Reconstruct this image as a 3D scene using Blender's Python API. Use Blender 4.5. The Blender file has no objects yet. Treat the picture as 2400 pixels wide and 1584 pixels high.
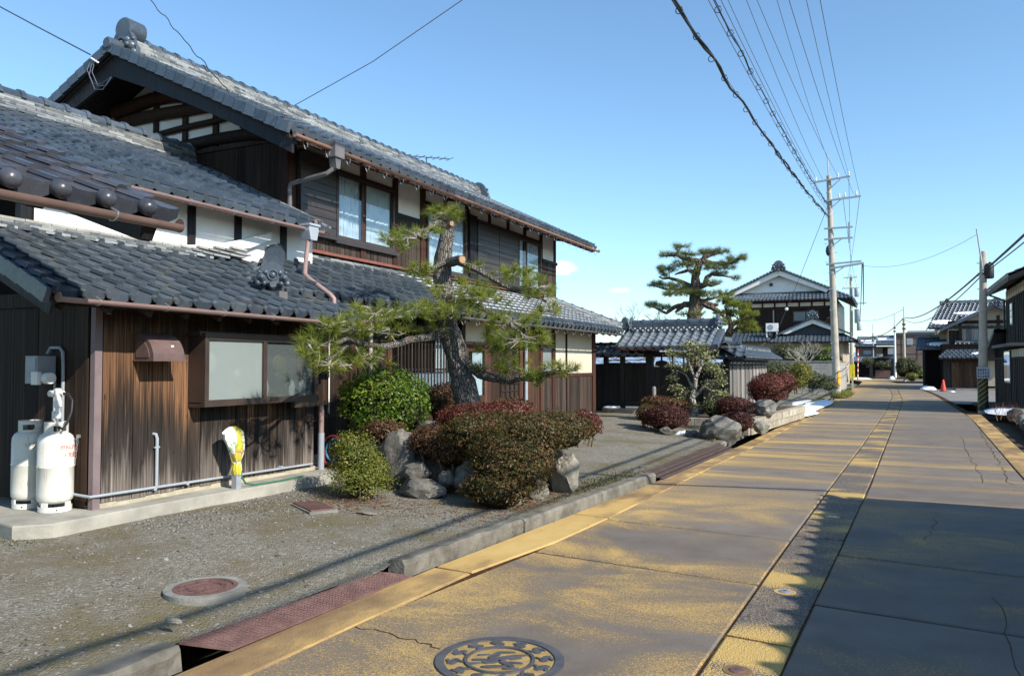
import bpy, bmesh, math, random
import numpy as np
from mathutils import Vector, Matrix, noise as mnoise

random.seed(7); np.random.seed(7)
R = math.radians
scene = bpy.context.scene
col = scene.collection

# ------------------------------------------------------------------ camera
CAM_YAW, CAM_PITCH, CAM_H = R(25.92), R(1.94), 1.6
cd = bpy.data.cameras.new('camera'); cam = bpy.data.objects.new('camera', cd); col.objects.link(cam)
cd.sensor_width = 36.0; cd.lens = 36.0 * 1830 / 2400; cd.clip_start = 0.05; cd.clip_end = 9000
cam.location = (0, 0, CAM_H); cam.rotation_euler = (math.pi / 2 + CAM_PITCH, 0, CAM_YAW)
scene.camera = cam

# ------------------------------------------------------------------ world and sun
LIGHT = Vector((-0.796, 0.215, -0.565)).normalized()
SUN_EL = math.asin(-LIGHT.z); SUN_AZ = math.atan2(-LIGHT.x, -LIGHT.y)
w = bpy.data.worlds.new('World'); scene.world = w; w.use_nodes = True
wn = w.node_tree; wn.nodes.clear()
sky = wn.nodes.new('ShaderNodeTexSky'); sky.sky_type = 'NISHITA'; sky.sun_disc = False
sky.sun_elevation = SUN_EL; sky.sun_rotation = SUN_AZ; sky.altitude = 100
sky.air_density = 1.0; sky.dust_density = 0.45; sky.ozone_density = 2.2
bg = wn.nodes.new('ShaderNodeBackground'); bg.inputs['Strength'].default_value = 0.15
wo = wn.nodes.new('ShaderNodeOutputWorld')
# two faint wisps of cloud low over the roofs
tc = wn.nodes.new('ShaderNodeTexCoord')
def cloud(prev, d, ax, ay, dens, seed):
    d = Vector(d).normalized(); u = d.cross(Vector((0, 0, 1))).normalized(); v = u.cross(d)
    def dot(vec):
        n = wn.nodes.new('ShaderNodeVectorMath'); n.operation = 'DOT_PRODUCT'
        wn.links.new(tc.outputs['Generated'], n.inputs[0]); n.inputs[1].default_value = vec; return n.outputs['Value']
    def m(op, a, b=0.0):
        n = wn.nodes.new('ShaderNodeMath'); n.operation = op
        for i, x in enumerate((a, b)):
            if hasattr(x, 'is_linked'): wn.links.new(x, n.inputs[i])
            else: n.inputs[i].default_value = x
        return n.outputs[0]
    nz = wn.nodes.new('ShaderNodeTexNoise'); nz.inputs['Scale'].default_value = 34; nz.inputs['Detail'].default_value = 6
    wn.links.new(tc.outputs['Generated'], nz.inputs['Vector'])
    e = m('ADD', m('POWER', m('DIVIDE', dot(u), ax), 2.0), m('POWER', m('DIVIDE', dot(v), ay), 2.0))
    front = m('GREATER_THAN', dot(d), 0.0)
    f = m('SUBTRACT', m('ADD', 1.0, m('MULTIPLY', m('SUBTRACT', nz.outputs[0], 0.5), 3.2)), e)
    f = m('MULTIPLY', m('MINIMUM', m('MAXIMUM', f, 0.0), 1.0), front); f = m('MULTIPLY', f, dens)
    mx = wn.nodes.new('ShaderNodeMixRGB'); wn.links.new(f, mx.inputs[0]); wn.links.new(prev, mx.inputs[1])
    mx.inputs[2].default_value = (8.6, 8.8, 9.2, 1); return mx.outputs[0]
wb = wn.nodes.new('ShaderNodeMixRGB'); wb.blend_type = 'MULTIPLY'; wb.inputs[0].default_value = 1.0; wb.inputs[2].default_value = (.86, 1.02, 1.06, 1)   # white balance of the camera, whole dome alike
wn.links.new(sky.outputs[0], wb.inputs[1])
c_out = cloud(wb.outputs[0], (-0.374, 0.919, 0.123), 0.021, 0.0105, 0.55, 1)
c_out = cloud(c_out, (-0.31, 0.946, 0.094), 0.016, 0.006, 0.3, 2)
wn.links.new(c_out, bg.inputs['Color']); wn.links.new(bg.outputs[0], wo.inputs[0])

sl = bpy.data.lights.new('sun', 'SUN'); sl.energy = 4.6; sl.angle = R(0.5); sl.color = (1.0, 0.93, 0.82)
so = bpy.data.objects.new('sun', sl); col.objects.link(so)
so.rotation_euler = LIGHT.to_track_quat('-Z', 'Y').to_euler(); so.location = (20, -5, 15)
scene.view_settings.view_transform = 'Standard'; scene.view_settings.look = 'None'
scene.view_settings.exposure = 0.54; scene.view_settings.gamma = 1.0
scene.view_settings.use_curve_mapping = False
scene.render.engine = 'CYCLES'
scene.cycles.max_bounces = 6; scene.cycles.diffuse_bounces = 2; scene.cycles.transparent_max_bounces = 12

# ------------------------------------------------------------------ material helper
class NT:
    def __init__(s, name, rough=0.7, spec=0.3):
        s.m = bpy.data.materials.new(name); s.m.use_nodes = True; s.t = s.m.node_tree
        s.b = s.t.nodes['Principled BSDF']; s.set(Roughness=rough); s.b.inputs['Specular IOR Level'].default_value = spec
        s.out = s.t.nodes['Material Output']; s._pos = None
    def put(s, sock, v):
        if isinstance(v, bpy.types.NodeSocket): s.t.links.new(v, sock)
        elif isinstance(v, (tuple, list)) and len(v) == 3 and sock.type == 'RGBA': sock.default_value = (*v, 1)
        else: sock.default_value = v
    def set(s, **k):
        for a, v in k.items(): s.put(s.b.inputs[a.replace('_', ' ')], v)
        return s
    def n(s, ty, **at):
        x = s.t.nodes.new('ShaderNode' + ty)
        for a, v in at.items(): setattr(x, a, v)
        return x
    def pos(s):
        if s._pos is None: s._pos = s.n('NewGeometry')
        return s._pos.outputs['Position']
    def island(s):
        s.pos(); oi = s.n('ObjectInfo')
        return s.math('FRACT', s.math('ADD', s._pos.outputs['Random Per Island'], oi.outputs['Random']))
    def orand(s): return s.n('ObjectInfo').outputs['Random']
    def math(s, op, a, b=0.0, c=0.0, clamp=False):
        x = s.n('Math', operation=op, use_clamp=clamp)
        for i, v in enumerate((a, b, c)): s.put(x.inputs[i], v)
        return x.outputs[0]
    def vmul(s, v, k):
        x = s.n('VectorMath', operation='MULTIPLY'); s.put(x.inputs[0], v); s.put(x.inputs[1], k); return x.outputs[0]
    def vadd(s, v, k):
        x = s.n('VectorMath', operation='ADD'); s.put(x.inputs[0], v); s.put(x.inputs[1], k); return x.outputs[0]
    def xyz(s, v=None):
        x = s.n('SeparateXYZ'); s.put(x.inputs[0], v or s.pos()); return x.outputs
    def noise(s, scale, detail=3, rough=0.55, vec=None, dist=0.0):
        x = s.n('TexNoise'); s.put(x.inputs['Vector'], vec if vec is not None else s.pos())
        s.put(x.inputs['Scale'], scale); s.put(x.inputs['Detail'], detail); s.put(x.inputs['Roughness'], rough); s.put(x.inputs['Distortion'], dist)
        return x.outputs['Fac']
    def voro(s, scale, vec=None, feature='F1', out='Distance', rnd=1.0):
        x = s.n('TexVoronoi', feature=feature); s.put(x.inputs['Vector'], vec if vec is not None else s.pos())
        s.put(x.inputs['Scale'], scale); s.put(x.inputs['Randomness'], rnd); return x.outputs[out]
    def ramp(s, f, *st):
        x = s.n('ValToRGB'); e = x.color_ramp.elements
        while len(e) < len(st): e.new(0.5)
        for el, (p, c) in zip(e, st):
            el.position = p; el.color = (*c, 1) if isinstance(c, (tuple, list)) else (c, c, c, 1)
        s.put(x.inputs[0], f); return x.outputs[0]
    def step(s, f, a, b, lo=0.0, hi=1.0):
        x = s.n('MapRange', interpolation_type='SMOOTHSTEP')
        for i, v in enumerate((f, a, b, lo, hi)): s.put(x.inputs[i], v)
        return x.outputs[0]
    def mix(s, f, a, b, mode='MIX'):
        x = s.n('MixRGB', blend_type=mode)
        for i, v in enumerate((f, a, b)): s.put(x.inputs[i], v)
        return x.outputs[0]
    def bump(s, h, strength=0.5, dist=0.01):
        x = s.n('Bump'); s.put(x.inputs['Height'], h); x.inputs['Strength'].default_value = strength; x.inputs['Distance'].default_value = dist
        s.set(Normal=x.outputs[0]); return s

def vary(name, c, amt=0.25, scale=6.0, rough=0.7, spec=0.3, bump=0.0, bscale=60.0, isl=0.0, metal=0.0):
    """a plain coloured material with soft uneven wear"""
    t = NT(name, rough, spec)
    f = t.noise(scale, 5, 0.6)
    lo = tuple(x * (1 - amt) for x in c); hi = tuple(min(1, x * (1 + amt)) for x in c)
    k = t.ramp(f, (0.3, lo), (0.7, hi))
    if isl: k = t.mix(1.0, k, t.ramp(t.island(), (0, (1 - isl,) * 3), (1, (1 + isl,) * 3)), 'MULTIPLY')
    t.set(Base_Color=k, Metallic=metal, Roughness=t.math('ADD', t.math('MULTIPLY', f, 0.3), rough - 0.15))
    if bump: t.bump(t.noise(bscale, 4, 0.6), bump, 0.01)
    return t.m

def m_tile(name, dark, light, lich, lam, rough=0.42):
    t = NT(name, rough, 0.5)
    k = t.ramp(t.island(), (0, dark), (0.6, tuple((a + b) / 2 for a, b in zip(dark, light))), (1, light))
    k = t.mix(t.step(t.noise(9, 5, .65), .48, .75, 0, .35), k, tuple(x * 1.6 for x in light))
    k = t.mix(t.step(t.noise(2.3, 6, .7), .52, .68, 0, lam), k, lich)
    t.set(Base_Color=k, Roughness=t.math('ADD', t.math('MULTIPLY', t.noise(25, 3), .35), rough - .17))
    t.bump(t.noise(70, 3), .25, .004); return t.m

def m_plank(name, cols, zed=None, grain=1.0, rough=.75):
    """upright boards; cols = dark, mid, light; zed = list of (z, colour) for boards weathered and shade-painted by height"""
    t = NT(name, rough, .25)
    off = t.math('MULTIPLY', t.island(), 37.0)
    cx = t.n('CombineXYZ'); t.put(cx.inputs[0], off); t.put(cx.inputs[1], off); t.put(cx.inputs[2], t.math('MULTIPLY', off, .6))
    p = t.vadd(t.pos(), cx.outputs[0])
    g = t.noise(1.0, 5, .62, t.vmul(p, (55, 55, 1.1)), .4)
    g2 = t.noise(1.0, 3, .5, t.vmul(p, (18, 18, .8)), 1.2)
    k = t.ramp(g, (.28, cols[0]), (.5, cols[1]), (.72, cols[2]))
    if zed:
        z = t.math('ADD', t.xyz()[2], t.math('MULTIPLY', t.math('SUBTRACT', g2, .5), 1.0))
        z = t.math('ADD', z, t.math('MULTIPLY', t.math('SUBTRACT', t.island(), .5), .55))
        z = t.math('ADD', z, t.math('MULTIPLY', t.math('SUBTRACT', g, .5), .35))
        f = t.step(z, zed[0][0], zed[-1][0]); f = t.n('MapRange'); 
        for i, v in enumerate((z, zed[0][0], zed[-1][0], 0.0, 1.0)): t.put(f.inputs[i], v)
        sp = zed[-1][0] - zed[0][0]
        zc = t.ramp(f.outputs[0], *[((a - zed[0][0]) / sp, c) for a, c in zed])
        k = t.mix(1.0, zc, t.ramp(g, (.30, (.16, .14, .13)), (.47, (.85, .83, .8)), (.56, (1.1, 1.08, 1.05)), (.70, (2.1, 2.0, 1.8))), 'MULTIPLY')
    k = t.mix(1.0, k, t.ramp(t.island(), (0, (.58, .57, .56)), (1, (1.42, 1.38, 1.32))), 'MULTIPLY')
    kn = t.voro(1.0, t.vmul(p, (9, 9, 3.2)))
    k = t.mix(t.step(kn, .06, .13, .85, 0), k, (.02, .014, .01))
    t.set(Base_Color=k); t.bump(g, .6 * grain, .006); return t.m

M = {}
M['tile'] = m_tile('roof tile silver grey', (.047, .062, .080), (.088, .112, .142), (.16, .165, .16), .15, .30)
M['tile_low'] = m_tile('roof tile weathered', (.042, .056, .070), (.082, .103, .126), (.16, .155, .13), .4, .32)
M['tile_silver'] = m_tile('roof tile bright silver', (.10, .12, .14), (.20, .225, .25), (.2, .2, .19), .2, .32)
M['tile_brown'] = m_tile('roof tile purplish', (.032, .035, .044), (.075, .077, .09), (.12, .11, .11), .12, .30)
M['noshi'] = m_tile('ridge tile mottled', (.06, .068, .075), (.32, .33, .33), (.26, .25, .2), .6)
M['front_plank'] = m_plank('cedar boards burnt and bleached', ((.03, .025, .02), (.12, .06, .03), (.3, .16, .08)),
    [(.1, (.25, .225, .21)), (.40, (.17, .15, .142)), (.64, (.038, .032, .030)), (1.0, (.026, .021, .019)), (1.2, (.055, .034, .023)), (1.4, (.135, .073, .041)), (1.75, (.165, .088, .048)), (1.95, (.05, .03, .02)), (2.1, (.035, .022, .015))])  # topmost dark stops paint the eave's shade; lower ones are burning and bleaching
M['dark_plank'] = m_plank('dark cedar boards', ((.010, .0065, .0045), (.028, .0165, .011), (.06, .037, .026)))
M['mid_plank'] = m_plank('brown cedar boards', ((.018, .012, .0095), (.047, .034, .028), (.105, .082, .07)))
M['warm_plank'] = m_plank('warm brown boards', ((.022, .012, .008), (.066, .035, .021), (.14, .08, .05)))
M['grey_plank'] = m_plank('grey weathered boards', ((.10, .095, .095), (.22, .21, .205), (.36, .35, .34)))
M['black_plank'] = m_plank('blackened boards', ((.010, .009, .009), (.022, .019, .018), (.045, .038, .034)))
M['beam'] = m_plank('dark beam', ((.012, .008, .006), (.03, .018, .013), (.065, .04, .03)))
M['black_beam'] = m_plank('blackened beam', ((.008, .008, .01), (.016, .016, .02), (.035, .033, .036)), rough=.55)
M['red_beam'] = m_plank('red brown timber', ((.026, .011, .008), (.055, .024, .018), (.10, .046, .034)))
M['plaster'] = vary('white plaster', (.81, .79, .76), .06, 3, .85, .15, .15, 90)
M['cream'] = vary('cream plaster', (.60, .54, .42), .06, 2.5, .85, .15, .15, 90)
M['pink'] = vary('faded pink gutter', (.29, .195, .18), .12, 5, .4, .4)
M['copper'] = vary('copper brown gutter', (.34, .18, .125), .15, 5, .35, .5)
M['brown_gutter'] = vary('brown gutter', (.16, .105, .09), .12, 5, .3, .6)
M['grey_gutter'] = vary('grey gutter', (.14, .13, .13), .12, 5, .4, .4)
M['pvc'] = vary('grey pvc', (.30, .33, .37), .1, 8, .4, .4)
M['pvc_pale'] = vary('pale grey plastic', (.32, .36, .40), .1, 8, .4, .4)
M['sheet_brown'] = vary('dark brown sheet metal', (.042, .034, .034), .15, 3, .42, .45)
M['trim'] = vary('faded purplish strip', (.19, .145, .15), .15, 5, .6, .3)
M['alu_brown'] = vary('bronze window frame', (.05, .034, .029), .12, 6, .38, .5)
M['flash_red'] = vary('rust red flashing', (.20, .075, .055), .2, 5, .55, .3)
M['dark'] = vary('dark interior', (.012, .011, .010), .2, 3, .9, .05)
M['iron'] = vary('cast iron', (.10, .10, .108), .25, 12, .5, .5, .3, 120, metal=.25)
M['grate'] = vary('dark rusty grating', (.075, .05, .042), .3, 9, .75, .3, .4, 90)
M['sand'] = vary('ochre silt', (.36, .25, .105), .25, 9, .95, .05, .6, 90)
M['rust'] = vary('rusty steel', (.15, .085, .075), .3, 9, .7, .3, .4, 90)
M['hood_m'] = vary('dull brown hood', (.13, .085, .08), .2, 7, .5, .4)
M['steel'] = vary('galvanised steel', (.42, .43, .44), .15, 10, .4, .6, metal=.7)
def m_enamel():
    t = NT('scuffed white enamel', .4, .4); k = t.ramp(t.noise(4, 5, .65), (.3, (.62, .61, .55)), (.65, (.74, .74, .69)))
    k = t.mix(t.step(t.noise(16, 5, .75), .62, .70, 0, .8), k, (.30, .17, .09)); k = t.mix(t.step(t.noise(1., 4, .6, t.vmul(t.pos(), (22, 22, 2.5))), .56, .74, 0, .45), k, (.40, .36, .28))
    t.set(Base_Color=k); return t.m
M['white_paint'] = m_enamel()
M['white'] = vary('white plastic', (.78, .78, .76), .05, 5, .4, .4)
M['black'] = vary('black rubber', (.02, .021, .024), .2, 8, .5, .4)
M['wire'] = vary('dark cable', (.035, .045, .075), .2, 3, .5, .4)
M['wire_thin'] = vary('grey line wire', (.10, .12, .17), .2, 3, .5, .4)
M['concrete'] = vary('concrete', (.24, .235, .21), .3, 4, .88, .15, .6, 45)
M['apron'] = vary('apron concrete', (.33, .32, .28), .28, 2.6, .9, .15, .5, 30)
M['mortar'] = vary('footing mortar', (.42, .38, .29), .25, 7, .9, .1, .8, 60)
M['pole'] = vary('pole concrete', (.42, .38, .31), .16, 3, .85, .15, .3, 30)
M['stone_block'] = vary('granite blocks', (.34, .30, .235), .3, 5, .85, .2, .7, 40, isl=.2)
M['kerb'] = vary('kerb concrete', (.15, .14, .118), .45, 5, .9, .15, .9, 40, isl=.12)
M['block'] = vary('concrete block wall', (.33, .32, .30), .12, 4, .9, .1, .4, 60, isl=.1)
M['snow'] = vary('old snow', (.86, .88, .92), .04, 3, .6, .3, .5, 14)
M['red_plastic'] = vary('red plastic', (.72, .045, .025), .12, 6, .45, .4)
M['yellow'] = vary('yellow paint', (.75, .62, .03), .08, 6, .5, .4)
M['guard_yellow'] = vary('shaded guard yellow', (.26, .19, .04), .2, 8, .6, .3)  # yellow darkened to paint shade onto the guard stripes
M['orange_yellow'] = vary('pole band yellow', (.70, .38, .03), .1, 6, .5, .4)
M['green_hose'] = vary('green hose', (.03, .15, .08), .15, 20, .4, .5)
M['blue'] = vary('blue hose', (.03, .12, .22), .15, 20, .4, .5)
M['red_dark'] = vary('dark red plastic', (.16, .02, .022), .15, 12, .4, .5)
M['wood_cut'] = vary('cut wood', (.40, .24, .13), .2, 30, .7, .2)
M['brick_far'] = vary('brown cladding', (.17, .125, .105), .15, 4, .8, .2, .4, 12)
M['wall_beige'] = vary('beige wall', (.42, .36, .28), .1, 3, .85, .15)
M['slate'] = vary('dark flat roof', (.05, .052, .058), .2, 3, .6, .3)
M['hill'] = vary('far hill', (.26, .34, .46), .08, .01, 1, 0)  # distance haze is put into this pale blue
M['soil'] = vary('dark soil', (.085, .065, .045), .45, 14, .95, .05, 1.0, 40)

def m_rock(name, a, b, c):
    t = NT(name, .85, .2)
    f = t.noise(3.2, 7, .68); k = t.ramp(f, (.3, a), (.52, b), (.74, c))
    k = t.mix(t.step(t.noise(14, 4, .7), .55, .72, 0, .55), k, tuple(min(1, x * 1.5) for x in c))
    k = t.mix(t.step(t.noise(5, 4, .6), .6, .7, 0, .5), k, (.12, .12, .06))
    k = t.mix(1., k, t.ramp(t.orand(), (0, (.8,) * 3), (1, (1.25,) * 3)), 'MULTIPLY')
    t.set(Base_Color=k); t.bump(t.noise(22, 7, .7), 1.0, .02); return t.m
M['rock'] = m_rock('garden rock', (.065, .06, .05), (.15, .142, .125), (.27, .26, .235))
M['rock_pale'] = m_rock('pale rock', (.12, .11, .085), (.22, .21, .175), (.33, .315, .28))
M['pebble'] = vary('pebbles', (.17, .163, .15), .15, 5, .9, .1, isl=.6)

def m_leaf(name, stops, rough=.5, trans=.25):
    t = NT(name, rough, .3)
    pt = t.math('MULTIPLY', t.math('SUBTRACT', t.noise(4.5, 3, .6), .5), 1.3)
    k = t.ramp(t.math('ADD', t.math('ADD', t.math('MULTIPLY', t.island(), .75), .125), pt, clamp=True), *stops); t.set(Base_Color=k)
    tr = t.n('BsdfTranslucent'); t.put(tr.inputs[0], k); mx = t.n('MixShader'); mx.inputs[0].default_value = trans
    t.t.links.new(t.b.outputs[0], mx.inputs[1]); t.t.links.new(tr.outputs[0], mx.inputs[2]); t.t.links.new(mx.outputs[0], t.out.inputs[0])
    return t.m
M['needle'] = m_leaf('pine needles', ((0, (.075, .125, .02)), (.4, (.18, .235, .035)), (.75, (.31, .34, .055)), (1, (.46, .38, .06))), .5, .45)
M['needle_far'] = m_leaf('pine needles far', ((0, (.08, .13, .045)), (.5, (.19, .235, .075)), (1, (.34, .33, .10))), .5, .45)
M['leaf_green'] = m_leaf('glossy green leaf', ((0, (.03, .06, .008)), (.5, (.075, .14, .014)), (.85, (.15, .21, .022)), (1, (.26, .27, .04))), .38)
M['leaf_yellow'] = m_leaf('yellow green leaf', ((0, (.06, .09, .012)), (.5, (.14, .165, .025)), (1, (.27, .25, .05))), .45)
M['leaf_azalea'] = m_leaf('azalea winter leaf', ((0, (.022, .03, .008)), (.34, (.066, .07, .014)), (.56, (.10, .07, .02)), (.8, (.115, .044, .02)), (1, (.20, .13, .06))), .5)
M['leaf_red'] = m_leaf('azalea red leaf', ((0, (.06, .02, .014)), (.5, (.13, .032, .024)), (.85, (.19, .055, .038)), (1, (.22, .10, .07))), .5)
M['leaf_brown'] = m_leaf('azalea brown leaf', ((0, (.05, .028, .014)), (.5, (.11, .055, .025)), (1, (.19, .10, .05))), .5)
M['leaf_maroon'] = m_leaf('azalea maroon leaf', ((0, (.035, .014, .012)), (.55, (.075, .022, .018)), (1, (.14, .045, .032))), .5)
M['leaf_camellia'] = m_leaf('camellia leaf', ((0, (.08, .11, .03)), (.5, (.25, .26, .11)), (1, (.45, .42, .23))), .4)
M['leaf_hedge'] = m_leaf('hedge leaf', ((0, (.06, .08, .015)), (.5, (.15, .155, .03)), (1, (.34, .27, .05))), .45)
M['leaf_olive'] = m_leaf('dull olive leaf', ((0, (.04, .05, .02)), (.5, (.085, .095, .04)), (1, (.15, .15, .07))), .5)
M['leaf_grass'] = m_leaf('grass blade', ((0, (.10, .13, .02)), (.5, (.22, .23, .05)), (1, (.34, .30, .08))), .5)
M['leaf_dead'] = m_leaf('fallen leaf', ((0, (.14, .045, .02)), (.5, (.26, .10, .045)), (1, (.32, .17, .08))), .7)
M['twig'] = vary('twig', (.14, .115, .085), .3, 25, .85, .1, .5, 60)
M['twig_pale'] = vary('pale twig', (.36, .33, .27), .25, 18, .85, .1, .5, 60)
M['core'] = vary('dark crown core', (.022, .020, .012), .4, 18, .95, .02)  # near-black, paints the shade deep inside a crown
def m_bark(name, a, b, c, sc=(16, 16, 6)):
    t = NT(name, .9, .15); p = t.vmul(t.pos(), sc)
    d = t.voro(1., t.vadd(p, (0, 0, 0)), 'DISTANCE_TO_EDGE'); n = t.noise(1., 6, .65, t.vmul(t.pos(), tuple(3 * x for x in sc)))
    k = t.ramp(n, (.3, a), (.5, b), (.72, c)); k = t.mix(t.step(d, .0, .10, .7, 0), k, tuple(x * .4 for x in a))
    k = t.mix(t.step(t.noise(2.2, 4), .55, .68, 0, .35), k, (.22, .13, .085))
    t.set(Base_Color=k); h = t.math('ADD', t.math('MULTIPLY', t.step(d, 0, .18), 1.0), t.math('MULTIPLY', n, .5)); t.bump(h, 1., .025); return t.m
M['bark'] = m_bark('pine bark', (.09, .078, .07), (.20, .18, .16), (.36, .34, .31), (27, 27, 9))
M['bark_far'] = m_bark('red pine bark', (.07, .05, .04), (.15, .11, .085), (.26, .21, .17), (9, 9, 4))
M['bark_pale'] = m_bark('smooth pale bark', (.24, .22, .18), (.38, .35, .29), (.50, .47, .41), (7, 7, 5))

# ground materials
def m_road():
    t = NT('stained concrete road', .82, .25); P = t.pos(); X, Y, Z = t.xyz()
    xr = t.math('SUBTRACT', X, t.math('MULTIPLY', Y, .024))
    fine = t.noise(100, 3, .8); grit = t.noise(38, 4, .75); big = t.noise(1., 7, .62, t.vmul(P, (.75, 1.0, 1)), .6)
    strk = t.noise(1., 4, .55, t.vmul(t.vadd(P, (7, 3, 0)), (.13, 1.25, 1)), .5)
    wy = t.step(Y, 7.5, 11); st = t.math('ADD', t.mix(wy, big, strk), t.math('MULTIPLY', t.math('SUBTRACT', t.orand(), .5), .07))
    st = t.math('ADD', st, t.step(xr, -3.4, -2.2, .07, -.035)); st = t.math('ADD', st, t.step(Y, 9, 13, 0, .035)); st = t.math('ADD', st, t.step(xr, -.6, .2, -.035, -.095)); st = t.math('ADD', st, t.step(Y, 7, 12, 0, .02))
    # iron water collects along the cross joints of the left lane and the old sprinkler fan at the near patch
    for yc, wd, amp in ((4.95, .65, .13), (6.35, .22, .12), (7.45, .35, .07), (8.9, .5, .10), (11.4, .5, .06)):
        yy = t.math('SUBTRACT', t.math('ADD', Y, t.math('MULTIPLY', X, .11)), yc - .22)
        gss = t.math('MULTIPLY', t.math('EXPONENT', t.math('MULTIPLY', t.math('POWER', t.math('ABSOLUTE', t.math('DIVIDE', yy, wd)), 2.), -1.)), amp)
        fl = t.step(xr, -1.9, -.9, 1, .35); st = t.math('ADD', st, t.math('MULTIPLY', gss, fl))
    f = t.math('ADD', st, t.math('MULTIPLY', t.math('SUBTRACT', fine, .5), 1.0))
    f = t.math('ADD', f, t.math('MULTIPLY', t.math('SUBTRACT', grit, .5), .5))
    k = t.ramp(t.noise(2.4, 5, .6), (.3, (.150, .126, .104)), (.7, (.208, .178, .146)))
    k = t.mix(t.step(st, .40, .56, 0, .85), k, (.215, .165, .105))
    k = t.mix(t.step(f, .555, .635, 0, .93), k, (.57, .375, .125))
    k = t.mix(t.step(t.noise(260, 2, .8), .6, .72, 0, .65), k, (.06, .05, .05)); k = t.mix(t.step(t.noise(130, 2, .8), .60, .72, 0, .5), k, (.40, .36, .32)); k = t.mix(1.0, k, t.ramp(t.math('FRACT', t.math('MULTIPLY', t.orand(), 7.31)), (0, (.86, .86, .88)), (1, (1.10, 1.09, 1.07))), 'MULTIPLY')
    t.set(Base_Color=k, Roughness=t.math('ADD', .68, t.math('MULTIPLY', grit, .3)))
    t.bump(t.math('ADD', fine, grit), .55, .004); return t.m
def m_strip():
    t = NT('exposed aggregate strip', .85, .25); P = t.pos(); Y = t.xyz()[1]
    c = t.voro(95, out='Color'); k = t.ramp(t.n('RGBToBW').outputs[0], (0, 0.0), (1, 1.0))
    bw = t.n('RGBToBW'); t.put(bw.inputs[0], c)
    k = t.ramp(bw.outputs[0], (.1, (.055, .05, .052)), (.45, (.125, .105, .092)), (.7, (.18, .15, .12)), (.95, (.27, .23, .18)))
    st = t.math('ADD', t.noise(1., 3, .5, t.vmul(P, (.8, 1.5, 1))), t.math('MULTIPLY', t.math('SUBTRACT', t.noise(85, 2, .7), .5), .8))
    st = t.math('ADD', st, t.step(Y, 8.5, 4.0, .0, .07))
    k = t.mix(t.step(st, .52, .60, 0, .9), k, (.55, .37, .12)); t.set(Base_Color=k)
    t.bump(t.voro(95), .8, .006); return t.m
def m_edge():
    t = NT('rusty edge strip', .85, .2); P = t.pos(); X, Y, Z = t.xyz()
    n = t.noise(1., 4, .6, t.vmul(P, (2.2, 1.1, 1))); f = t.noise(75, 3, .75)
    st = t.math('ADD', n, t.math('MULTIPLY', t.math('SUBTRACT', f, .5), .3))
    st = t.math('ADD', st, t.math('SUBTRACT', t.step(Y, 4.4, 5.4, 0, .2), t.step(Y, 7.6, 9.2, 0, .16)))
    k = t.ramp(st, (.38, (.19, .12, .065)), (.53, (.30, .20, .095)), (.66, (.50, .33, .12)), (.85, (.58, .40, .15)))
    k = t.mix(t.step(f, .62, .7, 0, .8), k, (.10, .055, .035))
    t.set(Base_Color=k); t.bump(t.noise(70, 4, .7), .9, .006); return t.m
def m_joint():
    return vary('rusty joint dirt', (.075, .042, .022), .5, 12, .95, .05, 1., 60)
def m_yard():
    t = NT('gravel yard', .93, .15); P = t.pos(); X, Y, Z = t.xyz()
    v = t.voro(70, out='Color'); bw = t.n('RGBToBW'); t.put(bw.inputs[0], v)
    k = t.ramp(bw.outputs[0], (.1, (.13, .122, .098)), (.45, (.205, .19, .152)), (.75, (.275, .258, .212)), (.97, (.40, .37, .31)))
    dirt = t.noise(1.1, 6, .7); k = t.mix(t.step(dirt, .42, .60, 0, .85), k, (.175, .15, .105))
    v2 = t.voro(26, out='Color'); b2 = t.n('RGBToBW'); t.put(b2.inputs[0], v2)
    k = t.mix(t.math('MULTIPLY', t.step(b2.outputs[0], .72, .8), t.step(t.voro(26), .42, .3, 0, .8)), k, (.36, .34, .31))
    moss = t.math('MULTIPLY', t.step(t.noise(1.1, 5, .7), .53, .64), t.step(t.noise(30, 3, .7), .4, .6))
    k = t.mix(t.math('MULTIPLY', moss, .7), k, (.15, .13, .035))
    edge = t.math('MULTIPLY', t.step(t.math('SUBTRACT', X, t.math('MULTIPLY', Y, .03)), -4.0, -3.55), t.step(t.noise(7, 5, .7), .42, .58))
    k = t.mix(t.math('MULTIPLY', edge, t.step(Y, 5.5, 8, .15, .7)), k, (.14, .105, .045))
    t.set(Base_Color=k); h = t.math('ADD', t.math('MULTIPLY', t.voro(70), -1.), t.noise(25, 5, .7)); t.bump(h, .9, .012); return t.m
def m_land():
    t = NT('field ground', .95, .1); f = t.noise(.35, 6, .65)
    t.set(Base_Color=t.ramp(f, (.3, (.11, .095, .065)), (.55, (.16, .14, .09)), (.75, (.22, .20, .13)))); t.bump(t.noise(12, 6, .7), .8, .03); return t.m
def m_asphalt():
    t = NT('worn asphalt', .9, .2); f = t.noise(.8, 5, .6)
    t.set(Base_Color=t.ramp(f, (.3, (.16, .15, .14)), (.7, (.25, .235, .21)))); t.bump(t.noise(90, 3, .7), .5, .006); return t.m
M['road'] = m_road(); M['strip'] = m_strip(); M['edge'] = m_edge(); M['joint'] = m_joint(); M['yard'] = m_yard(); M['land'] = m_land(); M['asphalt'] = m_asphalt()

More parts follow.
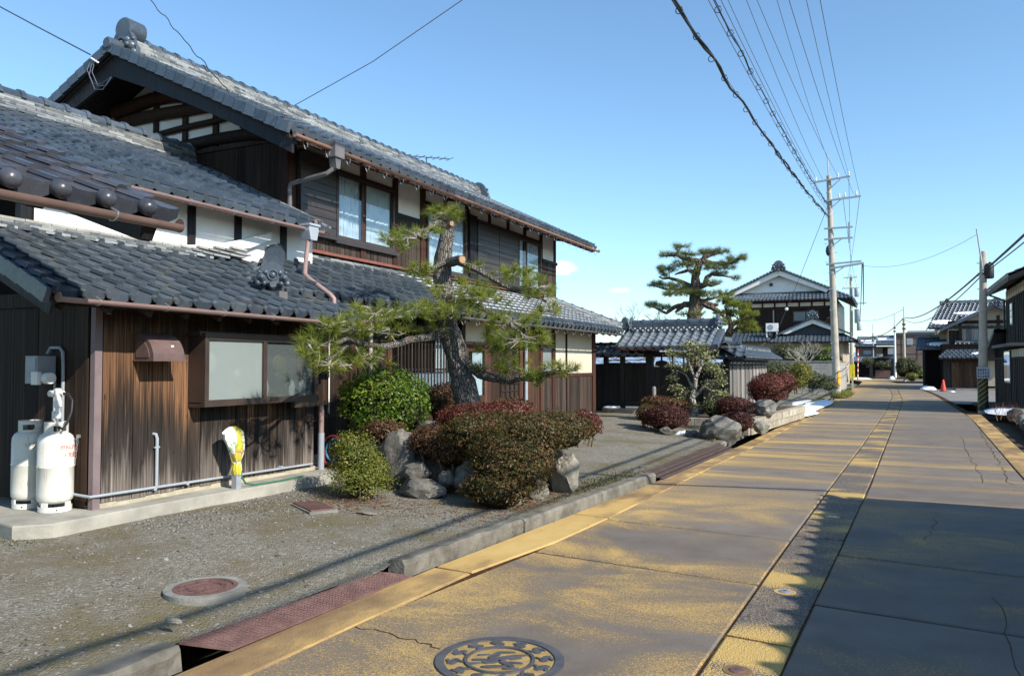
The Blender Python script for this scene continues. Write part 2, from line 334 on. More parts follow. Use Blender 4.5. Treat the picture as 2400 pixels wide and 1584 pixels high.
def m_glass(name, tint=(.85, .9, .92), base=.12):
    t = NT(name); fr = t.n('Fresnel'); fr.inputs[0].default_value = 1.5
    g = t.n('BsdfGlossy'); g.inputs['Roughness'].default_value = .01; g.inputs['Color'].default_value = (.95, .97, 1, 1)
    tr = t.n('BsdfTransparent'); tr.inputs[0].default_value = (*tint, 1); mx = t.n('MixShader')
    t.put(mx.inputs[0], t.math('MULTIPLY', t.math('ADD', fr.outputs[0], base), t.math('SUBTRACT', 1.0, t.n('NewGeometry').outputs['Backfacing']))); t.t.links.new(tr.outputs[0], mx.inputs[1]); t.t.links.new(g.outputs[0], mx.inputs[2])
    t.t.links.new(mx.outputs[0], t.out.inputs[0]); return t.m
M['glass'] = m_glass('window glass', base=.10)
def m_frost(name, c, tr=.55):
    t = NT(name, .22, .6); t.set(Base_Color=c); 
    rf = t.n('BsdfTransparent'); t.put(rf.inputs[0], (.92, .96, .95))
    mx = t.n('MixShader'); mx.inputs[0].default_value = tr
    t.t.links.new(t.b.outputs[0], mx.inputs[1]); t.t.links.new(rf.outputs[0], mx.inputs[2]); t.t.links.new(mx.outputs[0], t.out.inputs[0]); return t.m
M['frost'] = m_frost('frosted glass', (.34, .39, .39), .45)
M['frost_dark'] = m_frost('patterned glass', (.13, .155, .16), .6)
def m_curtain(name, c):
    t = NT(name, .9, .05); p = t.pos(); n = t.noise(1., 4, .6, t.vmul(p, (14, 14, 5)))
    k = t.mix(t.step(n, .52, .66, 0, .55), c, tuple(x * .45 for x in c)); t.set(Base_Color=k); t.bump(t.noise(1., 3, .5, t.vmul(p, (0, 17, .4))), 1.0, .09); return t.m
M['lace'] = m_curtain('lace curtain', (.74, .78, .82)); M['sheer'] = vary('plain curtain', (.70, .73, .74), .08, 4, .9, .05)

# ------------------------------------------------------------------ mesh helpers
WLOC = {}
def wl(p): return WLOC.get(p.name, Vector((0, 0, 0))) if p else Vector((0, 0, 0))
def tag(o, label=None, cat=None, group=None, kind=None):
    for k, v in (('label', label), ('category', cat), ('group', group), ('kind', kind)):
        if v: o[k] = v
    return o
def thing(name, label, cat, loc=(0, 0, 0), group=None):
    o = bpy.data.objects.new(name, None); col.objects.link(o); o.location = loc; o.empty_display_size = .2
    WLOC[o.name] = Vector(loc); return tag(o, label, cat, group)
def link(name, me, parent=None, mat=None, W=None):
    """link a mesh whose vertices are in world coordinates (or placed by W)"""
    o = bpy.data.objects.new(name, me); col.objects.link(o)
    if mat is not None and not me.materials: me.materials.append(mat)
    Wm = W if W is not None else Matrix.Identity(4)
    if parent is not None:
        o.parent = parent; o.matrix_local = Matrix.Translation(-wl(parent)) @ Wm
    else: o.matrix_world = Wm
    WLOC[o.name] = Vector((0, 0, 0)) if W is None else Wm.translation.copy(); return o
def np_mesh(name, V, F):
    me = bpy.data.meshes.new(name); V = np.asarray(V, np.float32); F = np.asarray(F, np.int32); k = F.shape[1]
    me.vertices.add(len(V)); me.vertices.foreach_set('co', V.ravel()); me.loops.add(F.size); me.loops.foreach_set('vertex_index', F.ravel())
    me.polygons.add(len(F)); me.polygons.foreach_set('loop_start', np.arange(0, F.size, k, dtype=np.int32)); me.update(calc_edges=True); return me
class MB:
    def __init__(s): s.v = []; s.f = []
    def add(s, V, F):
        n = len(s.v); s.v += [tuple(x) for x in V]; s.f += [tuple(i + n for i in f) for f in F]; return s
    def bx(s, x0, x1, y0, y1, z0, z1, W=None):
        V = [Vector(p) for p in ((x0, y0, z0), (x1, y0, z0), (x1, y1, z0), (x0, y1, z0), (x0, y0, z1), (x1, y0, z1), (x1, y1, z1), (x0, y1, z1))]
        if W: V = [W @ p for p in V]
        return s.add(V, ((0, 3, 2, 1), (4, 5, 6, 7), (0, 1, 5, 4), (1, 2, 6, 5), (2, 3, 7, 6), (3, 0, 4, 7)))
    def beam(s, a, b, w, h, up=(0, 0, 1)):
        a, b = Vector(a), Vector(b); d = (b - a); L = d.length; d.normalize(); l = d.cross(Vector(up)).normalized(); u = l.cross(d)
        Wm = Matrix((( d.x, l.x, u.x, a.x), (d.y, l.y, u.y, a.y), (d.z, l.z, u.z, a.z), (0, 0, 0, 1)))
        return s.bx(0, L, -w / 2, w / 2, -h / 2, h / 2, Wm)
    def tube(s, pts, r, n=8, caps=True):
        P = [Vector(p) for p in pts]; m = len(P); rr = r if isinstance(r, (list, tuple)) else [r] * m
        T = [(P[min(i + 1, m - 1)] - P[max(i - 1, 0)]).normalized() for i in range(m)]
        ref = Vector((0, 0, 1)) if abs(T[0].z) < .9 else Vector((1, 0, 0)); u = (ref - T[0] * ref.dot(T[0])).normalized()
        V = []; F = []
        for i in range(m):
            u = (u - T[i] * u.dot(T[i])).normalized(); v = T[i].cross(u)
            for k in range(n):
                a = 2 * math.pi * k / n; V.append(P[i] + (u * math.cos(a) + v * math.sin(a)) * rr[i])
        for i in range(m - 1):
            for k in range(n): F.append((i * n + k, i * n + (k + 1) % n, (i + 1) * n + (k + 1) % n, (i + 1) * n + k))
        if caps: F.append(tuple(range(n))[::-1]); F.append(tuple((m - 1) * n + k for k in range(n)))
        return s.add(V, F)
    def lathe(s, prof, n=20, W=None, caps=True):
        V = []; F = []
        for (r, z) in prof:
            for k in range(n): a = 2 * math.pi * k / n; V.append(Vector((r * math.cos(a), r * math.sin(a), z)))
        for i in range(len(prof) - 1):
            for k in range(n): F.append((i * n + k, i * n + (k + 1) % n, (i + 1) * n + (k + 1) % n, (i + 1) * n + k))
        if caps: F.append(tuple(range(n))[::-1]); F.append(tuple((len(prof) - 1) * n + k for k in range(n)))
        if W: V = [W @ p for p in V]
        return s.add(V, F)
    def prism(s, poly, fn, d0, d1):
        """poly of (a,b); fn(a,b,d) -> point; extruded from d0 to d1"""
        n = len(poly); V = [fn(a, b, d0) for a, b in poly] + [fn(a, b, d1) for a, b in poly]
        F = [tuple(range(n))[::-1], tuple(range(n, 2 * n))] + [(i, (i + 1) % n, n + (i + 1) % n, n + i) for i in range(n)]
        return s.add(V, F)
    def sphere(s, c, r, n=10, m=6):
        r = r if isinstance(r, (tuple, list)) else (r, r, r); V = []; F = []
        for i in range(m + 1):
            t = math.pi * i / m
            for k in range(n): a = 2 * math.pi * k / n; V.append((c[0] + r[0] * math.sin(t) * math.cos(a), c[1] + r[1] * math.sin(t) * math.sin(a), c[2] + r[2] * math.cos(t)))
        for i in range(m):
            for k in range(n): F.append((i * n + k, (i + 1) * n + k, (i + 1) * n + (k + 1) % n, i * n + (k + 1) % n))
        return s.add(V, F)
    def mesh(s, name, smooth=False):
        me = bpy.data.meshes.new(name); me.from_pydata(s.v, [], s.f); me.update()
        bm = bmesh.new(); bm.from_mesh(me); bmesh.ops.recalc_face_normals(bm, faces=bm.faces); bm.to_mesh(me); bm.free()
        if smooth:
            me.polygons.foreach_set('use_smooth', [True] * len(me.polygons))
            try: me.set_sharp_from_angle(angle=R(40))
            except Exception: pass
        return me
    def build(s, name, mat, parent=None, smooth=False, kind=None, label=None):
        o = link(name, s.mesh(name, smooth), parent, M[mat] if isinstance(mat, str) else mat)
        if kind: o['kind'] = kind
        if label: o['label'] = label
        return o
def box(name, mat, parent, x0, x1, y0, y1, z0, z1, **k): return MB().bx(x0, x1, y0, y1, z0, z1).build(name, mat, parent, **k)
def frame(o, u, v, n):
    return Matrix(((u[0], v[0], n[0], o[0]), (u[1], v[1], n[1], o[1]), (u[2], v[2], n[2], o[2]), (0, 0, 0, 1)))
_ub = {}
def ubox(mat, bev=.0):
    if mat not in _ub:
        me = MB().bx(-.5, .5, -.5, .5, -.5, .5).mesh('unit_box'); me.materials.append(M[mat]); _ub[mat] = me
    return _ub[mat]
def S(c, sx, sy, sz, rot=None):
    m = Matrix.Translation(c)
    if rot: m = m @ rot
    return m @ Matrix.Diagonal((sx, sy, sz, 1))
CF = Vector((-math.sin(CAM_YAW) * math.cos(CAM_PITCH), math.cos(CAM_YAW) * math.cos(CAM_PITCH), math.sin(CAM_PITCH)))
CR = Vector((math.cos(CAM_YAW), math.sin(CAM_YAW), 0))
def seen_size(p):
    d = p - Vector((0, 0, CAM_H)); z = d.dot(CF)
    if z < .3: return 0.001 / max(d.length, .1)
    x = d.dot(CR) / z
    return (1.0 if abs(x) < .70 else .05) / z
def lay(parent, name, items, cap=300, rest=None):
    """items = (mesh, matrix): the largest in view become objects of their own, the rest one joined stuff part"""
    it = sorted(items, key=lambda q: -seen_size(q[1].translation)); 
    for me, W in it[:cap]: link(name, me, parent, None, W)
    left = it[cap:]
    if left:
        Vs, Fs, n = [], [], 0; mats = left[0][0].materials[0]; cache = {}
        for me, W in left:
            if me.name not in cache:
                a = np.empty(len(me.vertices) * 3, np.float32); me.vertices.foreach_get('co', a)
                cache[me.name] = (a.reshape(-1, 3), [tuple(p.vertices) for p in me.polygons])
            a, f = cache[me.name]; A = np.array(W, np.float32); Vs.append(a @ A[:3, :3].T + A[:3, 3])
            fq = np.array([q if len(q) == 4 else q for q in f], np.int32); Fs.append(fq + n); n += len(a)
        o = link(rest or name, np_mesh(name, np.concatenate(Vs), np.concatenate(Fs)), parent, mats); o['kind'] = 'stuff'

# ------------------------------------------------------------------ roof tiles
PROF = ((0, .45), (.05, .92), (.13, 1.0), (.23, .95), (.29, .42), (.5, .06), (.74, 0), (.9, .12), (1.0, .4))
def tile_mesh(wd, e, mat, th=.034, kind='plain', roll=.28):
    H = roll * wd; n = len(PROF); V = []; F = []
    for (u, h) in PROF: V.append((u * wd * 1.04, 0, h * H + th))
    for (u, h) in PROF: V.append((u * wd * 1.04, e * 1.14, h * H))
    for i in range(n - 1): F.append((i, i + 1, n + i + 1, n + i))
    b = len(V)
    drop = th + .006 if kind == 'plain' else .055 * wd / .23
    for (u, h) in PROF:
        lo = h * H + th - drop if kind == 'plain' else h * H * .4 - drop * (.45 + .75 * math.sin(math.pi * min(1, max(0, (u - .1) / .9))))
        V.append((u * wd * 1.04, -.001 if kind == 'plain' else -.004, lo))
    for i in range(n - 1): F.append((b + i, b + i + 1, i + 1, i))
    if kind in ('disc', 'ball'):
        r = (.135 if kind == 'disc' else .19) * wd; c0 = len(V); cx, cz = .13 * wd, H * .45 + (.0 if kind == 'disc' else -.01); m = 12
        rings = ((1., -.0), (1., -.03), (.9, -.036), (0.02, -.036)) if kind == 'disc' else ((1., .0), (1., -.045), (.93, -.062), (.7, -.08), (.4, -.09), (.02, -.093))
        for (q, y) in rings:
            for k in range(m): a = 2 * math.pi * k / m; V.append((cx + r * q * math.cos(a), y, cz + r * q * math.sin(a)))
        for i in range(len(rings) - 1):
            for k in range(m): F.append((c0 + i * m + k, c0 + (i + 1) * m + k, c0 + (i + 1) * m + (k + 1) % m, c0 + i * m + (k + 1) % m))
    me = bpy.data.meshes.new('tile'); me.from_pydata(V, [], F); me.update(); me.polygons.foreach_set('use_smooth', [True] * len(F))
    try: me.set_sharp_from_angle(angle=R(38))
    except Exception: pass
    me.materials.append(M[mat]); return me
def field(o, u, v, nu, nv, wd, e, me_p, me_e=None, keep=None, sag=0.0, bow=0.0):
    """tiles from eave corner o; u along the eave, v up the slope. returns plain items, eave items"""
    u, v = Vector(u).normalized(), Vector(v).normalized(); n = u.cross(v); A, B = [], []; o = Vector(o)
    for j in range(nv):
        for i in range(nu):
            if keep and not keep((i + .5) * wd, (j + .5) * e): continue
            s = (j + .5) / nv; off = -sag * 4 * s * (1 - s) + bow * (2 * (i + .5) / nu - 1) ** 2
            p = o + u * (i * wd + random.uniform(-.003, .003)) + v * (j * e + random.uniform(-.004, .004)) + n * (off + random.uniform(-.002, .002))
            tilt = random.uniform(-.009, .009); W = frame(p, u, v, n) @ Matrix.Rotation(tilt, 4, 'Y') @ Matrix.Rotation(random.uniform(-.007, .007), 4, 'Z')
            (B if (j == 0 and me_e) else A).append((me_e if (j == 0 and me_e) else me_p, W))
    return A, B
def ridge(parent, p0, p1, courses, wd, hc, cap_r, mat='noshi', capmat='tile', step=.27, capstep=.31, cap=300):
    p0, p1 = Vector(p0), Vector(p1); d = p1 - p0; L = d.length; d.normalize(); l = Vector((0, 0, 1)).cross(d).normalized(); up = d.cross(l)
    it = []; me = ubox(mat); m = max(1, round(L / step)); st = L / m
    for k in range(courses):
        for i in range(m + 1):
            a = max(0, (i - .5 * (k % 2)) * st); b = min(L, (i + 1 - .5 * (k % 2)) * st)
            if b - a < .03: continue
            c = p0 + d * (a + b) / 2 + up * (hc * (k + .5)) + l * random.uniform(-.006, .006)
            W = frame(c, d, l, up) @ Matrix.Rotation(random.uniform(-.012, .012), 4, 'Y') @ Matrix.Diagonal((b - a - .006, wd - .022 * k, hc * .82, 1)); it.append((me, W))
    lay(parent, 'ridge_tile', it, cap)
    # round caps
    key = 'capm%s%.3f%.2f' % (capmat, cap_r, capstep)
    if key not in _ub:
        V, F = [], []; pr = ((0, 1.), (.78, 1.), (.78, 1.22), (1., 1.22), (1., .6)); n = 8
        for x, q in pr:
            for k in range(n + 1): a = math.pi * k / n; V.append((x * capstep, cap_r * q * math.cos(a), cap_r * q * math.sin(a) * 1.05 - .01))
        for i in range(len(pr) - 1):
            for k in range(n): F.append((i * (n + 1) + k, i * (n + 1) + k + 1, (i + 1) * (n + 1) + k + 1, (i + 1) * (n + 1) + k))
        c = bpy.data.meshes.new('cap'); c.from_pydata(V, [], F); bm = bmesh.new(); bm.from_mesh(c); bmesh.ops.recalc_face_normals(bm, faces=bm.faces); bm.to_mesh(c); bm.free(); c.materials.append(M[capmat]); _ub[key] = c
    mc = round(L / capstep); sc = L / mc / capstep; it = []
    for i in range(mc):
        W = frame(p0 + d * (i * capstep * sc) + up * (hc * courses), d, l, up) @ Matrix.Diagonal((sc, 1, 1, 1)) @ Matrix.Rotation(random.uniform(-.02, .02), 4, 'Z'); it.append((_ub[key], W))
    lay(parent, 'ridge_cap', it, cap)
def onigawara(parent, c, fx, s, mat='tile', name='ridge_end_ornament'):
    """demon-tile ornament at c, facing the horizontal direction fx, size s"""
    f = Vector((fx[0], fx[1], 0)).normalized(); l = Vector((0, 0, 1)).cross(f); Wm = frame(c, l, f, (0, 0, 1)) @ Matrix.Scale(s, 4); mb = MB()
    prof = [(-.62, -.42), (-.66, -.15), (-.5, .0), (-.46, .2), (-.34, .38), (-.18, .5), (0, .54), (.18, .5), (.34, .38), (.46, .2), (.5, .0), (.66, -.15), (.62, -.42), (.3, -.34), (0, -.3), (-.3, -.34)]
    mb.prism(prof, lambda a, b, d: Wm @ Vector((a, d, b)), -.10, .06)
    for sx in (-1, 1):
        for (px, pz, pr, py) in ((.44, -.1, .17, .1), (.44, -.1, .09, .24), (.58, -.32, .11, .1), (.28, .12, .10, .1), (.33, -.33, .10, .12), (.52, .12, .07, .08)):
            q = MB().sphere((px * sx, py, pz), (pr, pr * .8, pr), 9, 6); mb.add([Wm @ Vector(p) for p in q.v], q.f)
    ring = MB(); ring.tube([(0.2 * math.cos(a), .1, .02 + .2 * math.sin(a)) for a in [2 * math.pi * k / 14 for k in range(15)]], .035, 6, False); mb.add([Wm @ Vector(p) for p in ring.v], ring.f)
    q = MB().sphere((0, .08, .02), (.13, .09, .13), 9, 6); mb.add([Wm @ Vector(p) for p in q.v], q.f)
    q = MB().lathe([(.15, 0), (.15, .22), (.13, .25), (.01, .25)], 14, Matrix.Translation((0, .0, -.38)) @ Matrix.Rotation(-math.pi / 2, 4, 'X')); mb.add([Wm @ Vector(p) for p in q.v], q.f)
    mb.v = mb.v; return mb.build(name, mat, parent, smooth=True)
# ================================================================== THE SETTING
def interp(tab, y): return float(np.interp(y, [t[0] for t in tab], [t[1] for t in tab]))
LT = ((-8, -3.6), (3, -3.36), (5, -3.30), (10.4, -2.92), (15.3, -2.74), (28, -2.5), (45, -2.38), (64, -2.32), (78, -2.42), (83, -2.75), (87, -3.5), (91, -5.2), (94, -9), (97, -18))
RT = ((-8, 1.55), (10, 1.98), (16.5, 2.12), (29.6, 2.56), (30, 2.36), (45, 2.2), (55, 1.95), (70, .9), (81, -.3), (88, -2.2), (89.5, -5), (90, -9), (90.5, -18))
CLT = ((-8, -1.12), (4, -.94), (7.4, -.86), (11, -.75), (17, -.55), (32, -.15), (45, .0), (58, -.15), (70, -.85), (80, -1.6))
CRT = ((-8, -.72), (4.3, -.55), (7.5, -.43), (11.7, -.28), (18.5, -.1), (38.6, .42), (58, .30), (70, -.5), (80, -1.3))
RJT = ((-8, 1.1), (13, 1.62), (28, 2.12), (47, 2.0), (55, 1.7), (70, .75))
ESTR = ((-8, -3.2), (3, -3.02), (5, -2.97), (6.1, -2.77), (8.1, -2.66), (10.4, -2.6), (15.3, -2.45), (28, -2.2), (45, -2.1), (64, -2.1))

def sheet(name, pts, mat, z, parent=None, kind='structure'):
    V = [(x, y, z) for x, y in pts]; me = bpy.data.meshes.new(name); me.from_pydata(V, [], [tuple(range(len(V)))]); me.update()
    bm = bmesh.new(); bm.from_mesh(me); bmesh.ops.recalc_face_normals(bm, faces=bm.faces)
    if bm.faces[:][0].normal.z < 0: bmesh.ops.reverse_faces(bm, faces=bm.faces)
    bm.to_mesh(me); bm.free(); o = link(name, me, parent, M[mat]); o['kind'] = kind; return o

sheet('ground', [(-2500, -800), (2500, -800), (2500, 4000), (-2500, 4000)], 'land', -.30)
# long low hills on the horizon
mb = MB(); random.seed(3)
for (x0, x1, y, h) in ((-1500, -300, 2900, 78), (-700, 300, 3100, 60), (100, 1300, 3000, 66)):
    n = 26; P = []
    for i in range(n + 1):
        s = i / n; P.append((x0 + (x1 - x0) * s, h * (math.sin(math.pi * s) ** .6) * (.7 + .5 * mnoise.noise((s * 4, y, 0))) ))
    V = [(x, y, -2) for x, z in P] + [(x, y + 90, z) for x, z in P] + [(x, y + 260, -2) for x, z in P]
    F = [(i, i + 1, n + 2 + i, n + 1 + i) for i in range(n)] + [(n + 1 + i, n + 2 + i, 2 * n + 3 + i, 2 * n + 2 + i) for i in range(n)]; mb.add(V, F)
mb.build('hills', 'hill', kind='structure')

# road: bed with the rusty dirt of the joints, slabs laid on it
def ribbon(ta, tb, ys, z, name, mat, parent=None, kind=None, th=.08):
    V = []; F = []; n = len(ys)
    for y in ys:
        a, b = interp(ta, y), interp(tb, y); V += [(a, y, z), (b, y, z), (b, y, z - th), (a, y, z - th)]
    for i in range(n - 1):
        j = 4 * i; k = j + 4; F += [(j, j + 1, k + 1, k), (j + 1, j + 2, k + 2, k + 1), (j + 3, j, k, k + 3)]
    F += [(3, 2, 1, 0), tuple(4 * (n - 1) + q for q in (0, 1, 2, 3))]
    me = bpy.data.meshes.new(name); me.from_pydata(V, [], F); me.update(); o = link(name, me, parent, M[mat])
    if kind: o['kind'] = kind
    return o
ys_all = [-8, -4, 0, 3, 5, 8, 10.4, 13, 15.3, 20, 28, 29.6, 30, 38, 45, 55, 64, 70, 78, 81, 83, 85, 87, 88.2]
road = ribbon(LT, RT, ys_all, -.014, 'road', 'joint', kind='structure', th=.2)
SK = -.11   # the cross joints run slightly askew
def slab(ta, tb, y0, y1, mat, g=.017, z=0.0, name='road_slab', ta_off=0, tb_off=0):
    gx = .008; x0 = lambda y: interp(ta, y) + gx + ta_off; x1 = lambda y: interp(tb, y) - gx + tb_off
    n = max(2, int((y1 - y0) / 2.2)); top = []; ch = .012
    def rim(inset, zz):
        out = []
        for i in range(n + 1):
            y = y0 + (y1 - y0) * i / n; x = x0(y) + inset; yy = y + SK * (x + 1.8); 
            yy += inset if i == 0 else (-inset if i == n else 0); out.append((x + random.uniform(-.004, .004), yy + 1.5 * g * (1 if i == 0 else (-1 if i == n else 0)), zz))
        for i in range(n, -1, -1):
            y = y0 + (y1 - y0) * i / n; x = x1(y) - inset; yy = y + SK * (x + 1.8)
            yy += inset if i == 0 else (-inset if i == n else 0); out.append((x + random.uniform(-.003, .003), yy + g * (1 if i == 0 else (-1 if i == n else 0)), zz))
        return out
    a, b, c = rim(ch, z), rim(0, z - .009), rim(0, z - .04); m = len(a)
    F = [tuple(range(m))[::-1]] + [(i, (i + 1) % m, m + (i + 1) % m, m + i) for i in range(m)] + [(m + i, m + (i + 1) % m, 2 * m + (i + 1) % m, 2 * m + i) for i in range(m)]
    me = bpy.data.meshes.new(name); me.from_pydata(a + b + c, [], F); me.update(); bm = bmesh.new(); bm.from_mesh(me); bmesh.ops.recalc_face_normals(bm, faces=bm.faces); bm.to_mesh(me); bm.free()
    return link(name, me, road, M[mat])
for y0, y1 in ((-6, -2.4), (-2.4, 1.9), (1.9, 6.05), (6.05, 7.66), (7.66, 12.6), (12.6, 17.6), (17.6, 22.6), (22.6, 27.6), (27.6, 32.6), (32.6, 40), (40, 48), (48, 58)): slab(ESTR, CLT, y0, y1, 'road')
for y0, y1 in ((-6, -1.5), (-1.5, 2.6), (2.6, 5.78), (5.78, 7.32), (7.32, 12.18), (12.18, 17.2), (17.2, 22.2), (22.2, 27.2), (27.2, 32.2), (32.2, 40.2), (40.2, 48.2), (48.2, 58.1)): slab(CRT, RJT, y0, y1, 'road')
for y0, y1 in ((-6, -1.5), (-1.5, 1.6), (1.6, 4.88), (4.88, 7.9), (7.9, 10.9), (10.9, 14), (14, 18), (18, 22), (22, 26), (26, 30), (30, 36), (36, 44), (44, 58)): slab(CLT, CRT, y0, y1, 'strip', name='aggregate_strip')
for y0, y1 in ((-6, .2), (.2, 5.2), (5.2, 7.75), (7.75, 11.5), (11.5, 16), (16, 22), (22, 28), (28, 36), (36, 46), (46, 58)): slab(LT, ESTR, y0, y1, 'edge', name='edge_slab')
for y0, y1 in ((-6, 1), (1, 7), (7, 12), (12, 17), (17, 23), (23, 29.4)): slab(RJT, RT, y0, y1, 'edge', name='edge_slab')
far = ribbon(LT, RT, [58, 61, 64, 67, 70, 74, 78, 80, 81, 82, 83, 84, 85, 86, 87, 88], .001, 'road_slab', 'road', road)
sheet('road', [(-40, 86.5), (-3.3, 86.5), (-.5, 86), (30, 88), (30, 97), (-40, 98)], 'road', -.006)
# cracks: shallow dark grooves filled with dirt, narrow strips just above the slab
def crack(pts, wd=.012, z=.003):
    V, F = [], []
    for i, (x, y) in enumerate(pts):
        dx, dy = (pts[min(i + 1, len(pts) - 1)][0] - pts[max(0, i - 1)][0], pts[min(i + 1, len(pts) - 1)][1] - pts[max(0, i - 1)][1]); L = math.hypot(dx, dy)
        q = wd * random.uniform(.4, 1.) * .5; V += [(x - dy / L * q, y + dx / L * q, z), (x + dy / L * q, y - dx / L * q, z)]
    for i in range(len(pts) - 1): F.append((2 * i, 2 * i + 1, 2 * i + 3, 2 * i + 2))
    me = bpy.data.meshes.new('crack'); me.from_pydata(V, [], F); me.update(); link('crack', me, road, M['joint'])
def rough(a, b, n, amp): return [(a[0] + (b[0] - a[0]) * i / n + random.uniform(-amp, amp), a[1] + (b[1] - a[1]) * i / n + random.uniform(-amp, amp)) for i in range(n + 1)]
crack(rough((-2.95, 3.93), (-2.3, 3.85), 12, .025)); crack(rough((.25, 7.9), (.42, 9.7), 14, .04), .007); crack(rough((.55, 3.2), (.62, 6.3), 16, .04), .005)
crack(rough((1.4, 12.3), (2.2, 27.5), 60, .05), .014); crack(rough((1.1, 12.3), (1.35, 20), 24, .03), .01)

# yard of trodden gravel, gently rising towards the house
def sst(x, a, b): t = min(1, max(0, (x - a) / (b - a))); return t * t * (3 - 2 * t)
def yard_z(x, y):
    e = x - interp(LT, y)   # distance (negative) from the road edge
    z = .10 - .045 * sst(y, 2.7, 3.3) * (1 - sst(y, 4.4, 5.2)) * (1 - sst(-e, .3, 1.4)) + .03 * sst(-e, .4, 2.2) + .14 * sst(y, 8, 19) * sst(-x, 3.2, 6.4)
    return z + .012 * mnoise.noise((x * .9, y * .9, 0)) + .006 * mnoise.noise((x * 3.1, y * 3.1, 4))
def yard_edge(y): return interp(LT, y) - (.2 if y < 4.5 else .11 if y < 4.97 else .14 if y < 10.62 else .25 if y < 15.35 else .28)
def grid_sheet(name, fx0, fx1, y0, y1, nx, ny, zf, mat, parent=None, kind='structure', skip=None):
    V, F = [], []
    for j in range(ny + 1):
        y = y0 + (y1 - y0) * j / ny
        for i in range(nx + 1):
            x = fx0(y) + (fx1(y) - fx0(y)) * i / nx; V.append((x, y, zf(x, y)))
    for j in range(ny):
        for i in range(nx): q = j * (nx + 1) + i; F.append((q, q + 1, q + nx + 2, q + nx + 1))
    me = np_mesh(name, V, F); me.polygons.foreach_set('use_smooth', [True] * len(F)); o = link(name, me, parent, M[mat])
    if kind: o['kind'] = kind
    return o
grid_sheet('gravel_yard', lambda y: -26., yard_edge, -8, 17.5, 110, 220, yard_z, 'yard')
grid_sheet('gravel_yard', lambda y: -26., lambda y: interp(LT, y) - .28, 17.5, 62, 60, 80, lambda x, y: yard_z(x, min(y, 26)), 'yard')
# right verge and driveway
grid_sheet('driveway', lambda y: interp(RT, y) + .02, lambda y: 24., 36.5, 75, 20, 20, lambda x, y: -.004 + .01 * (x > 6), 'asphalt')
grid_sheet('verge', lambda y: interp(RT, y) + .55, lambda y: 26., -8, 36.4, 30, 60, lambda x, y: .02 + .06 * mnoise.noise((x, y, 2)) + .10 * sst(x, 2.6, 3.4), 'soil')
sheet('ditch', [(2.0, -8), (2.1, 16), (2.58, 29.5), (3.4, 29.5), (2.9, 16), (2.7, -8)], 'soil', -.16)
# kerb stones along the left edge, gutter pockets, rusty checker plate and grating
kerb = thing('kerb', 'rough grey concrete kerb between the gravel yard and the stained road', 'kerb', (-3.4, 5, 0))
def kerb_stone(y0, y1, ztop, wd=.15, off=.012, rough_=.012):
    x0, x1 = interp(LT, y0) - off, interp(LT, y1) - off; n = 18; V, F = [], []
    prof = ((0, -.12), (0.0, .75), (-.022, 1.0), (-wd + .015, 1.0), (-wd, .85), (-wd, -.12))
    for i in range(n + 1):
        s = i / n; y = y0 + .006 + (y1 - y0 - .012) * s; xb = x0 + (x1 - x0) * s
        for k, (dx, q) in enumerate(prof):
            r = rough_ if k in (1, 2) else .003
            V.append((xb + dx + random.uniform(-r, r), y, q * ztop + (random.uniform(-r, r) * .6 if q > .5 else 0)))
    m = len(prof)
    for i in range(n):
        for k in range(m - 1): F.append((i * m + k, i * m + k + 1, (i + 1) * m + k + 1, (i + 1) * m + k))
    F += [tuple(range(m)), tuple(n * m + k for k in range(m))[::-1]]
    me = bpy.data.meshes.new('kerb_stone'); me.from_pydata(V, [], F); me.update(); bm = bmesh.new(); bm.from_mesh(me); bmesh.ops.recalc_face_normals(bm, faces=bm.faces); bm.to_mesh(me); bm.free()
    link('kerb_stone', me, kerb, M['kerb'])
y = -6.0
while y < 3.0: kerb_stone(y, min(y + 1.8, 3.02), .115, .2, .03, .014); y += 1.8
y = 4.98
while y < 10.5: kerb_stone(y, min(y + 1.85, 10.62), .118, .14, .012 if y > 6 else .03, .006 if y > 6.3 else .014); y += 1.85
y = 15.4
while y < 46: kerb_stone(y, y + 1.2, .085, .16, .24, .02); y += 1.2
gut = MB().bx(-3.75, -3.2, -8, 5.2, -.29, -.2); gut.build('gutter', 'dark', kind='structure')
pl = thing('checker_plate', 'long rusty checker plate ramp bridging the gutter at the near kerb', 'ramp plate', (-3.45, 4.1, .05))
def plate_pt(s, q): # s along, q across 0 (kerb side) .. 1 (road side)
    y = 3.12 + 1.70 * s + q * (.17 + .03 * s); xk = -3.56 + .13 * s; xr = -3.345 + .07 * s; return Vector((xk + (xr - xk) * q, y, .07 - .058 * q))
mb = MB(); P = [plate_pt(0, 0), plate_pt(0, 1), plate_pt(1, 1), plate_pt(1, 0)]; mb.add([p for p in P] + [p - Vector((0, 0, .012)) for p in P], ((0, 1, 2, 3), (7, 6, 5, 4), (0, 4, 5, 1), (1, 5, 6, 2), (2, 6, 7, 3), (3, 7, 4, 0))); mb.build('plate', 'rust', pl)
mb = MB()
for i in range(58):
    for k in range(9):
        c = plate_pt((i + .5 + .5 * (k % 2)) / 59, (k + .5) / 9); t = .011 if (i + k) % 2 else -.011
        a, b = c + Vector((.006, t, .0015)), c + Vector((-.006, -t, .0042)); d = (b - a).normalized(); n = Vector((d.y, -d.x, 0)) * .0026
        mb.add([a + n, b + n, b - n, a - n, (a + b) / 2 + Vector((0, 0, .004))], ((0, 1, 4), (1, 2, 4), (2, 3, 4), (3, 0, 4)))
mb.build('raised_pattern', 'rust', pl, kind='stuff')
gr = thing('drain_grating', 'rusty slatted steel grating laid at the road edge beyond the kerb', 'grating', (-2.8, 13, .05))
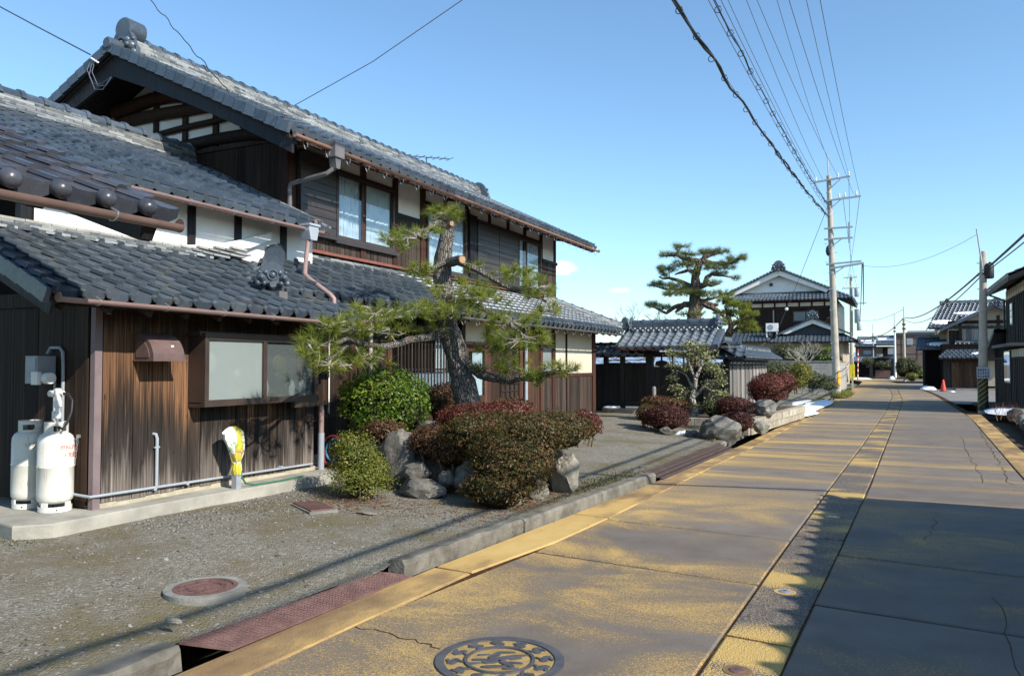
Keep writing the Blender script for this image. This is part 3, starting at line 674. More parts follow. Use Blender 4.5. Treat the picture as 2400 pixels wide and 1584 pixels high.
def gpt(s, q):
    y = 10.72 + 4.45 * s; xr = interp(LT, y) + .03; return Vector((xr - .30 + .30 * q, y, .10 - .085 * q))
for q0, q1 in ((.0, .16), (.27, .43), (.55, .71), (.84, 1.0)):
    V = [gpt(i / 8, q) for i in range(9) for q in (q0, q1)]; V2 = [v - Vector((0, 0, .02)) for v in V]; n = len(V)
    F = [(2 * i, 2 * i + 1, 2 * i + 3, 2 * i + 2) for i in range(8)] + [(2 * i, 2 * i + 2, n + 2 * i + 2, n + 2 * i) for i in range(8)] + [(2 * i + 1, 2 * i + 3, n + 2 * i + 3, n + 2 * i + 1) for i in range(8)] + [(0, n, n + 1, 1)]
    MB().add(V + V2, F).build('bar', 'grate', gr)
MB().bx(-3.42, -2.5, 10.6, 15.4, -.28, -.1).build('gutter', 'dark', kind='structure')

# concrete apron round the kitchen wing
ap = [(-12, 4.12), (-7.4, 4.20), (-6.62, 4.08), (-6.42, 4.30), (-6.42, 5.2), (-6.40, 6.0), (-6.32, 6.7), (-6.26, 7.5), (-6.3, 8.9), (-7.3, 9.0), (-12, 9.0)]
mb = MB(); n = len(ap); ap2 = [(x * .9985 - .012, y + .006) for x, y in ap]
mb.add([(x, y, .02) for x, y in ap] + [(x, y, .238) for x, y in ap] + [(x, y, .252) for x, y in ap2], [tuple(range(2 * n, 3 * n))] + [(i, (i + 1) % n, n + (i + 1) % n, n + i) for i in range(n)] + [(n + i, n + (i + 1) % n, 2 * n + (i + 1) % n, 2 * n + i) for i in range(n)])
mb.build('concrete_apron', 'apron', kind='structure')

# loose stones on the yard: the larger ones singly visible lie with the finer gravel as one scatter
def pebbles(name, n, fpos, smin, smax, mat='pebble', parent=None):
    base = np.array([(1, 0, 0), (-1, 0, 0), (0, 1, 0), (0, -1, 0), (0, 0, 1), (0, 0, -1)], np.float32); fc = np.array([(0, 2, 4), (2, 1, 4), (1, 3, 4), (3, 0, 4), (2, 0, 5), (1, 2, 5), (3, 1, 5), (0, 3, 5)])
    V, F = [], []
    for i in range(n):
        x, y = fpos(); s = smin + (smax - smin) * random.random() ** 3; b = base * np.random.uniform(.55, 1.1, (6, 1)) * np.array([s, s * random.uniform(.5, .95), s * random.uniform(.3, .6)])
        a = random.random() * 6.28; ca, sa = math.cos(a), math.sin(a); b = b @ np.array([[ca, sa, 0], [-sa, ca, 0], [0, 0, 1]]); V.append(b + np.array([x, y, yard_z(x, y) + s * .12])); F.append(fc + 6 * i)
    o = link(name, np_mesh(name, np.concatenate(V), np.concatenate(F)), parent, M[mat]); o['kind'] = 'stuff'; return o
def p1():
    while True:
        y = random.uniform(4.9, 8.2); d = abs(random.gauss(0, .55)); x = -6.36 + .05 * (y - 5) + d + .02
        if x < -4.3: return x, y
def p2():
    y = 2.2 + 9 * random.random() ** 1.5; return interp(LT, y) - .35 - 3.6 * random.random(), y
pebbles('gravel', 3600, p1, .006, .026); pebbles('gravel', 5200, p2, .004, .022); pebbles('gravel', 240, p2, .012, .038)
# dry leaves under the shrubs
def leaves_on_ground(n, cx, cy, rx, ry, mat):
    V, F = [], []
    for i in range(n):
        x = cx + random.gauss(0, rx); y = cy + random.gauss(0, ry); a = random.random() * 6.28; s = random.uniform(.010, .022)
        c = Vector((x, y, yard_z(x, y) + .006)); u = Vector((math.cos(a), math.sin(a), random.uniform(-.3, .3))) * s; v = Vector((-math.sin(a), math.cos(a), random.uniform(-.3, .3))) * s * .5
        V += [c - u, c + v, c + u, c - v]; F.append((4 * i, 4 * i + 1, 4 * i + 2, 4 * i + 3))
    o = link('fallen_leaves', np_mesh('fallen_leaves', V, F), None, M[mat]); o['kind'] = 'stuff'
leaves_on_ground(900, -3.62, 7.8, .14, .7, 'leaf_dead'); leaves_on_ground(700, -5.2, 6.85, .3, .25, 'leaf_dead'); leaves_on_ground(300, -4.4, 6.8, .5, .25, 'leaf_dead')
def moss(n, fpos, mat='leaf_grass', hmin=.008, hmax=.03, name='moss'):
    V, F = [], []
    for i in range(n):
        x, y = fpos(); z = yard_z(x, y); a = random.random() * 6.28; h = random.uniform(hmin, hmax); wd = h * .35
        dx, dy = math.cos(a) * wd, math.sin(a) * wd; V += [(x - dx, y - dy, z), (x + dx, y + dy, z), (x + random.uniform(-1, 1) * h * .6, y + random.uniform(-1, 1) * h * .6, z + h)]; F.append((3 * i, 3 * i + 1, 3 * i + 2))
    o = link(name, np_mesh(name, V, F), None, M[mat]); o['kind'] = 'stuff'
def pm1():
    y = random.gauss(9.4, .7); return interp(LT, y) - .22 - abs(random.gauss(0, .22)), y
def pm2():
    return -7.2 + random.gauss(0, .5), 4.06 + random.gauss(0, .1)
moss(1500, pm1, 'leaf_olive'); moss(900, pm2, 'leaf_olive', .006, .02)
def pm3():
    y = random.uniform(15.4, 45); return interp(LT, y) - .38 - abs(random.gauss(0, .1)), y
moss(2600, pm3, 'leaf_olive', .02, .07, 'grass')

# ================================================================== THE KITCHEN WING (boarded wall in front)
def planks_x(parent, name, x, y0, y1, z0, z1, wd, mat, jit=.005, th=.02, gap=.007, skip=()):
    """upright boards on a wall that faces +X; skip = (ya, yb, za, zb) openings"""
    n = max(1, round((y1 - y0) / wd)); st = (y1 - y0) / n; me = ubox(mat)
    for i in range(n):
        a, b = y0 + i * st, y0 + (i + 1) * st; segs = [(z0 + random.uniform(-.008, .008), z1)]
        for (ya, yb, za, zb) in skip:
            if a < yb and b > ya:
                ns = []
                for (p, q) in segs:
                    if za > p: ns.append((p, min(q, za)))
                    if zb < q: ns.append((max(p, zb), q))
                segs = [s_ for s_ in ns if s_[1] - s_[0] > .03]
        for (p, q) in segs: link(name, me, parent, None, S((x + th / 2 + random.uniform(-jit, jit), (a + b) / 2, (p + q) / 2), th, st - gap, q - p))
def planks_y(parent, name, y, x0, x1, z0, z1, wd, mat, jit=.004, th=.02, gap=.004):
    """upright boards on a wall that faces -Y"""
    n = max(1, round((x1 - x0) / wd)); st = (x1 - x0) / n; me = ubox(mat)
    for i in range(n): link(name, me, parent, None, S((x0 + (i + .5) * st, y - th / 2 + random.uniform(-jit, jit), (z0 + z1) / 2), st - gap, th, z1 - z0 + random.uniform(-.01, .0)))
def gutter_y(parent, x, y0, y1, z, r, mat, hooks=.45, drop=0.0, hook=True, rise=0.03):
    """half-round gutter along Y with wire brackets"""
    n = 10; V, F = [], []
    for y, dz in ((y0, rise), (y1, 0)):
        for rr in (r, r * .86):
            for k in range(n + 1): a = math.pi + math.pi * k / n; V.append((x + rr * math.cos(a), y, z + dz + rr * math.sin(a)))
    m = n + 1
    for k in range(n): F += [(k, k + 1, 2 * m + k + 1, 2 * m + k), (m + k + 1, m + k, 3 * m + k, 3 * m + k + 1)]
    F += [(0, 2 * m, 3 * m, m), (n, m + n, 3 * m + n, 2 * m + n)]; F += [(k, m + k, m + k + 1, k + 1) for k in range(n)] + [(2 * m + k + 1, 3 * m + k + 1, 3 * m + k, 2 * m + k) for k in range(n)]
    g = MB().add(V, F).build('gutter', mat, parent, smooth=True)
    for ye in (y0, y1): MB().lathe([(r * 1.03, -.004), (r * 1.03, .004)], 16, frame((x, ye, z + (rise if ye == y0 else 0) - .002), (1, 0, 0), (0, 0, 1), (0, 1, 0))).build('end_cap', mat, g)
    k = int((y1 - y0) / hooks)
    for i in range(k):
        y = y0 + (i + .5) * (y1 - y0) / k; zz = z + rise * (y1 - y) / (y1 - y0); P = [(x + r * 1.08 * math.cos(a), y, zz + r * 1.08 * math.sin(a)) for a in [math.pi * (1.0 + .1 * q) for q in range(0, 11)]] + [(x - r * .4, y, zz + r * .7)]
        if drop: P = [(x - r * 1.2, y, zz + .03), (x - r * 1.7, y + .01, zz - .06), (x - r * .8, y + .015, zz - drop), (x + r * .2, y + .01, zz - drop * .8), (x + r * .5, y, zz - drop * .45)]; 
        MB().tube(P, .006 if not drop else .005, 5).build('bracket', 'steel' if not drop else 'pvc', g)
    return g
def pipe(parent, pts, r, mat, name='downpipe', n=10): return MB().tube(pts, r, n).build(name, mat, parent, smooth=True)

wing = thing('kitchen_wing', 'low wing of burnt and bleached cedar boards with white plaster band under tiled roofs', 'house wing', (-6.9, 6.4, .25))
WX = -6.7
wall = box('wall', 'dark', wing, -12, WX - .012, 4.86, 7.95, .29, 2.2)
box('footing', 'mortar', wing, -12, WX + .012, 4.9, 7.97, .2, .30)
planks_x(wall, 'plank', WX, 4.93, 7.93, .30, 2.16, .165, 'front_plank')
for a, b in ((4.86, 4.93),): box('corner_trim', 'trim', wing, WX - .03, WX + .034, a - .02, b - .015, .235, 2.14, label='faded purplish corner strip')
planks_y(wall, 'plank', 4.86, -11.8, WX - .06, .27, 2.16, .19, 'dark_plank')
box('top_plate', 'beam', wing, -12, WX + .05, 4.82, 8.0, 2.16, 2.30)
# lower roof
u_, v45 = (0, 1, 0), lambda sl: (-math.cos(sl), 0, math.sin(sl))
sl1 = math.atan(.47); lt, le = tile_mesh(.24, .195, 'tile_low'), tile_mesh(.24, .195, 'tile_low', kind='disc')
EX, EZ = -6.20, 2.19
def roof_deck(parent, ex, ez, y0, y1, run, slope, th=.05, mat='beam', name='roof'):
    c = math.atan(slope); p0 = Vector((ex - .03, 0, ez - .045)); p1 = p0 + Vector((-run, 0, run * slope))
    return MB().prism([(p0.x, p0.z), (p1.x, p1.z), (p1.x, p1.z - th), (p0.x, p0.z - th)], lambda a, b, d: Vector((a, d, b)), y0, y1).build(name, mat, parent)
rf = roof_deck(wing, EX, EZ, 4.12, 8.6, 1.7, .47)
a, b = field((EX, 4.09, EZ), u_, v45(sl1), 18, 9, .24, .195, lt, le)
lay(rf, 'roof_tile', a, 300); lay(rf, 'eave_tile', b, 300)
for i in range(9):   # verge tiles hang over the bargeboard
    p = Vector((EX, 4.09, EZ)) + Vector(v45(sl1)) * (i * .19)
    link('verge_tile', ubox('tile'), rf, None, frame(p + Vector((0, -.02, -.02)) + Vector(v45(sl1)) * .11, (0, 1, 0), v45(sl1), Vector((0, 1, 0)).cross(Vector(v45(sl1)))) @ Matrix.Rotation(.05, 4, 'X') @ Matrix.Diagonal((.05, .22, .13, 1)))
MB().beam((EX - .02, 4.13, EZ - .1), (EX - 1.66, 4.13, EZ - .1 + .77), .03, .17).build('bargeboard', 'black_beam', rf)
for i in range(11): MB().beam((EX + .0, 4.22 + i * .42, EZ - .12), (EX - .9, 4.22 + i * .42, EZ - .12 + .423), .04, .06).build('rafter', 'beam', rf)
gutter_y(wing, EX + .06, 4.12, 8.35, EZ - .07, .042, 'pink', .62, rise=.035)
# courses of flat tile against the white wall
for k in range(4):
    for i in range(13):
        y0 = 4.15 + i * .27 + (.13 if k % 2 else 0); zc = 2.925 + .034 * k - .004 * (i - 7) * 0; bow = .10 * sst(y0, 6.6, 7.7)
        link('ridge_tile', ubox('noshi' if k < 3 else 'apron'), rf, None, S((-7.70 - .035 * k, y0 + .13, zc + bow), .2, .262, .026, Matrix.Rotation(random.uniform(-.012, .012) - (.0 if not bow else .05), 4, 'X')))
# white band above, its posts, and the upper roof of the wing
PX = -7.86
box('plaster_band', 'plaster', wing, -12, PX, 5.0, 9.26, 3.0, 3.655)
for yc in (4.9, 6.28, 6.98, 7.75, 8.62): box('post', 'black_beam', wing, PX - .06, PX + .03, yc - .055, yc + .055, 3.0, 3.65)
MB().prism([(6.4, 3.02), (6.9, 3.01), (7.4, 3.06), (7.9, 3.17), (8.3, 3.34), (8.3, 3.44), (7.8, 3.28), (7.3, 3.13), (6.8, 3.06)], lambda a, b, d: Vector((d, a, b)), PX - .02, PX + .09).build('curved_fillet', 'plaster', wing)
box('gable_board', 'dark', wing, -12, PX, 4.86, 5.0, 2.3, 3.5)
EX2, EZ2 = -7.50, 3.60; mt, mte = tile_mesh(.235, .22, 'tile'), tile_mesh(.235, .22, 'tile', kind='eave')
sl2 = math.atan(.455); rf2 = roof_deck(wing, EX2, EZ2, 3.3, 9.25, 2.92, .455)
a, b = field((EX2, 3.3, EZ2), u_, v45(sl2), 25, 15, .235, .22, mt, mte)
lay(rf2, 'roof_tile', a, 300); lay(rf2, 'eave_tile', b, 300)
MB().prism([(-10.45, 4.90), (-7.9, 3.7), (-13.0, 3.7)], lambda a, b, d: Vector((a, d, b)), 4.9, 9.25).build('roof_back', 'slate', wing)
gutter_y(wing, EX2 + .06, 4.2, 8.98, EZ2 - .07, .042, 'pink', .62, rise=.02)
ridge(rf2, (-10.4, 3.3, 4.92), (-10.4, 9.22, 4.92), 6, .30, .036, .10)
# flat courses where this roof meets the gable of the big house
for i in range(9):
    for k in range(2): link('flashing_tile', ubox('noshi'), rf2, None, frame(Vector((EX2 - .15, 9.2 - .03 * k, EZ2 + .10 + .035 * k)) + Vector(v45(sl2)) * (.29 * i + .14 * k), (0, 1, 0), v45(sl2), Vector((0, 1, 0)).cross(Vector(v45(sl2)))) @ Matrix.Diagonal((.16, .282, .03, 1)))
# projecting kitchen window
kw = MB(); FX = -6.44
for (y0, y1, z0, z1) in ((5.93, 7.72, 1.86, 1.93), (5.93, 7.72, 1.155, 1.225), (5.93, 5.985, 1.225, 1.86), (7.65, 7.72, 1.225, 1.86), (6.775, 6.83, 1.225, 1.86)): kw.bx(FX - .06, FX, y0, y1, z0, z1)
kwo = kw.build('kitchen_window', 'alu_brown', wing)
MB().bx(WX, FX - .06, 5.93, 5.95, 1.2, 1.9).bx(WX, FX - .06, 7.70, 7.72, 1.2, 1.9).bx(WX, FX - .05, 5.9, 7.74, 1.9, 1.945).bx(WX, FX - .06, 5.93, 7.72, 1.15, 1.19).build('window_box', 'alu_brown', kwo)
MB().prism([(7.3, 1.155), (7.72, 1.155), (7.74, 1.2), (7.74, 1.13), (7.66, 1.085), (7.3, 1.085)], lambda a, b, d: Vector((d, a, b)), FX - .055, FX - .004).build('apron_panel', 'alu_brown', kwo)
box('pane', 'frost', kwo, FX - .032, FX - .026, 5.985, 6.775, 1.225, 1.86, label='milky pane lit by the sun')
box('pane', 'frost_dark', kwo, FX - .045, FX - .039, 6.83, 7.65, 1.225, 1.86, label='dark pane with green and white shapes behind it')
box('shelf', 'alu_brown', kwo, WX, FX - .07, 5.98, 7.68, 1.2, 1.222)
for nm, c, r, mt_ in (('white_dish', (FX - .1, 6.08, 1.62), (.01, .10, .11), 'white'), ('green_bottle', (FX - .09, 6.36, 1.38), (.018, .018, .17), 'pvc_pale'), ('white_jar', (FX - .1, 6.47, 1.5), (.03, .05, .05), 'white'), ('yellow_box', (FX - .1, 6.47, 1.27), (.03, .08, .035), 'orange_yellow'),
                      ('yellow_sponge', (FX - .1, 6.05, 1.27), (.03, .06, .03), 'orange_yellow'), ('green_plant', (FX - .10, 7.12, 1.62), (.03, .10, .10), 'leaf_yellow'), ('green_plant', (FX - .12, 7.22, 1.46), (.03, .14, .08), 'leaf_green'), ('white_bottle', (FX - .09, 7.34, 1.30), (.03, .05, .12), 'white'), ('white_bottle', (FX - .09, 7.52, 1.30), (.03, .06, .12), 'white'), ('white_cup', (FX - .09, 6.9, 1.32), (.03, .05, .10), 'white')):
    q = MB().sphere(c, r, 12, 8).build(nm, mt_, None, smooth=True)
    tag(q, {'white_dish': 'white dish seen blurred behind the milky kitchen pane', 'green_bottle': 'pale green bottle blurred behind the milky kitchen pane', 'white_jar': 'small white jar behind the milky pane beside the bottle', 'yellow_box': 'orange box blurred low behind the milky kitchen pane', 'yellow_sponge': 'yellow sponge in the lower left corner of the milky pane', 'green_plant': 'yellow green leaves blurred behind the dark kitchen pane' if c[2] > 1.5 else 'dark green leaves below the yellow ones behind the kitchen pane', 'white_bottle': 'white bottle behind the dark kitchen pane, nearer its middle' if c[1] < 7.4 else 'white bottle behind the dark kitchen pane at its right edge', 'white_cup': 'whitish cup behind the dark pane beside the mullion'}[nm], {'green_plant': 'plant', 'yellow_box': 'box', 'white_dish': 'dish', 'yellow_sponge': 'sponge', 'white_jar': 'jar', 'white_cup': 'cup'}.get(nm, 'bottle'))
# pipes on the boards
cond = thing('conduit', 'pale grey water pipe along the foot of the boarded wall', 'pipe', (WX + .03, 6.4, .38))
pipe(cond, [(-7.1, 4.80, .40), (-6.72, 4.80, .385), (-6.66, 4.81, .38), (-6.645, 4.9, .38), (-6.645, 7.86, .34)], .014, 'pvc_pale', 'pipe')
pipe(cond, [(-6.645, 5.52, .38), (-6.645, 5.52, .86), (-6.65, 5.51, .90), (-6.69, 5.5, .905)], .017, 'pvc_pale', 'riser')
pipe(cond, [(-6.645, 5.49, .77), (-6.645, 5.55, .77)], .010, 'pvc_pale', 'clamp')
for yy in (5.5, 5.9, 6.6, 7.3): pipe(cond, [(-6.69, yy, .36), (-6.63, yy, .36)], .02, 'pvc_pale', 'clamp')
# hood
hd = thing('vent_hood', 'dull brown sheet metal vent hood on the boarded wall', 'vent hood', (WX, 5.5, 1.63))
mb = MB(); P = []
for k in range(9): a = math.pi / 2 * k / 8; P.append((.27 * math.sin(a), 1.66 + .25 * math.cos(a)))
prof = [(0, 1.64)] + [(0, 1.91)] + P[1:] + [(.27, 1.64)]
mb.prism(prof, lambda a, b, d: Vector((WX + .02 + a, d, b)), 5.27, 5.64); mb.bx(WX + .02, WX + .31, 5.25, 5.66, 1.632, 1.645); ho = mb.build('shell', 'hood_m', hd)
MB().prism([(.03, 1.67), (.03, 1.84)] + [(x * .8, 1.67 + (z - 1.66) * .78) for x, z in P[1:]], lambda a, b, d: Vector((WX + .02 + a, d, b)), 5.262, 5.27).build('side_panel', 'hood_m', hd)
box('sticker', 'white', hd, WX + .2, WX + .262, 5.5, 5.53, 1.772, 1.79)
# ------------------------------------------------------------------ small things round the kitchen wing
def text_mesh(s, size, mat, fn, name, parent, label=None):
    cu = bpy.data.curves.new('text', 'FONT'); cu.body = s; cu.size = size; cu.align_x = 'CENTER'; cu.align_y = 'CENTER'; cu.resolution_u = 3
    t = bpy.data.objects.new('text', cu); col.objects.link(t); dg = bpy.context.evaluated_depsgraph_get(); me = bpy.data.meshes.new_from_object(t.evaluated_get(dg)); bpy.data.objects.remove(t)
    bm = bmesh.new(); bm.from_mesh(me); bmesh.ops.triangulate(bm, faces=bm.faces)
    for _ in range(2):
        es = [e for e in bm.edges if e.calc_length() > size * .3]
        if es: bmesh.ops.subdivide_edges(bm, edges=es, cuts=1)
    for v in bm.verts: v.co = Vector(fn(v.co.x, v.co.y))
    bm.to_mesh(me); bm.free(); me.materials.clear(); return link(name, me, parent, M[mat])
def cylinder_bottle(x, y, z, face, label, writing, tface):
    t = thing('gas_cylinder', label, 'gas cylinder', (x, y, z), 'gas cylinders on the apron'); r = .152; T = Matrix.Translation((x, y, z))
    prof = [(.08, .07), (.128, .085), (.148, .115), (r, .16), (r, .40), (r + .004, .405), (r + .004, .415), (r, .42), (r, .62), (.148, .66), (.135, .69), (.11, .712), (.07, .722), (.035, .728)]
    b_ = MB().lathe(prof, 36, T).build('body', 'white_paint', t, smooth=True)
    MB().lathe([(.134, 0), (.140, .004), (.140, .052), (.134, .052)], 32, T, False).build('foot_ring', 'white_paint', t, smooth=True)
    for k in range(8):
        a = face + k * math.pi / 4; c = Vector((x + .13 * math.cos(a), y + .13 * math.sin(a), z + .07)); W = frame(c, (-math.sin(a), math.cos(a), 0), (0, 0, 1), (math.cos(a), math.sin(a), 0))
        if k % 2: MB().bx(-.03, .03, -.02, .02, -.005, .009, W).build('bracket', 'white_paint', t)
        else: MB().lathe([(.007, .0), (.007, .0112)], 8, W @ Matrix.Translation((0, -.045, 0))).build('drain_hole', 'dark', t)
    mb = MB(); n = 30
    for i in range(n):
        a0, a1 = 2 * math.pi * i / n, 2 * math.pi * (i + 1) / n; rel = (a0 - face + math.pi) % (2 * math.pi) - math.pi; hz = [(.70, .735), (.785, .82)] if abs(rel - .15) < .62 or abs(abs(rel) - math.pi) < .5 else [(.70, .82)]
        for z0, z1 in hz:
            V = [(x + q * math.cos(a), y + q * math.sin(a), z + zz) for zz in (z0, z1) for q in (.094, .100) for a in (a0, a1)]
            mb.add(V, ((0, 1, 3, 2), (4, 6, 7, 5), (0, 4, 5, 1), (2, 3, 7, 6), (0, 2, 6, 4), (1, 5, 7, 3)))
    mb.build('collar', 'white_paint', t)
    v = MB().lathe([(.022, .72), (.022, .77), (.034, .772), (.034, .79), (.014, .792)], 12, T).tube([(x, y, z + .76), (x + .05, y - .02, z + .765)], .012, 8).build('valve', 'rust', t)
    for s_, zc, sz, mt_ in writing: text_mesh(s_, sz, mt_, lambda px, py, zc=zc: (x + (r + .0012) * math.cos(tface + px / r), y + (r + .0012) * math.sin(tface + px / r), z + zc + py), 'lettering', t)
    return t
A0 = math.radians(-28)
cylinder_bottle(-6.965, 4.68, .252, A0, 'white gas cylinder in front, with red lettering on its shoulder', [('燃料LPガス', .585, .050, 'red_plastic'), ('火気厳禁', .515, .050, 'red_plastic')], R(24))
cylinder_bottle(-7.36, 4.69, .252, A0 - .5, 'white gas cylinder behind the front one, half in its shadow', [('LPガス', .60, .05, 'pvc')], R(-20))
reg = thing('gas_regulator', 'white gas regulator on a short riser above the two cylinders', 'regulator', (-6.92, 4.62, 1.0))
pipe(reg, [(-6.92, 4.66, .95), (-6.92, 4.66, 1.14)], .012, 'steel', 'riser')
MB().lathe([(.02, 1.10), (.03, 1.115), (.03, 1.15), (.022, 1.16), (.022, 1.2), (.034, 1.21), (.034, 1.26), (.026, 1.28), (.03, 1.3), (.03, 1.37), (.018, 1.38)], 14, Matrix.Translation((-6.92, 4.66, 0))).tube([(-6.99, 4.645, 1.335), (-6.86, 4.675, 1.335)], .022, 10).tube([(-7.01, 4.64, 1.33), (-6.97, 4.65, 1.33)], .03, 10).bx(-6.96, -6.93, 4.63, 4.69, 1.09, 1.17).build('body', 'white', reg, smooth=True)
pipe(reg, [(-6.86, 4.67, 1.335), (-6.80, 4.68, 1.33), (-6.745, 4.68, 1.27), (-6.725, 4.66, 1.17), (-6.735, 4.62, 1.06), (-6.84, 4.66, 1.01), (-6.90, 4.66, 1.02)], .011, 'black', 'hose')
meter = thing('gas_meter', 'grey and white gas meter box on the shaded end wall', 'gas meter', (-7.22, 4.75, 1.5))
MB().bx(-7.38, -7.20, 4.64, 4.82, 1.42, 1.68).build('case', 'pvc', meter)
MB().bx(-7.26, -7.17, 4.62, 4.66, 1.41, 1.53).lathe([(.055, 0), (.055, .07), (.05, .075)], 16, frame((-7.16, 4.70, 1.47), (0, 1, 0), (0, 0, 1), (1, 0, 0))).build('dial_housing', 'white', meter, smooth=True)
box('cover', 'pvc_pale', meter, -7.36, -7.22, 4.632, 4.642, 1.55, 1.66)
mp = thing('meter_pipe', 'pale grey pipes rising to the gas meter on the end wall', 'pipe', (-7.12, 4.8, .9))
pipe(mp, [(-7.09, 4.82, .3), (-7.09, 4.82, 1.58), (-7.10, 4.82, 1.72), (-7.14, 4.82, 1.76), (-7.28, 4.82, 1.76), (-7.30, 4.8, 1.7)], .016, 'pvc_pale', 'pipe'); pipe(mp, [(-7.18, 4.8, .3), (-7.18, 4.8, 1.44)], .012, 'pvc_pale', 'pipe')
MB().sphere((-7.11, 4.8, 1.28), (.03, .03, .022), 8, 6).build('valve', 'white', mp)
ch = thing('chain', 'thin steel chain hanging from a hook beside the cylinders', 'chain', (-6.86, 4.83, .8))
box('hook_plate', 'steel', ch, -6.875, -6.84, 4.815, 4.835, .915, .945)
def links(p0, p1, n, sagz=0):
    for i in range(n):
        s = (i + .5) / n; c = Vector(p0).lerp(Vector(p1), s) - Vector((0, 0, sagz * 4 * s * (1 - s))); d = (Vector(p1) - Vector(p0)).normalized(); q = Vector((0, 1, 0)) if i % 2 else d.cross(Vector((0, 1, 0))).normalized(); L = (Vector(p1) - Vector(p0)).length / n * .62
        MB().tube([c + d * L * math.cos(a) + q * .009 * math.sin(a) for a in [2 * math.pi * k / 10 for k in range(11)]], .003, 5, False).build('chain_link', 'steel', ch)
links((-6.86, 4.82, .92), (-6.875, 4.80, .66), 8); links((-6.86, 4.82, .92), (-6.83, 4.70, .90), 6, .02)
# tap post wrapped in a plastic bag
tp = thing('tap_post', 'grey tap post wrapped in a white and yellow plastic bag tied at its neck', 'tap post', (-6.44, 6.38, .24))
box('post', 'pvc', tp, -6.475, -6.405, 6.345, 6.415, .24, .62)
rings = ((.40, .032, .05), (.46, .05, .055), (.52, .043, .045), (.535, .034, .036), (.56, .05, .05), (.63, .085, .06), (.72, .105, .075), (.80, .125, .075), (.86, .12, .07), (.90, .075, .05), (.925, .03, .02))
V, F = [], []; n = 22
for i, (z, ry, rx) in enumerate(rings):
    for k in range(n):
        a = 2 * math.pi * k / n; f = 1 + .22 * mnoise.noise((math.cos(a) * 1.7, math.sin(a) * 1.7, z * 7)) + (.1 if k % 2 else -.05) * (1 if z < .6 else .5); dy = -.055 * sst(z, .6, .92)
        V.append((-6.44 + rx * f * math.cos(a), 6.38 + dy + ry * f * math.sin(a), z + .02 * mnoise.noise((a * 2, z * 5, 3))))
for i in range(len(rings) - 1):
    for k in range(n): F.append((i * n + k, i * n + (k + 1) % n, (i + 1) * n + (k + 1) % n, (i + 1) * n + k))
F.append(tuple((len(rings) - 1) * n + k for k in range(n)))
t = NT('printed plastic bag', .28, .5); pz = t.xyz(); nn = t.noise(9, 3, .5); yy = t.math('ADD', pz[1], t.math('MULTIPLY', t.math('SUBTRACT', nn, .5), .06))
k = t.mix(t.step(yy, 6.30, 6.315), (.80, .82, .82), (.60, .53, .06)); k = t.mix(t.step(yy, 6.40, 6.415), k, (.80, .82, .83))
gz = t.math('MULTIPLY', t.math('MULTIPLY', t.step(pz[2], .60, .64), t.step(pz[2], .80, .76)), t.step(t.noise(34, 3, .6), .5, .56)); k = t.mix(t.math('MULTIPLY', gz, .8), k, (.10, .36, .12))
gz = t.math('MULTIPLY', t.step(pz[2], .56, .62), t.math('MULTIPLY', t.step(pz[2], .70, .66), t.step(t.noise(30, 2, .6, t.vadd(t.pos(), (3, 3, 3))), .56, .6))); k = t.mix(gz, k, (.65, .16, .22))
t.set(Base_Color=k); t.bump(t.noise(38, 3, .6), .8, .01); M['bag'] = t.m
MB().add(V, F).build('plastic_bag', 'bag', tp, smooth=True)
pipe(tp, [(-6.44 + .04 * math.cos(a), 6.38 + .04 * math.sin(a), .532) for a in [2 * math.pi * q / 12 for q in range(13)]], .006, 'white', 'tie', 6)
hose = thing('garden_hose', 'short green hose lying on the apron beside the wrapped tap post', 'hose', (-6.4, 6.8, .26))
pipe(hose, [(-6.45, 6.44, .50), (-6.44, 6.45, .38), (-6.42, 6.50, .29), (-6.40, 6.60, .264), (-6.38, 6.75, .262), (-6.36, 6.95, .262), (-6.37, 7.2, .262), (-6.39, 7.4, .262)], .011, 'green_hose', 'hose')
reel = thing('hose_reel', 'red hose reel wound with blue hose standing in the recess past the wing', 'hose reel', (-6.55, 8.25, .25))
for sx in (0, .16): MB().tube([(-6.55 + .20 * math.cos(a), 8.16 + sx, .47 + .20 * math.sin(a)) for a in [2 * math.pi * k / 20 for k in range(21)]], .018, 8, False).build('rim', 'red_dark', reel)
for q in range(4): MB().tube([(-6.55 + (.15 + .012 * (q % 2)) * math.cos(a), 8.19 + .03 * q, .47 + (.15 + .012 * (q % 2)) * math.sin(a)) for a in [2 * math.pi * k / 20 for k in range(21)]], .013, 8, False).build('hose_coil', 'blue', reel)
MB().bx(-6.72, -6.70, 8.14, 8.34, .25, .5).bx(-6.40, -6.38, 8.14, 8.34, .25, .5).bx(-6.72, -6.38, 8.24, 8.26, .46, .48).build('stand', 'red_dark', reel)
# ground covers
def cover(name, label, x0, y0, ux, uy, L, W_, z, mat):
    t = thing(name, label, 'ground plate', (x0, y0, z)); a = math.atan2(uy, ux); Wm = Matrix.Translation((x0, y0, z)) @ Matrix.Rotation(a, 4, 'Z')
    MB().bx(-L / 2, L / 2, -W_ / 2, W_ / 2, -.03, .018, Wm).build('plate', mat, t)
    for i in range(9): MB().bx(-L / 2 + .02, L / 2 - .02, -W_ / 2 + W_ * (i + .35) / 9, -W_ / 2 + W_ * (i + .6) / 9, .018, .021, Wm).build('rib', mat, t)
    MB().bx(-L / 2 - .02, L / 2 + .02, -W_ / 2 - .02, W_ / 2 + .02, -.04, .006, Wm).build('rim', 'concrete', t)
cover('square_cover', 'small square rusty cover plate set in the gravel left of the yellow green shrub', -5.36, 6.37, .85, -.5, .56, .25, yard_z(-5.36, 6.37) + .012, 'rust')
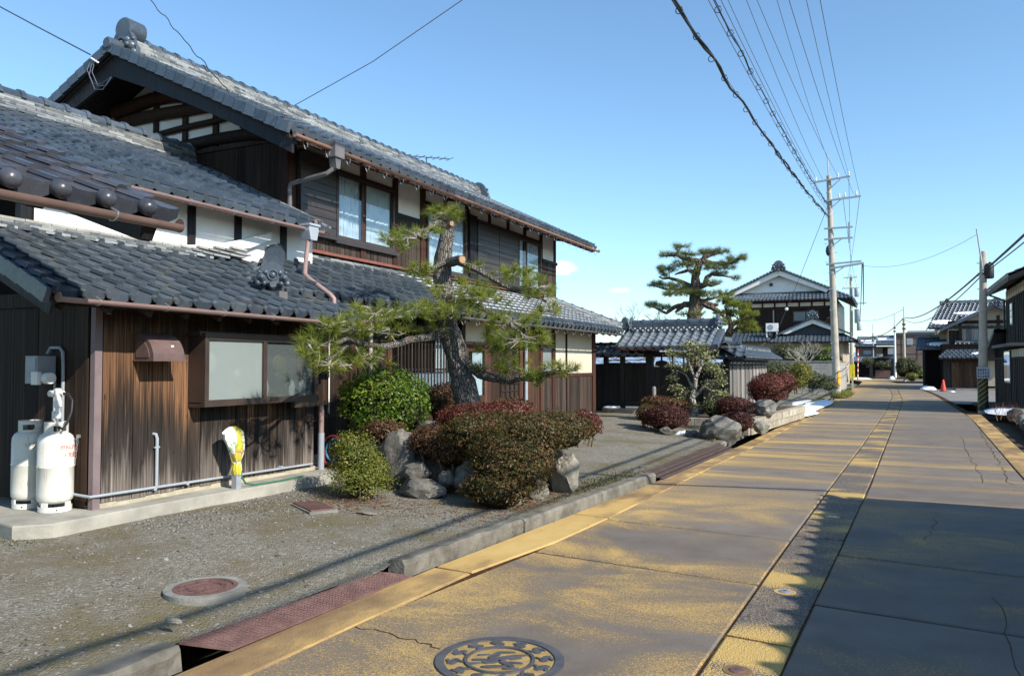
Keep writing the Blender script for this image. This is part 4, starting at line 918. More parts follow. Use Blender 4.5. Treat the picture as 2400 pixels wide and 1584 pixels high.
def disc(mb, c, r0, r1, z0, z1, n=40):
    V = [(c[0] + r * math.cos(2 * math.pi * k / n), c[1] + r * math.sin(2 * math.pi * k / n), z) for r, z in ((r1, z0), (r1, z1), (r0, z1), (r0, z0)) for k in range(n)]
    return mb.add(V, [(i * n + k, i * n + (k + 1) % n, (i + 1) * n + (k + 1) % n, (i + 1) * n + k) for i in range(3) for k in range(n)])
def blob(mb, c, a, L, W_, z, h=.006, curve=0.0):
    """leaf shaped raised motif"""
    P = []; ca, sa = math.cos(a), math.sin(a)
    for k in range(12):
        q = 2 * math.pi * k / 12; x = L / 2 * math.cos(q); y = W_ / 2 * math.sin(q) * (1 - .35 * math.cos(q)) + curve * (x / L) ** 2 * L; P.append((x, y))
    return mb.prism(P, lambda x, y, d: Vector((c[0] + x * ca - y * sa, c[1] + x * sa + y * ca, d)), z, z + h)
def manhole(c, r, z, label, mat, matbed, ring_mat, raised, group=None):
    t = thing('manhole_cover', label, 'manhole cover', (c[0], c[1], z))
    disc(MB(), c, r * .86, r, z - .05, z + .006, 48).build('frame_ring', ring_mat, t)
    MB().lathe([(r * .87, z - .05), (r * .87, z - .002)], 40, Matrix.Translation((c[0], c[1], 0))).build('bed', matbed, t)
    hh = raised; up = Vector((0, 0, 1))
    disc(MB(), c, r * .50, r * .55, z - .002, z + hh, 40).build('inner_ring', mat, t)
    a0 = math.atan2(c[1], c[0])
    for k in range(12):
        a = 2 * math.pi * k / 12; cc = (c[0] + r * .70 * math.cos(a), c[1] + r * .70 * math.sin(a)); m = MB()
        blob(m, cc, a + 1.2, r * .26, r * .13, z - .002, hh * .6, .05); blob(m, (cc[0] + .02 * math.cos(a + 1), cc[1] + .02 * math.sin(a + 1)), a + .5, r * .17, r * .07, z - .002, hh, -.1); blob(m, (cc[0] - r * .08 * math.cos(a), cc[1] - r * .08 * math.sin(a)), a + 2.3, r * .18, r * .045, z - .002, hh, .1); blob(m, (cc[0] + r * .09 * math.cos(a), cc[1] + r * .09 * math.sin(a)), a + 1.8, r * .2, r * .05, z - .002, hh * .9, .1)
        m.build('leaf_motif', mat, t)
    m = MB()
    for (dx, dy, a, L, W_) in ((.0, .02, .5, .62, .16), (-.14, .14, 1.0, .34, .12), (.16, -.10, 2.3, .36, .11), (.2, .16, .2, .2, .08), (-.26, -.12, 0, .3, .07), (.26, .0, 2.9, .26, .06), (.05, -.28, .1, .42, .08), (-.05, .32, 0, .3, .06), (.22, .3, .1, .25, .05), (-.32, .08, .1, .2, .05), (.3, -.24, 0, .25, .06), (-.3, -.3, .1, .26, .06)):
        blob(m, (c[0] + dx * r, c[1] + dy * r), a + .45, L * r, W_ * r, z - .002, hh * (1 if L > .3 else .8), .08)
    m.build('bird_motif', mat, t); return t
manhole((-1.93, 3.82), .35, .004, 'large iron manhole cover with cast leaves and bird, set in the road', 'iron', 'sand', 'iron', .008)
mz = yard_z(-4.14, 3.84)
manhole((-4.14, 3.84), .205, mz + .035, 'small rusty manhole cover in a concrete ring on the gravel', 'rust', 'rust', 'rust', .004)
disc(MB(), (-4.14, 3.84), .2, .262, mz - .05, mz + .038, 40).build('concrete_collar', 'concrete', bpy.data.objects['manhole_cover.001'])
for i, (x, y, lab) in enumerate(((-.70, 5.84, 'round steel road stud in the middle strip, second from the camera'), (-.75, 4.24, 'rusty round road stud nearest the camera in the middle strip'), (-.585, 8.9, 'small road stud in the middle strip, farthest of the three'), )):
    t = thing('road_stud', lab, 'road stud', (x, y, .004), 'sprinkler studs along the middle strip'); MB().lathe([(.045, -.02), (.045, .005), (.036, .010), (.02, .011), (.002, .011)], 22, Matrix.Translation((x, y, 0))).build('cap', 'steel' if i != 1 else 'rust', t); MB().lathe([(.075, -.02), (.075, .003)], 22, Matrix.Translation((x, y, 0))).build('collar', 'edge', t); MB().lathe([(.012, .0), (.012, .013)], 10, Matrix.Translation((x, y, 0))).build('nozzle', 'iron', t)
# ================================================================== THE PORCH ROOF AT THE NEAR LEFT
po = thing('porch', 'near porch with purplish roof tiles ending in round balls and a dark post', 'porch', (-6.1, 3.6, .2))
PX0, PZ0 = -4.72, 2.705; psl = math.atan(.44)
pt, pe = tile_mesh(.318, .285, 'tile_brown', .03, roll=.15), tile_mesh(.318, .285, 'tile_brown', .03, 'ball', roll=.15)
prf = MB().prism([(PX0 - .05, PZ0 - .06), (PX0 - 2.6, PZ0 - .06 + 2.55 * .44), (PX0 - 2.6, PZ0 - .12 + 2.55 * .44), (PX0 - .05, PZ0 - .12)], lambda a, b, d: Vector((a, d, b)), -1.5, 4.0).build('roof', 'black_beam', po)
a, b = field((PX0, 4.06 - .318 * 17, PZ0), (0, 1, 0), v45(psl), 17, 9, .318, .285, pt, pe)
lay(prf, 'roof_tile', a, 300); lay(prf, 'eave_tile', b, 300)
gutter_y(po, PX0 + .07, -1.4, 4.03, PZ0 - .095, .05, 'brown_gutter', .95, rise=.0)
MB().bx(-6.35, -6.2, 3.44, 3.6, .2, 3.0).build('post', 'red_beam', po)
for yb in (3.9, ): MB().beam((PX0 - .12, yb, PZ0 - .16), (PX0 - 1.9, yb, PZ0 - .16 + .6), .09, .11).build('rafter', 'black_beam', po)
MB().prism([(-5.3, 2.78), (-4.85, 2.50), (-4.80, 2.60), (-4.86, 2.74)], lambda a, b, d: Vector((a, d, b)), 3.86, 3.96).build('bracket', 'black_beam', po)
MB().prism([(-6.3, 2.98), (-5.6, 2.74), (-5.45, 2.80), (-6.3, 3.12)], lambda a, b, d: Vector((a, d, b)), 3.5, 3.62).build('bracket', 'black_beam', po)
for x0 in (-6.2, -5.5): box('beam', 'black_beam', po, x0, x0 + .12, -1.4, 3.8, 2.76 + (-5.2 - x0) * .42, 2.88 + (-5.2 - x0) * .42)
# ================================================================== THE TWO-STOREY HOUSE
hs = thing('two_storey_house', 'large two-storey timber and plaster house with grey tiled roofs, facing the road', 'house', (-8.4, 14.5, .3))
HX = -8.4; G0 = 9.3; G1 = 20.0
body = box('wall', 'dark', hs, -14.1, HX - .015, G0 + .03, G1 - .03, .3, 5.2)
# ---- upper storey, front
def wbox(name, mat, y0, y1, z0, z1, d0=0.0, d1=.02, parent=None, x=None, **k): X = HX if x is None else x; return box(name, mat, parent or body, X + d0, X + d1, y0, y1, z0, z1, **k)
posts = ((9.30, 9.45), (11.13, 11.27), (12.12, 12.27), (13.07, 13.24), (14.9, 15.05), (17.9, 18.04), (18.92, 19.08), (19.88, 20.0))
for y0, y1 in posts: wbox('post', 'red_beam', y0, y1, 3.44, 5.24, 0, .045)
for y0, y1 in ((13.98, 14.1), (15.98, 16.08), (16.96, 17.06)): wbox('post', 'red_beam', y0, y1, 4.86, 5.24, 0, .045)
edges = [9.45, 11.13, 11.27, 12.12, 12.27, 13.07, 13.24, 13.98, 14.1, 14.9, 15.05, 15.98, 16.08, 16.96, 17.06, 17.9, 18.04, 18.92]
for i in range(0, len(edges), 2):
    if edges[i] != 12.27: wbox('plaster_panel', 'plaster', edges[i], edges[i + 1], 4.88, 5.24, -.01, .012)
wbox('plaster_panel', 'plaster', 12.27, 13.07, 4.47, 5.24, -.01, .012); wbox('plaster_panel', 'plaster', 19.08, 19.88, 4.42, 5.24, -.01, .012)
for y0, y1, z in ((9.45, 12.12, 4.84), (13.24, 18.92, 4.82)): wbox('lintel', 'red_beam', y0, y1, z - .03, z + .06, 0, .04)
wbox('top_plate', 'red_beam', 9.3, 20.0, 5.22, 5.36, -.02, .05); wbox('sill_rail', 'black_beam', 12.27, 13.07, 4.38, 4.47, 0, .04); wbox('sill_rail', 'black_beam', 19.05, 20.05, 4.34, 4.42, 0, .07)
planks_x(body, 'plank', HX, 12.28, 13.06, 3.45, 4.38, .13, 'mid_plank'); planks_x(body, 'plank', HX, 19.08, 19.99, 3.45, 4.34, .13, 'mid_plank', th=.035); planks_x(body, 'plank', HX, 9.45, 12.27, 3.45, 3.70, .105, 'mid_plank'); planks_x(body, 'plank', HX, 13.24, 19.05, 3.45, 3.56, .13, 'dark_plank')
wbox('flashing', 'flash_red', 9.3, 20.05, 3.405, 3.45, 0, .07)
def shutter(y0, y1, z0, z1, n, d=.14, split=None):
    s = wbox('shutter_box', 'sheet_brown', y0, y1, z0, z1, 0, d - .02, hs)
    ys = [y0] + (split or []) + [y1]
    for j in range(len(ys) - 1):
        for i in range(n):
            a = z0 + .05 + (z1 - z0 - .1) * i / n; b = z0 + .05 + (z1 - z0 - .1) * (i + 1) / n
            box('shutter_panel', 'sheet_brown', s, HX + d - .02, HX + d - .006, ys[j] + .03, ys[j + 1] - .03, a + .004, b - .008)
    for yy in ys: box('edge_trim', 'sheet_brown', s, HX + d - .02, HX + d, yy - .022, yy + .022, z0, z1)
    box('edge_trim', 'sheet_brown', s, HX + d - .02, HX + d + .004, y0 - .022, y1 + .022, z1 - .05, z1); box('edge_trim', 'sheet_brown', s, HX + d - .02, HX + d + .004, y0 - .022, y1 + .022, z0, z0 + .05); return s
shutter(9.48, 10.36, 3.66, 4.98, 9); shutter(15.3, 17.42, 3.50, 4.82, 10, split=[16.35])
def curtain(parent, x, y0, y1, z0, z1, mat, waves=7, amp=.018):
    V, F = [], []; n = waves * 6
    for i in range(n + 1):
        y = y0 + (y1 - y0) * i / n; dx = amp * math.sin(i / 6 * 2 * math.pi) + .006 * math.sin(i * 1.7)
        V += [(x + dx, y, z0), (x + dx * .7, y, z1)]
    for i in range(n): F.append((2 * i, 2 * i + 2, 2 * i + 3, 2 * i + 1))
    o = MB().add(V, F).build('curtain', mat, parent, smooth=True); return o
def win(y0, y1, z0, z1, panes, x=None, d=.07, mat='alu_brown', glass='glass', bar=.045, cmat='lace', closed=True):
    X = HX if x is None else x; m = MB(); m.bx(X, X + d, y0, y1, z1 - bar, z1).bx(X, X + d + .02, y0, y1, z0, z0 + bar).bx(X, X + d, y0, y0 + bar, z0 + bar, z1 - bar).bx(X, X + d, y1 - bar, y1, z0 + bar, z1 - bar)
    w_ = m.build('window', mat, hs)
    for i, (a, b, cm) in enumerate(panes):
        dx = .012 if i % 2 else .034
        sm = MB(); sb = .03
        sm.bx(X + dx, X + dx + .022, a - sb, b + sb, z0 + bar, z0 + bar + sb).bx(X + dx, X + dx + .022, a - sb, b + sb, z1 - bar - sb, z1 - bar).bx(X + dx, X + dx + .022, a - sb, a, z0 + bar + sb, z1 - bar - sb).bx(X + dx, X + dx + .022, b, b + sb, z0 + bar + sb, z1 - bar - sb).build('sash', mat, w_)
        box('pane', glass, w_, X + dx + .008, X + dx + .012, a, b, z0 + bar + sb, z1 - bar - sb)
        if cm: curtain(w_, X - .005, a - .02, b + .02, z0 + bar, z1 - bar, cm, max(2, int((b - a) * 8)), .006)
    return w_
w1 = win(10.4, 12.12, 3.70, 4.86, ((10.5, 11.14, 'lace'), (11.27, 12.06, 'sheer')))
box('sash_bar', 'pvc', w1, HX + .004, HX + .012, 11.27, 12.06, 4.0, 4.03)
win(13.28, 14.9, 3.50, 4.84, ((13.36, 14.02, 'lace'), (14.12, 14.84, 'lace'))); win(17.46, 18.95, 3.50, 4.80, ((17.54, 18.02, 'lace'), (18.12, 18.88, 'lace')))
box('shutter_edge', 'black_beam', body, HX + .0, HX + .12, 14.95, 15.28, 3.5, 4.9)
wbox('window_sill', 'sheet_brown', 10.36, 12.2, 3.63, 3.70, 0, .10); wbox('window_sill', 'sheet_brown', 13.25, 19.0, 3.455, 3.50, .03, .11)
# eave beams that jut out to carry the roof
for y in (9.38, 12.2, 14.04, 16.03, 18.0, 19.94): MB().beam((HX, y, 5.12), (HX + .72, y, 5.0), .11, .16).build('eave_beam', 'red_beam', hs)
box('eave_purlin', 'red_beam', hs, HX + .60, HX + .72, 8.45, 21.0, 4.93, 5.04)
# ---- upper roof
RX, RZ = -7.52, 4.90; rsl = math.atan(.482); RU = (0, 1, 0); run = 3.78
mt3, me3 = tile_mesh(.268, .235, 'tile'), tile_mesh(.268, .235, 'tile', kind='eave')
up = MB().prism([(RX - .06, RZ - .05), (RX - run, RZ - .05 + .482 * run), (RX - 2 * run, RZ - .05), (RX - 2 * run, RZ - .11), (RX - run, RZ - .12 + .482 * run), (RX - .06, RZ - .11)], lambda a, b, d: Vector((a, d, b)), 8.42, 21.0).build('upper_roof', 'beam', hs)
nv = int(run / math.cos(rsl) / .235); a, b = field((RX, 8.36, RZ), RU, v45(rsl), 47, nv, .268, .235, mt3, me3)
lay(up, 'roof_tile', a, 170); lay(up, 'eave_tile', b, 300)
# back slope: one skin of tiles seen only along the verge
MB().prism([(RX - run, RZ + .482 * run + .03), (RX - 2 * run, RZ + .03), (RX - 2 * run, RZ - .05), (RX - run, RZ + .482 * run - .05)], lambda a, b, d: Vector((a, d, b)), 8.40, 21.02).build('back_slope', 'tile', up)
for i in range(19):   # verge tiles on the near gable, both slopes
    for sgn in (1, -1):
        s = i * .225; p = Vector((RX - s * math.cos(rsl), 8.36, RZ + s * math.sin(rsl))) if sgn == 1 else Vector((RX - 2 * run + s * math.cos(rsl), 8.36, RZ + s * math.sin(rsl)))
        v = Vector((-sgn * math.cos(rsl), 0, math.sin(rsl))); n = Vector((sgn * math.sin(rsl), 0, math.cos(rsl)))
        link('verge_tile', ubox('tile'), up, None, frame(p + v * .11 + n * .0 + Vector((0, -.015, 0)), v, Vector((0, 1, 0)), n) @ Matrix.Rotation(.07, 4, 'Y') @ Matrix.Diagonal((.24, .06, .15, 1)))
def barge(y, sgn, th, mat, name, dz=0.0, wd=.26):
    P, Q = [], []; n = 10
    for i in range(n + 1):
        s = i / n; x = RX - .03 - (run - .03) * s; z = RZ - .09 + .482 * run * s + .07 * math.sin(math.pi * s) * 1.0 + dz; wdt = wd * (.78 + .5 * s)
        xx = x if sgn == 1 else 2 * (RX - run) - x; P.append((xx, z)); Q.append((xx, z - wdt))
    return MB().prism(P + Q[::-1], lambda a, b, d: Vector((a, d, b)), y, y + th).build(name, mat, up)
for s_ in (1, -1): barge(8.44, s_, .05, 'black_beam', 'bargeboard', -.03); barge(8.49, s_, .06, 'black_beam', 'bargeboard', .0, .12)
for i in range(28): MB().beam((RX - .02, 8.7 + i * .445, RZ - .13), (HX - .1, 8.7 + i * .445, RZ - .13 + .482 * .96), .045, .06).build('rafter', 'red_beam', up)
gutter_y(hs, RX + .065, 8.40, 21.0, RZ - .08, .042, 'copper', .48, drop=.15, rise=.0)
ridge(up, (RX - run, 8.75, RZ + .482 * run - .02), (RX - run, 20.8, RZ + .482 * run - .02), 7, .36, .038, .10, cap=300)
onigawara(up, (RX - run, 8.62, RZ + .482 * run + .12), (0, -1), .52)
q = MB().lathe([(.19, -.25), (.19, .05), (.17, .07), (.01, .08)], 22, frame((RX - run, 8.66, RZ + .482 * run + .40), (1, 0, 0), (0, 0, -1), (0, -1, 0))).build('ridge_drum', 'tile', up, smooth=True)
MB().lathe([(.10, -.2), (.10, .08), (.08, .1), (.01, .1)], 18, frame((RX - run, 8.40, RZ + .482 * run + .06), (1, 0, 0), (0, 0, -1), (0, -1, 0))).build('verge_disc', 'tile', up, smooth=True)
onigawara(up, (RX - run, 20.9, RZ + .482 * run + .14), (0, 1), .55)
# ---- near gable wall
ga = MB().prism([(HX, 3.3), (HX, 5.22), (RX - run, RZ + .482 * run - .15), (-14.1, 5.22), (-14.1, 3.3)], lambda a, b, d: Vector((a, d, b)), G0, G0 + .03).build('gable_wall', 'plaster', hs)
for x in (-11.31, -10.61, -9.91, -9.17, -12.1): MB().bx(x - .055, x + .055, G0 - .04, G0, 5.1, min(RZ - .18 + .482 * (-x + RX), RZ - .18 + .482 * (x - RX + 2 * run))).build('gable_post', 'beam', ga)
def log(pts, r0, r1, mat='beam'): n = len(pts); MB().tube([(x, G0 - .05, z) for x, z in pts], [r0 + (r1 - r0) * i / (n - 1) for i in range(n)], 10).build('tie_log', mat, ga, smooth=True)
log(((-12.3, 6.05), (-11.8, 6.1), (-11.37, 6.15), (-10.9, 6.13), (-10.4, 6.06)), .13, .10, 'red_beam')
log(((-12.9, 5.72), (-12.3, 5.82), (-11.8, 5.86), (-11.29, 5.87), (-10.63, 5.85), (-10.0, 5.84), (-9.75, 5.78)), .10, .11)
log(((-11.5, 5.48), (-11.15, 5.53), (-10.62, 5.56), (-9.97, 5.57), (-9.56, 5.6), (-9.2, 5.60)), .045, .06)
log(((-12.9, 5.14), (-11.6, 5.2), (-10.62, 5.24), (-9.9, 5.27), (-9.2, 5.26), (-8.42, 5.16)), .10, .10)
MB().bx(-9.35, -8.4, G0 - .06, G0, 5.38, 5.46).build('gable_beam', 'red_beam', ga)
planks_y(ga, 'plank', G0, -10.4, HX - .02, 3.4, 5.12, .16, 'dark_plank'); box('gable_beam', 'beam', ga, -10.5, HX, G0 - .05, G0 + .0, 5.08, 5.15)
box('gable_corner_post', 'red_beam', ga, HX - .10, HX + .04, G0 - .05, G0 + .0, 3.4, 5.2)
# ---- lower roof with its hip at the far end
LX, LZ = -6.62, 2.49; lsl = math.atan(.452); mt4, me4 = tile_mesh(.262, .228, 'tile_low'), tile_mesh(.262, .228, 'tile_low', kind='disc')
Y0, Y1 = 7.02, 20.75; wdl = 1.80; lo = MB().add([(LX - .05, Y0 + .1, LZ - .05), (LX - .05, 20.72, LZ - .05), (LX - wdl - .05, 19.0, LZ - .05 + .452 * wdl), (LX - wdl - .05, Y0 + 2.0, LZ - .05 + .452 * wdl),
    (LX - .05, Y0 + .1, LZ - .11), (LX - .05, 20.72, LZ - .11), (LX - wdl - .05, 19.0, LZ - .11 + .452 * wdl), (LX - wdl - .05, Y0 + 2.0, LZ - .11 + .452 * wdl)],
    ((0, 1, 2, 3), (7, 6, 5, 4), (0, 4, 5, 1), (1, 5, 6, 2), (2, 6, 7, 3), (3, 7, 4, 0))).build('lower_roof', 'beam', hs)
nl = int(wdl / math.cos(lsl) / .228) + 1
a, b = field((LX, Y0, LZ), RU, v45(lsl), 52, nl, .262, .228, mt4, me4, keep=lambda x, y: y * math.cos(lsl) * 1.08 - .05 < x < (Y1 - Y0) - y * math.cos(lsl) * .98 + .12)
lay(lo, 'roof_tile', a, 130); lay(lo, 'eave_tile', b, 300)
# end slope of the hip (faces away, seen edge on) and hip ridge
MB().add([(LX - .02, Y1 - .04, LZ + .02), (-14, Y1 - .04, LZ + .02), (-14, Y1 - 1.5, LZ + .02 + .452 * 1.8), (LX - wdl, Y1 - 1.75, LZ + .02 + .452 * wdl)], ((0, 1, 2, 3),)).build('hip_slope', 'tile_low', lo)
ridge(lo, (LX - wdl + .05, Y1 - 1.72, LZ + .452 * wdl - .02), (LX - .12, Y1 - .08, LZ + .06), 4, .24, .036, .075, cap=300)
onigawara(lo, (LX + .0, Y1 + .06, LZ + .22), (.6, .8), .36)
for k in range(4):
    for i in range(36):
        y = 9.4 + i * .295 + (.14 if k % 2 else 0)
        if y < 19.7: link('ridge_tile', ubox('noshi'), lo, None, S((HX + .16 - .026 * k, y + .14, LZ + .452 * (wdl - .1) - .02 + .034 * k), .22, .284, .027, Matrix.Rotation(random.uniform(-.014, .014), 4, 'X') @ Matrix.Rotation(.22, 4, 'Y')))
gutter_y(hs, LX + .06, 7.22, 20.7, LZ - .08, .04, 'grey_gutter', .5, drop=.13, rise=.0)
box('gutter_box', 'grey_gutter', hs, LX - .02, LX + .12, 7.08, 7.22, LZ - .19, LZ - .02)
for i in range(26): MB().beam((LX - .03, 7.4 + i * .51, LZ - .12), (LX - .95, 7.4 + i * .51, LZ - .12 + .416), .045, .055).build('rafter', 'red_beam', lo)
# hip ridge and short return slope at the near end
ridge(lo, (LX - 1.74, 9.02, LZ + .452 * 1.74 - .02), (LX - .03, 7.10, LZ + .03), 3, .26, .045, .115, mat='tile', capmat='tile', capstep=.22)
onigawara(lo, (LX + .05, 7.04, LZ + .16), (.75, -.66), .29)
mt5, me5 = tile_mesh(.25, .2, 'tile_low'), tile_mesh(.25, .2, 'tile_low', kind='disc')
a, b = field((LX - 1.27, 7.0, LZ + .0), (1, 0, 0), (0, math.cos(lsl), math.sin(lsl)), 5, 5, .25, .2, mt5, me5, keep=lambda x, y: x < 1.32 - y * .9)
lay(lo, 'return_tile', a + b, 60)
MB().add([(LX - .02, 7.02, LZ - .06), (LX - 1.28, 7.02, LZ - .06), (LX - 1.28, 8.9, LZ + .74), (LX - 1.74, 8.95, LZ + .74)], ((0, 1, 2, 3),)).build('return_deck', 'beam', lo)
# ---- lower storey front
BX = -7.25
lw = box('lower_wall', 'dark', hs, -14, BX - .012, 7.97, G1 - .02, .3, 2.62); box('lower_footing', 'mortar', hs, -14, BX + .01, 7.97, G1, .1, .36)
B = lambda name, mat, y0, y1, z0, z1, d0=0., d1=.02, parent=lw, **k: box(name, mat, parent, BX + d0, BX + d1, y0, y1, z0, z1, **k)
planks_x(lw, 'plank', BX, 7.98, 10.3, .36, 2.35, .16, 'dark_plank'); B('upper_band', 'beam', 7.97, 10.3, 2.35, 2.62, -.01, .03)
B('window_strip', 'white', 8.0, 8.13, 1.22, 1.95, .02, .05); B('post', 'red_beam', 9.35, 9.47, .36, 2.6, 0, .05)
for y0, y1 in ((10.3, 10.42), (12.68, 12.82), (13.7, 13.84), (15.22, 15.36), (16.32, 16.44), (17.02, 17.2), (17.9, 17.95), (19.78, 20.0)): B('post', 'red_beam', y0, y1, .36, 2.6, 0, .05)
# lattice bay
lat = box('lattice_window', 'black_beam', hs, BX, BX + .14, 10.42, 12.66, .98, 1.06); box('frame_top', 'black_beam', lat, BX, BX + .14, 10.42, 12.66, 2.16, 2.24)
for i in range(22): y = 10.46 + i * .102; box('slat', 'mid_plank', lat, BX + .115, BX + .135, y, y + .02, 1.06, 2.16)
for z in (1.5, ): box('rail', 'black_beam', lat, BX + .08, BX + .1, 10.42, 12.66, z, z + .03)
box('pane', 'glass', lat, BX + .03, BX + .034, 10.42, 12.66, 1.06, 2.16); B('blind_panel', 'lace', 11.0, 12.66, 1.06, 1.46, .0, .012, lat); curtain(lat, BX + .012, 11.75, 12.15, 1.46, 2.14, 'sheer', 4, .02)
planks_x(lw, 'plank', BX, 10.42, 12.68, .36, .98, .15, 'dark_plank')
B('plaster_panel', 'cream', 12.82, 15.22, 2.02, 2.52, 0, .015); B('lintel', 'red_beam', 12.68, 15.36, 1.95, 2.03, 0, .06)
# glazed door, curtain behind
dr_ = MB().bx(BX, BX + .05, 12.82, 12.93, .36, 1.95).bx(BX, BX + .05, 13.6, 13.7, .36, 1.95).bx(BX, BX + .05, 12.93, 13.6, 1.85, 1.95).bx(BX, BX + .05, 12.93, 13.6, .85, 1.0).bx(BX, BX + .03, 12.93, 13.6, .36, .85).build('door', 'warm_plank', hs)
box('pane', 'glass', dr_, BX + .02, BX + .024, 12.93, 13.6, 1.0, 1.85); curtain(dr_, BX - .0 + .008, 13.16, 13.56, 1.0, 1.84, 'sheer', 4, .006)
planks_x(lw, 'plank', BX, 13.84, 14.28, .36, 1.95, .15, 'dark_plank')
gd = box('grid_panel', 'mid_plank', hs, BX, BX + .02, 14.3, 15.2, .40, 1.26)
for i in range(5): y = 14.32 + i * .21; box('grid_bar', 'beam', gd, BX + .02, BX + .05, y, y + .025, .40, 1.26)
for i in range(6): z = .44 + i * .15; box('grid_bar', 'beam', gd, BX + .02, BX + .045, 14.32, 15.19, z, z + .02)
planks_x(lw, 'plank', BX, 14.3, 15.2, 1.28, 1.95, .15, 'dark_plank'); planks_x(lw, 'plank', BX, 15.36, 16.32, .36, 2.55, .14, 'warm_plank'); planks_x(lw, 'plank', BX, 16.44, 19.78, .36, 1.30, .15, 'mid_plank')
B('window_glazed', 'frost', 16.44, 17.02, 1.34, 1.98, .0, .015); B('plaster_panel', 'cream', 16.44, 17.02, 2.06, 2.55, 0, .015); B('plaster_panel', 'cream', 17.2, 17.9, 1.38, 2.55, 0, .015); B('plaster_panel', 'cream', 17.95, 19.78, 1.38, 2.55, 0, .015)
B('rail', 'red_beam', 16.44, 19.78, 1.30, 1.38, 0, .04); B('rail', 'red_beam', 16.32, 17.2, 1.98, 2.06, 0, .045)
pipe(hs, [(BX + .08, 15.45, .3), (BX + .08, 15.45, 2.35)], .04, 'pvc_pale'); pipe(hs, [(BX + .05, 8.86, .9), (BX + .05, 8.86, 2.1)], .012, 'white')
pipe(hs, [(BX + .3, 9.5, 1.3), (BX + .3, 9.5, 2.3)], .03, 'pole', 'support_pole')
# ---- downpipes, leader heads
hp = box('leader_head', 'grey_gutter', hs, RX - .02, RX + .16, 9.16, 9.38, RZ - .22, RZ + .02); MB().prism([(-.07, -.22), (.07, -.22), (.04, -.38), (-.04, -.38)], lambda a, b, d: Vector((RX + .07 + d, 9.27 + a, RZ + b)), -.06, .06).build('outlet', 'grey_gutter', hp)
pipe(hs, [(RX + .07, 9.27, RZ - .36), (RX - .02, 9.2, RZ - .45), (HX + .14, 9.22, 4.37), (HX + .10, 9.24, 4.30), (HX + .10, 9.25, 4.0)], .036, 'grey_gutter')
pipe(hs, [(HX + .10, 9.25, 4.02), (HX + .10, 9.25, 3.82), (HX + .2, 9.2, 3.74), (-7.52, 8.92, 3.68), (-7.44, 8.84, 3.62)], .028, 'pink')
lh = MB().prism([(-.10, .06), (.10, .06), (.10, -.04), (.065, -.17), (-.065, -.17), (-.10, -.04)], lambda a, b, d: Vector((-7.42 + d, 8.68 + a, 3.53 + b)), -.08, .08).build('leader_head', 'pvc_pale', wing); box('rim', 'pvc_pale', lh, -7.52, -7.32, 8.565, 8.795, 3.56, 3.59)
pipe(wing, [(-7.42, 8.66, 3.38), (-7.40, 8.62, 3.28), (-7.08, 8.2, 2.90), (-7.03, 8.14, 2.80), (-6.98, 8.15, 2.75), (-6.52, 8.04, 2.50), (-6.48, 8.06, 2.45), (-6.48, 8.06, 2.36), (-6.48, 8.06, 2.2)], .031, 'pink')
MB().lathe([(.11, 2.23), (.10, 2.19), (.06, 2.12), (.05, 2.06)], 14, Matrix.Translation((-6.46, 8.06, .0))).build('leader_head', 'pvc_pale', wing)
pipe(wing, [(-6.62, 8.0, 1.08), (-6.62, 8.0, .70)], .034, 'pink'); pipe(wing, [(-6.62, 8.0, .72), (-6.62, 8.0, .22)], .041, 'pvc')
# antenna on the far end of the ridge
an = thing('television_antenna', 'thin fishbone television antenna rising behind the main ridge', 'antenna', (-11.5, 18.6, 7.0))
MB().tube([(-11.6, 18.4, 6.6), (-11.6, 18.4, 7.38)], .018, 6).build('mast', 'wire', an); MB().tube([(-11.9, 17.9, 7.33), (-11.2, 19.0, 7.42)], .012, 5).build('boom', 'wire', an)
for i in range(7): c = Vector((-11.9, 17.9, 7.33)).lerp(Vector((-11.2, 19.0, 7.42)), i / 6); MB().tube([c + Vector((.18, -.10, 0)), c - Vector((.18, -.10, 0))], .008, 5).build('element', 'wire', an)
# ================================================================== THE GARDEN
def needles(pads, nper, ln, wdt, seed, up=.35):
    rs = np.random.RandomState(seed); V = []
    tufts = []
    for (x, y, z, rx, rz, n) in pads:
        for i in range(n):
            a = rs.uniform(0, 6.28); r = math.sqrt(rs.uniform(0, 1)); c = np.array([x + rx * r * math.cos(a), y + rx * .9 * r * math.sin(a), z + rz * rs.uniform(-.8, .8) * math.sqrt(1 - r * r * .6)])
            out = np.array([math.cos(a) * r, math.sin(a) * r, up + rs.uniform(0, .5)]); tufts.append((c, out / np.linalg.norm(out)))
    for c, d in tufts:
        m = int(nper * rs.uniform(.7, 1.2)); D = rs.normal(0, 1, (m, 3)); D /= np.linalg.norm(D, axis=1)[:, None]; D = D * .95 + d * .8; D /= np.linalg.norm(D, axis=1)[:, None]
        L = ln * rs.uniform(.65, 1.1, (m, 1)); b = c + d * rs.uniform(-.03, .03, (m, 1)) * (ln / .11); tip = b + D * L; tip[:, 2] -= .12 * L[:, 0] * rs.uniform(0, 1, m)
        s = np.cross(D, rs.normal(0, 1, (m, 3))); s /= np.linalg.norm(s, axis=1)[:, None]; s *= wdt
        V.append(np.stack([b - s, b + s, tip], 1).reshape(-1, 3))
    V = np.concatenate(V); return V, np.arange(len(V)).reshape(-1, 3), tufts
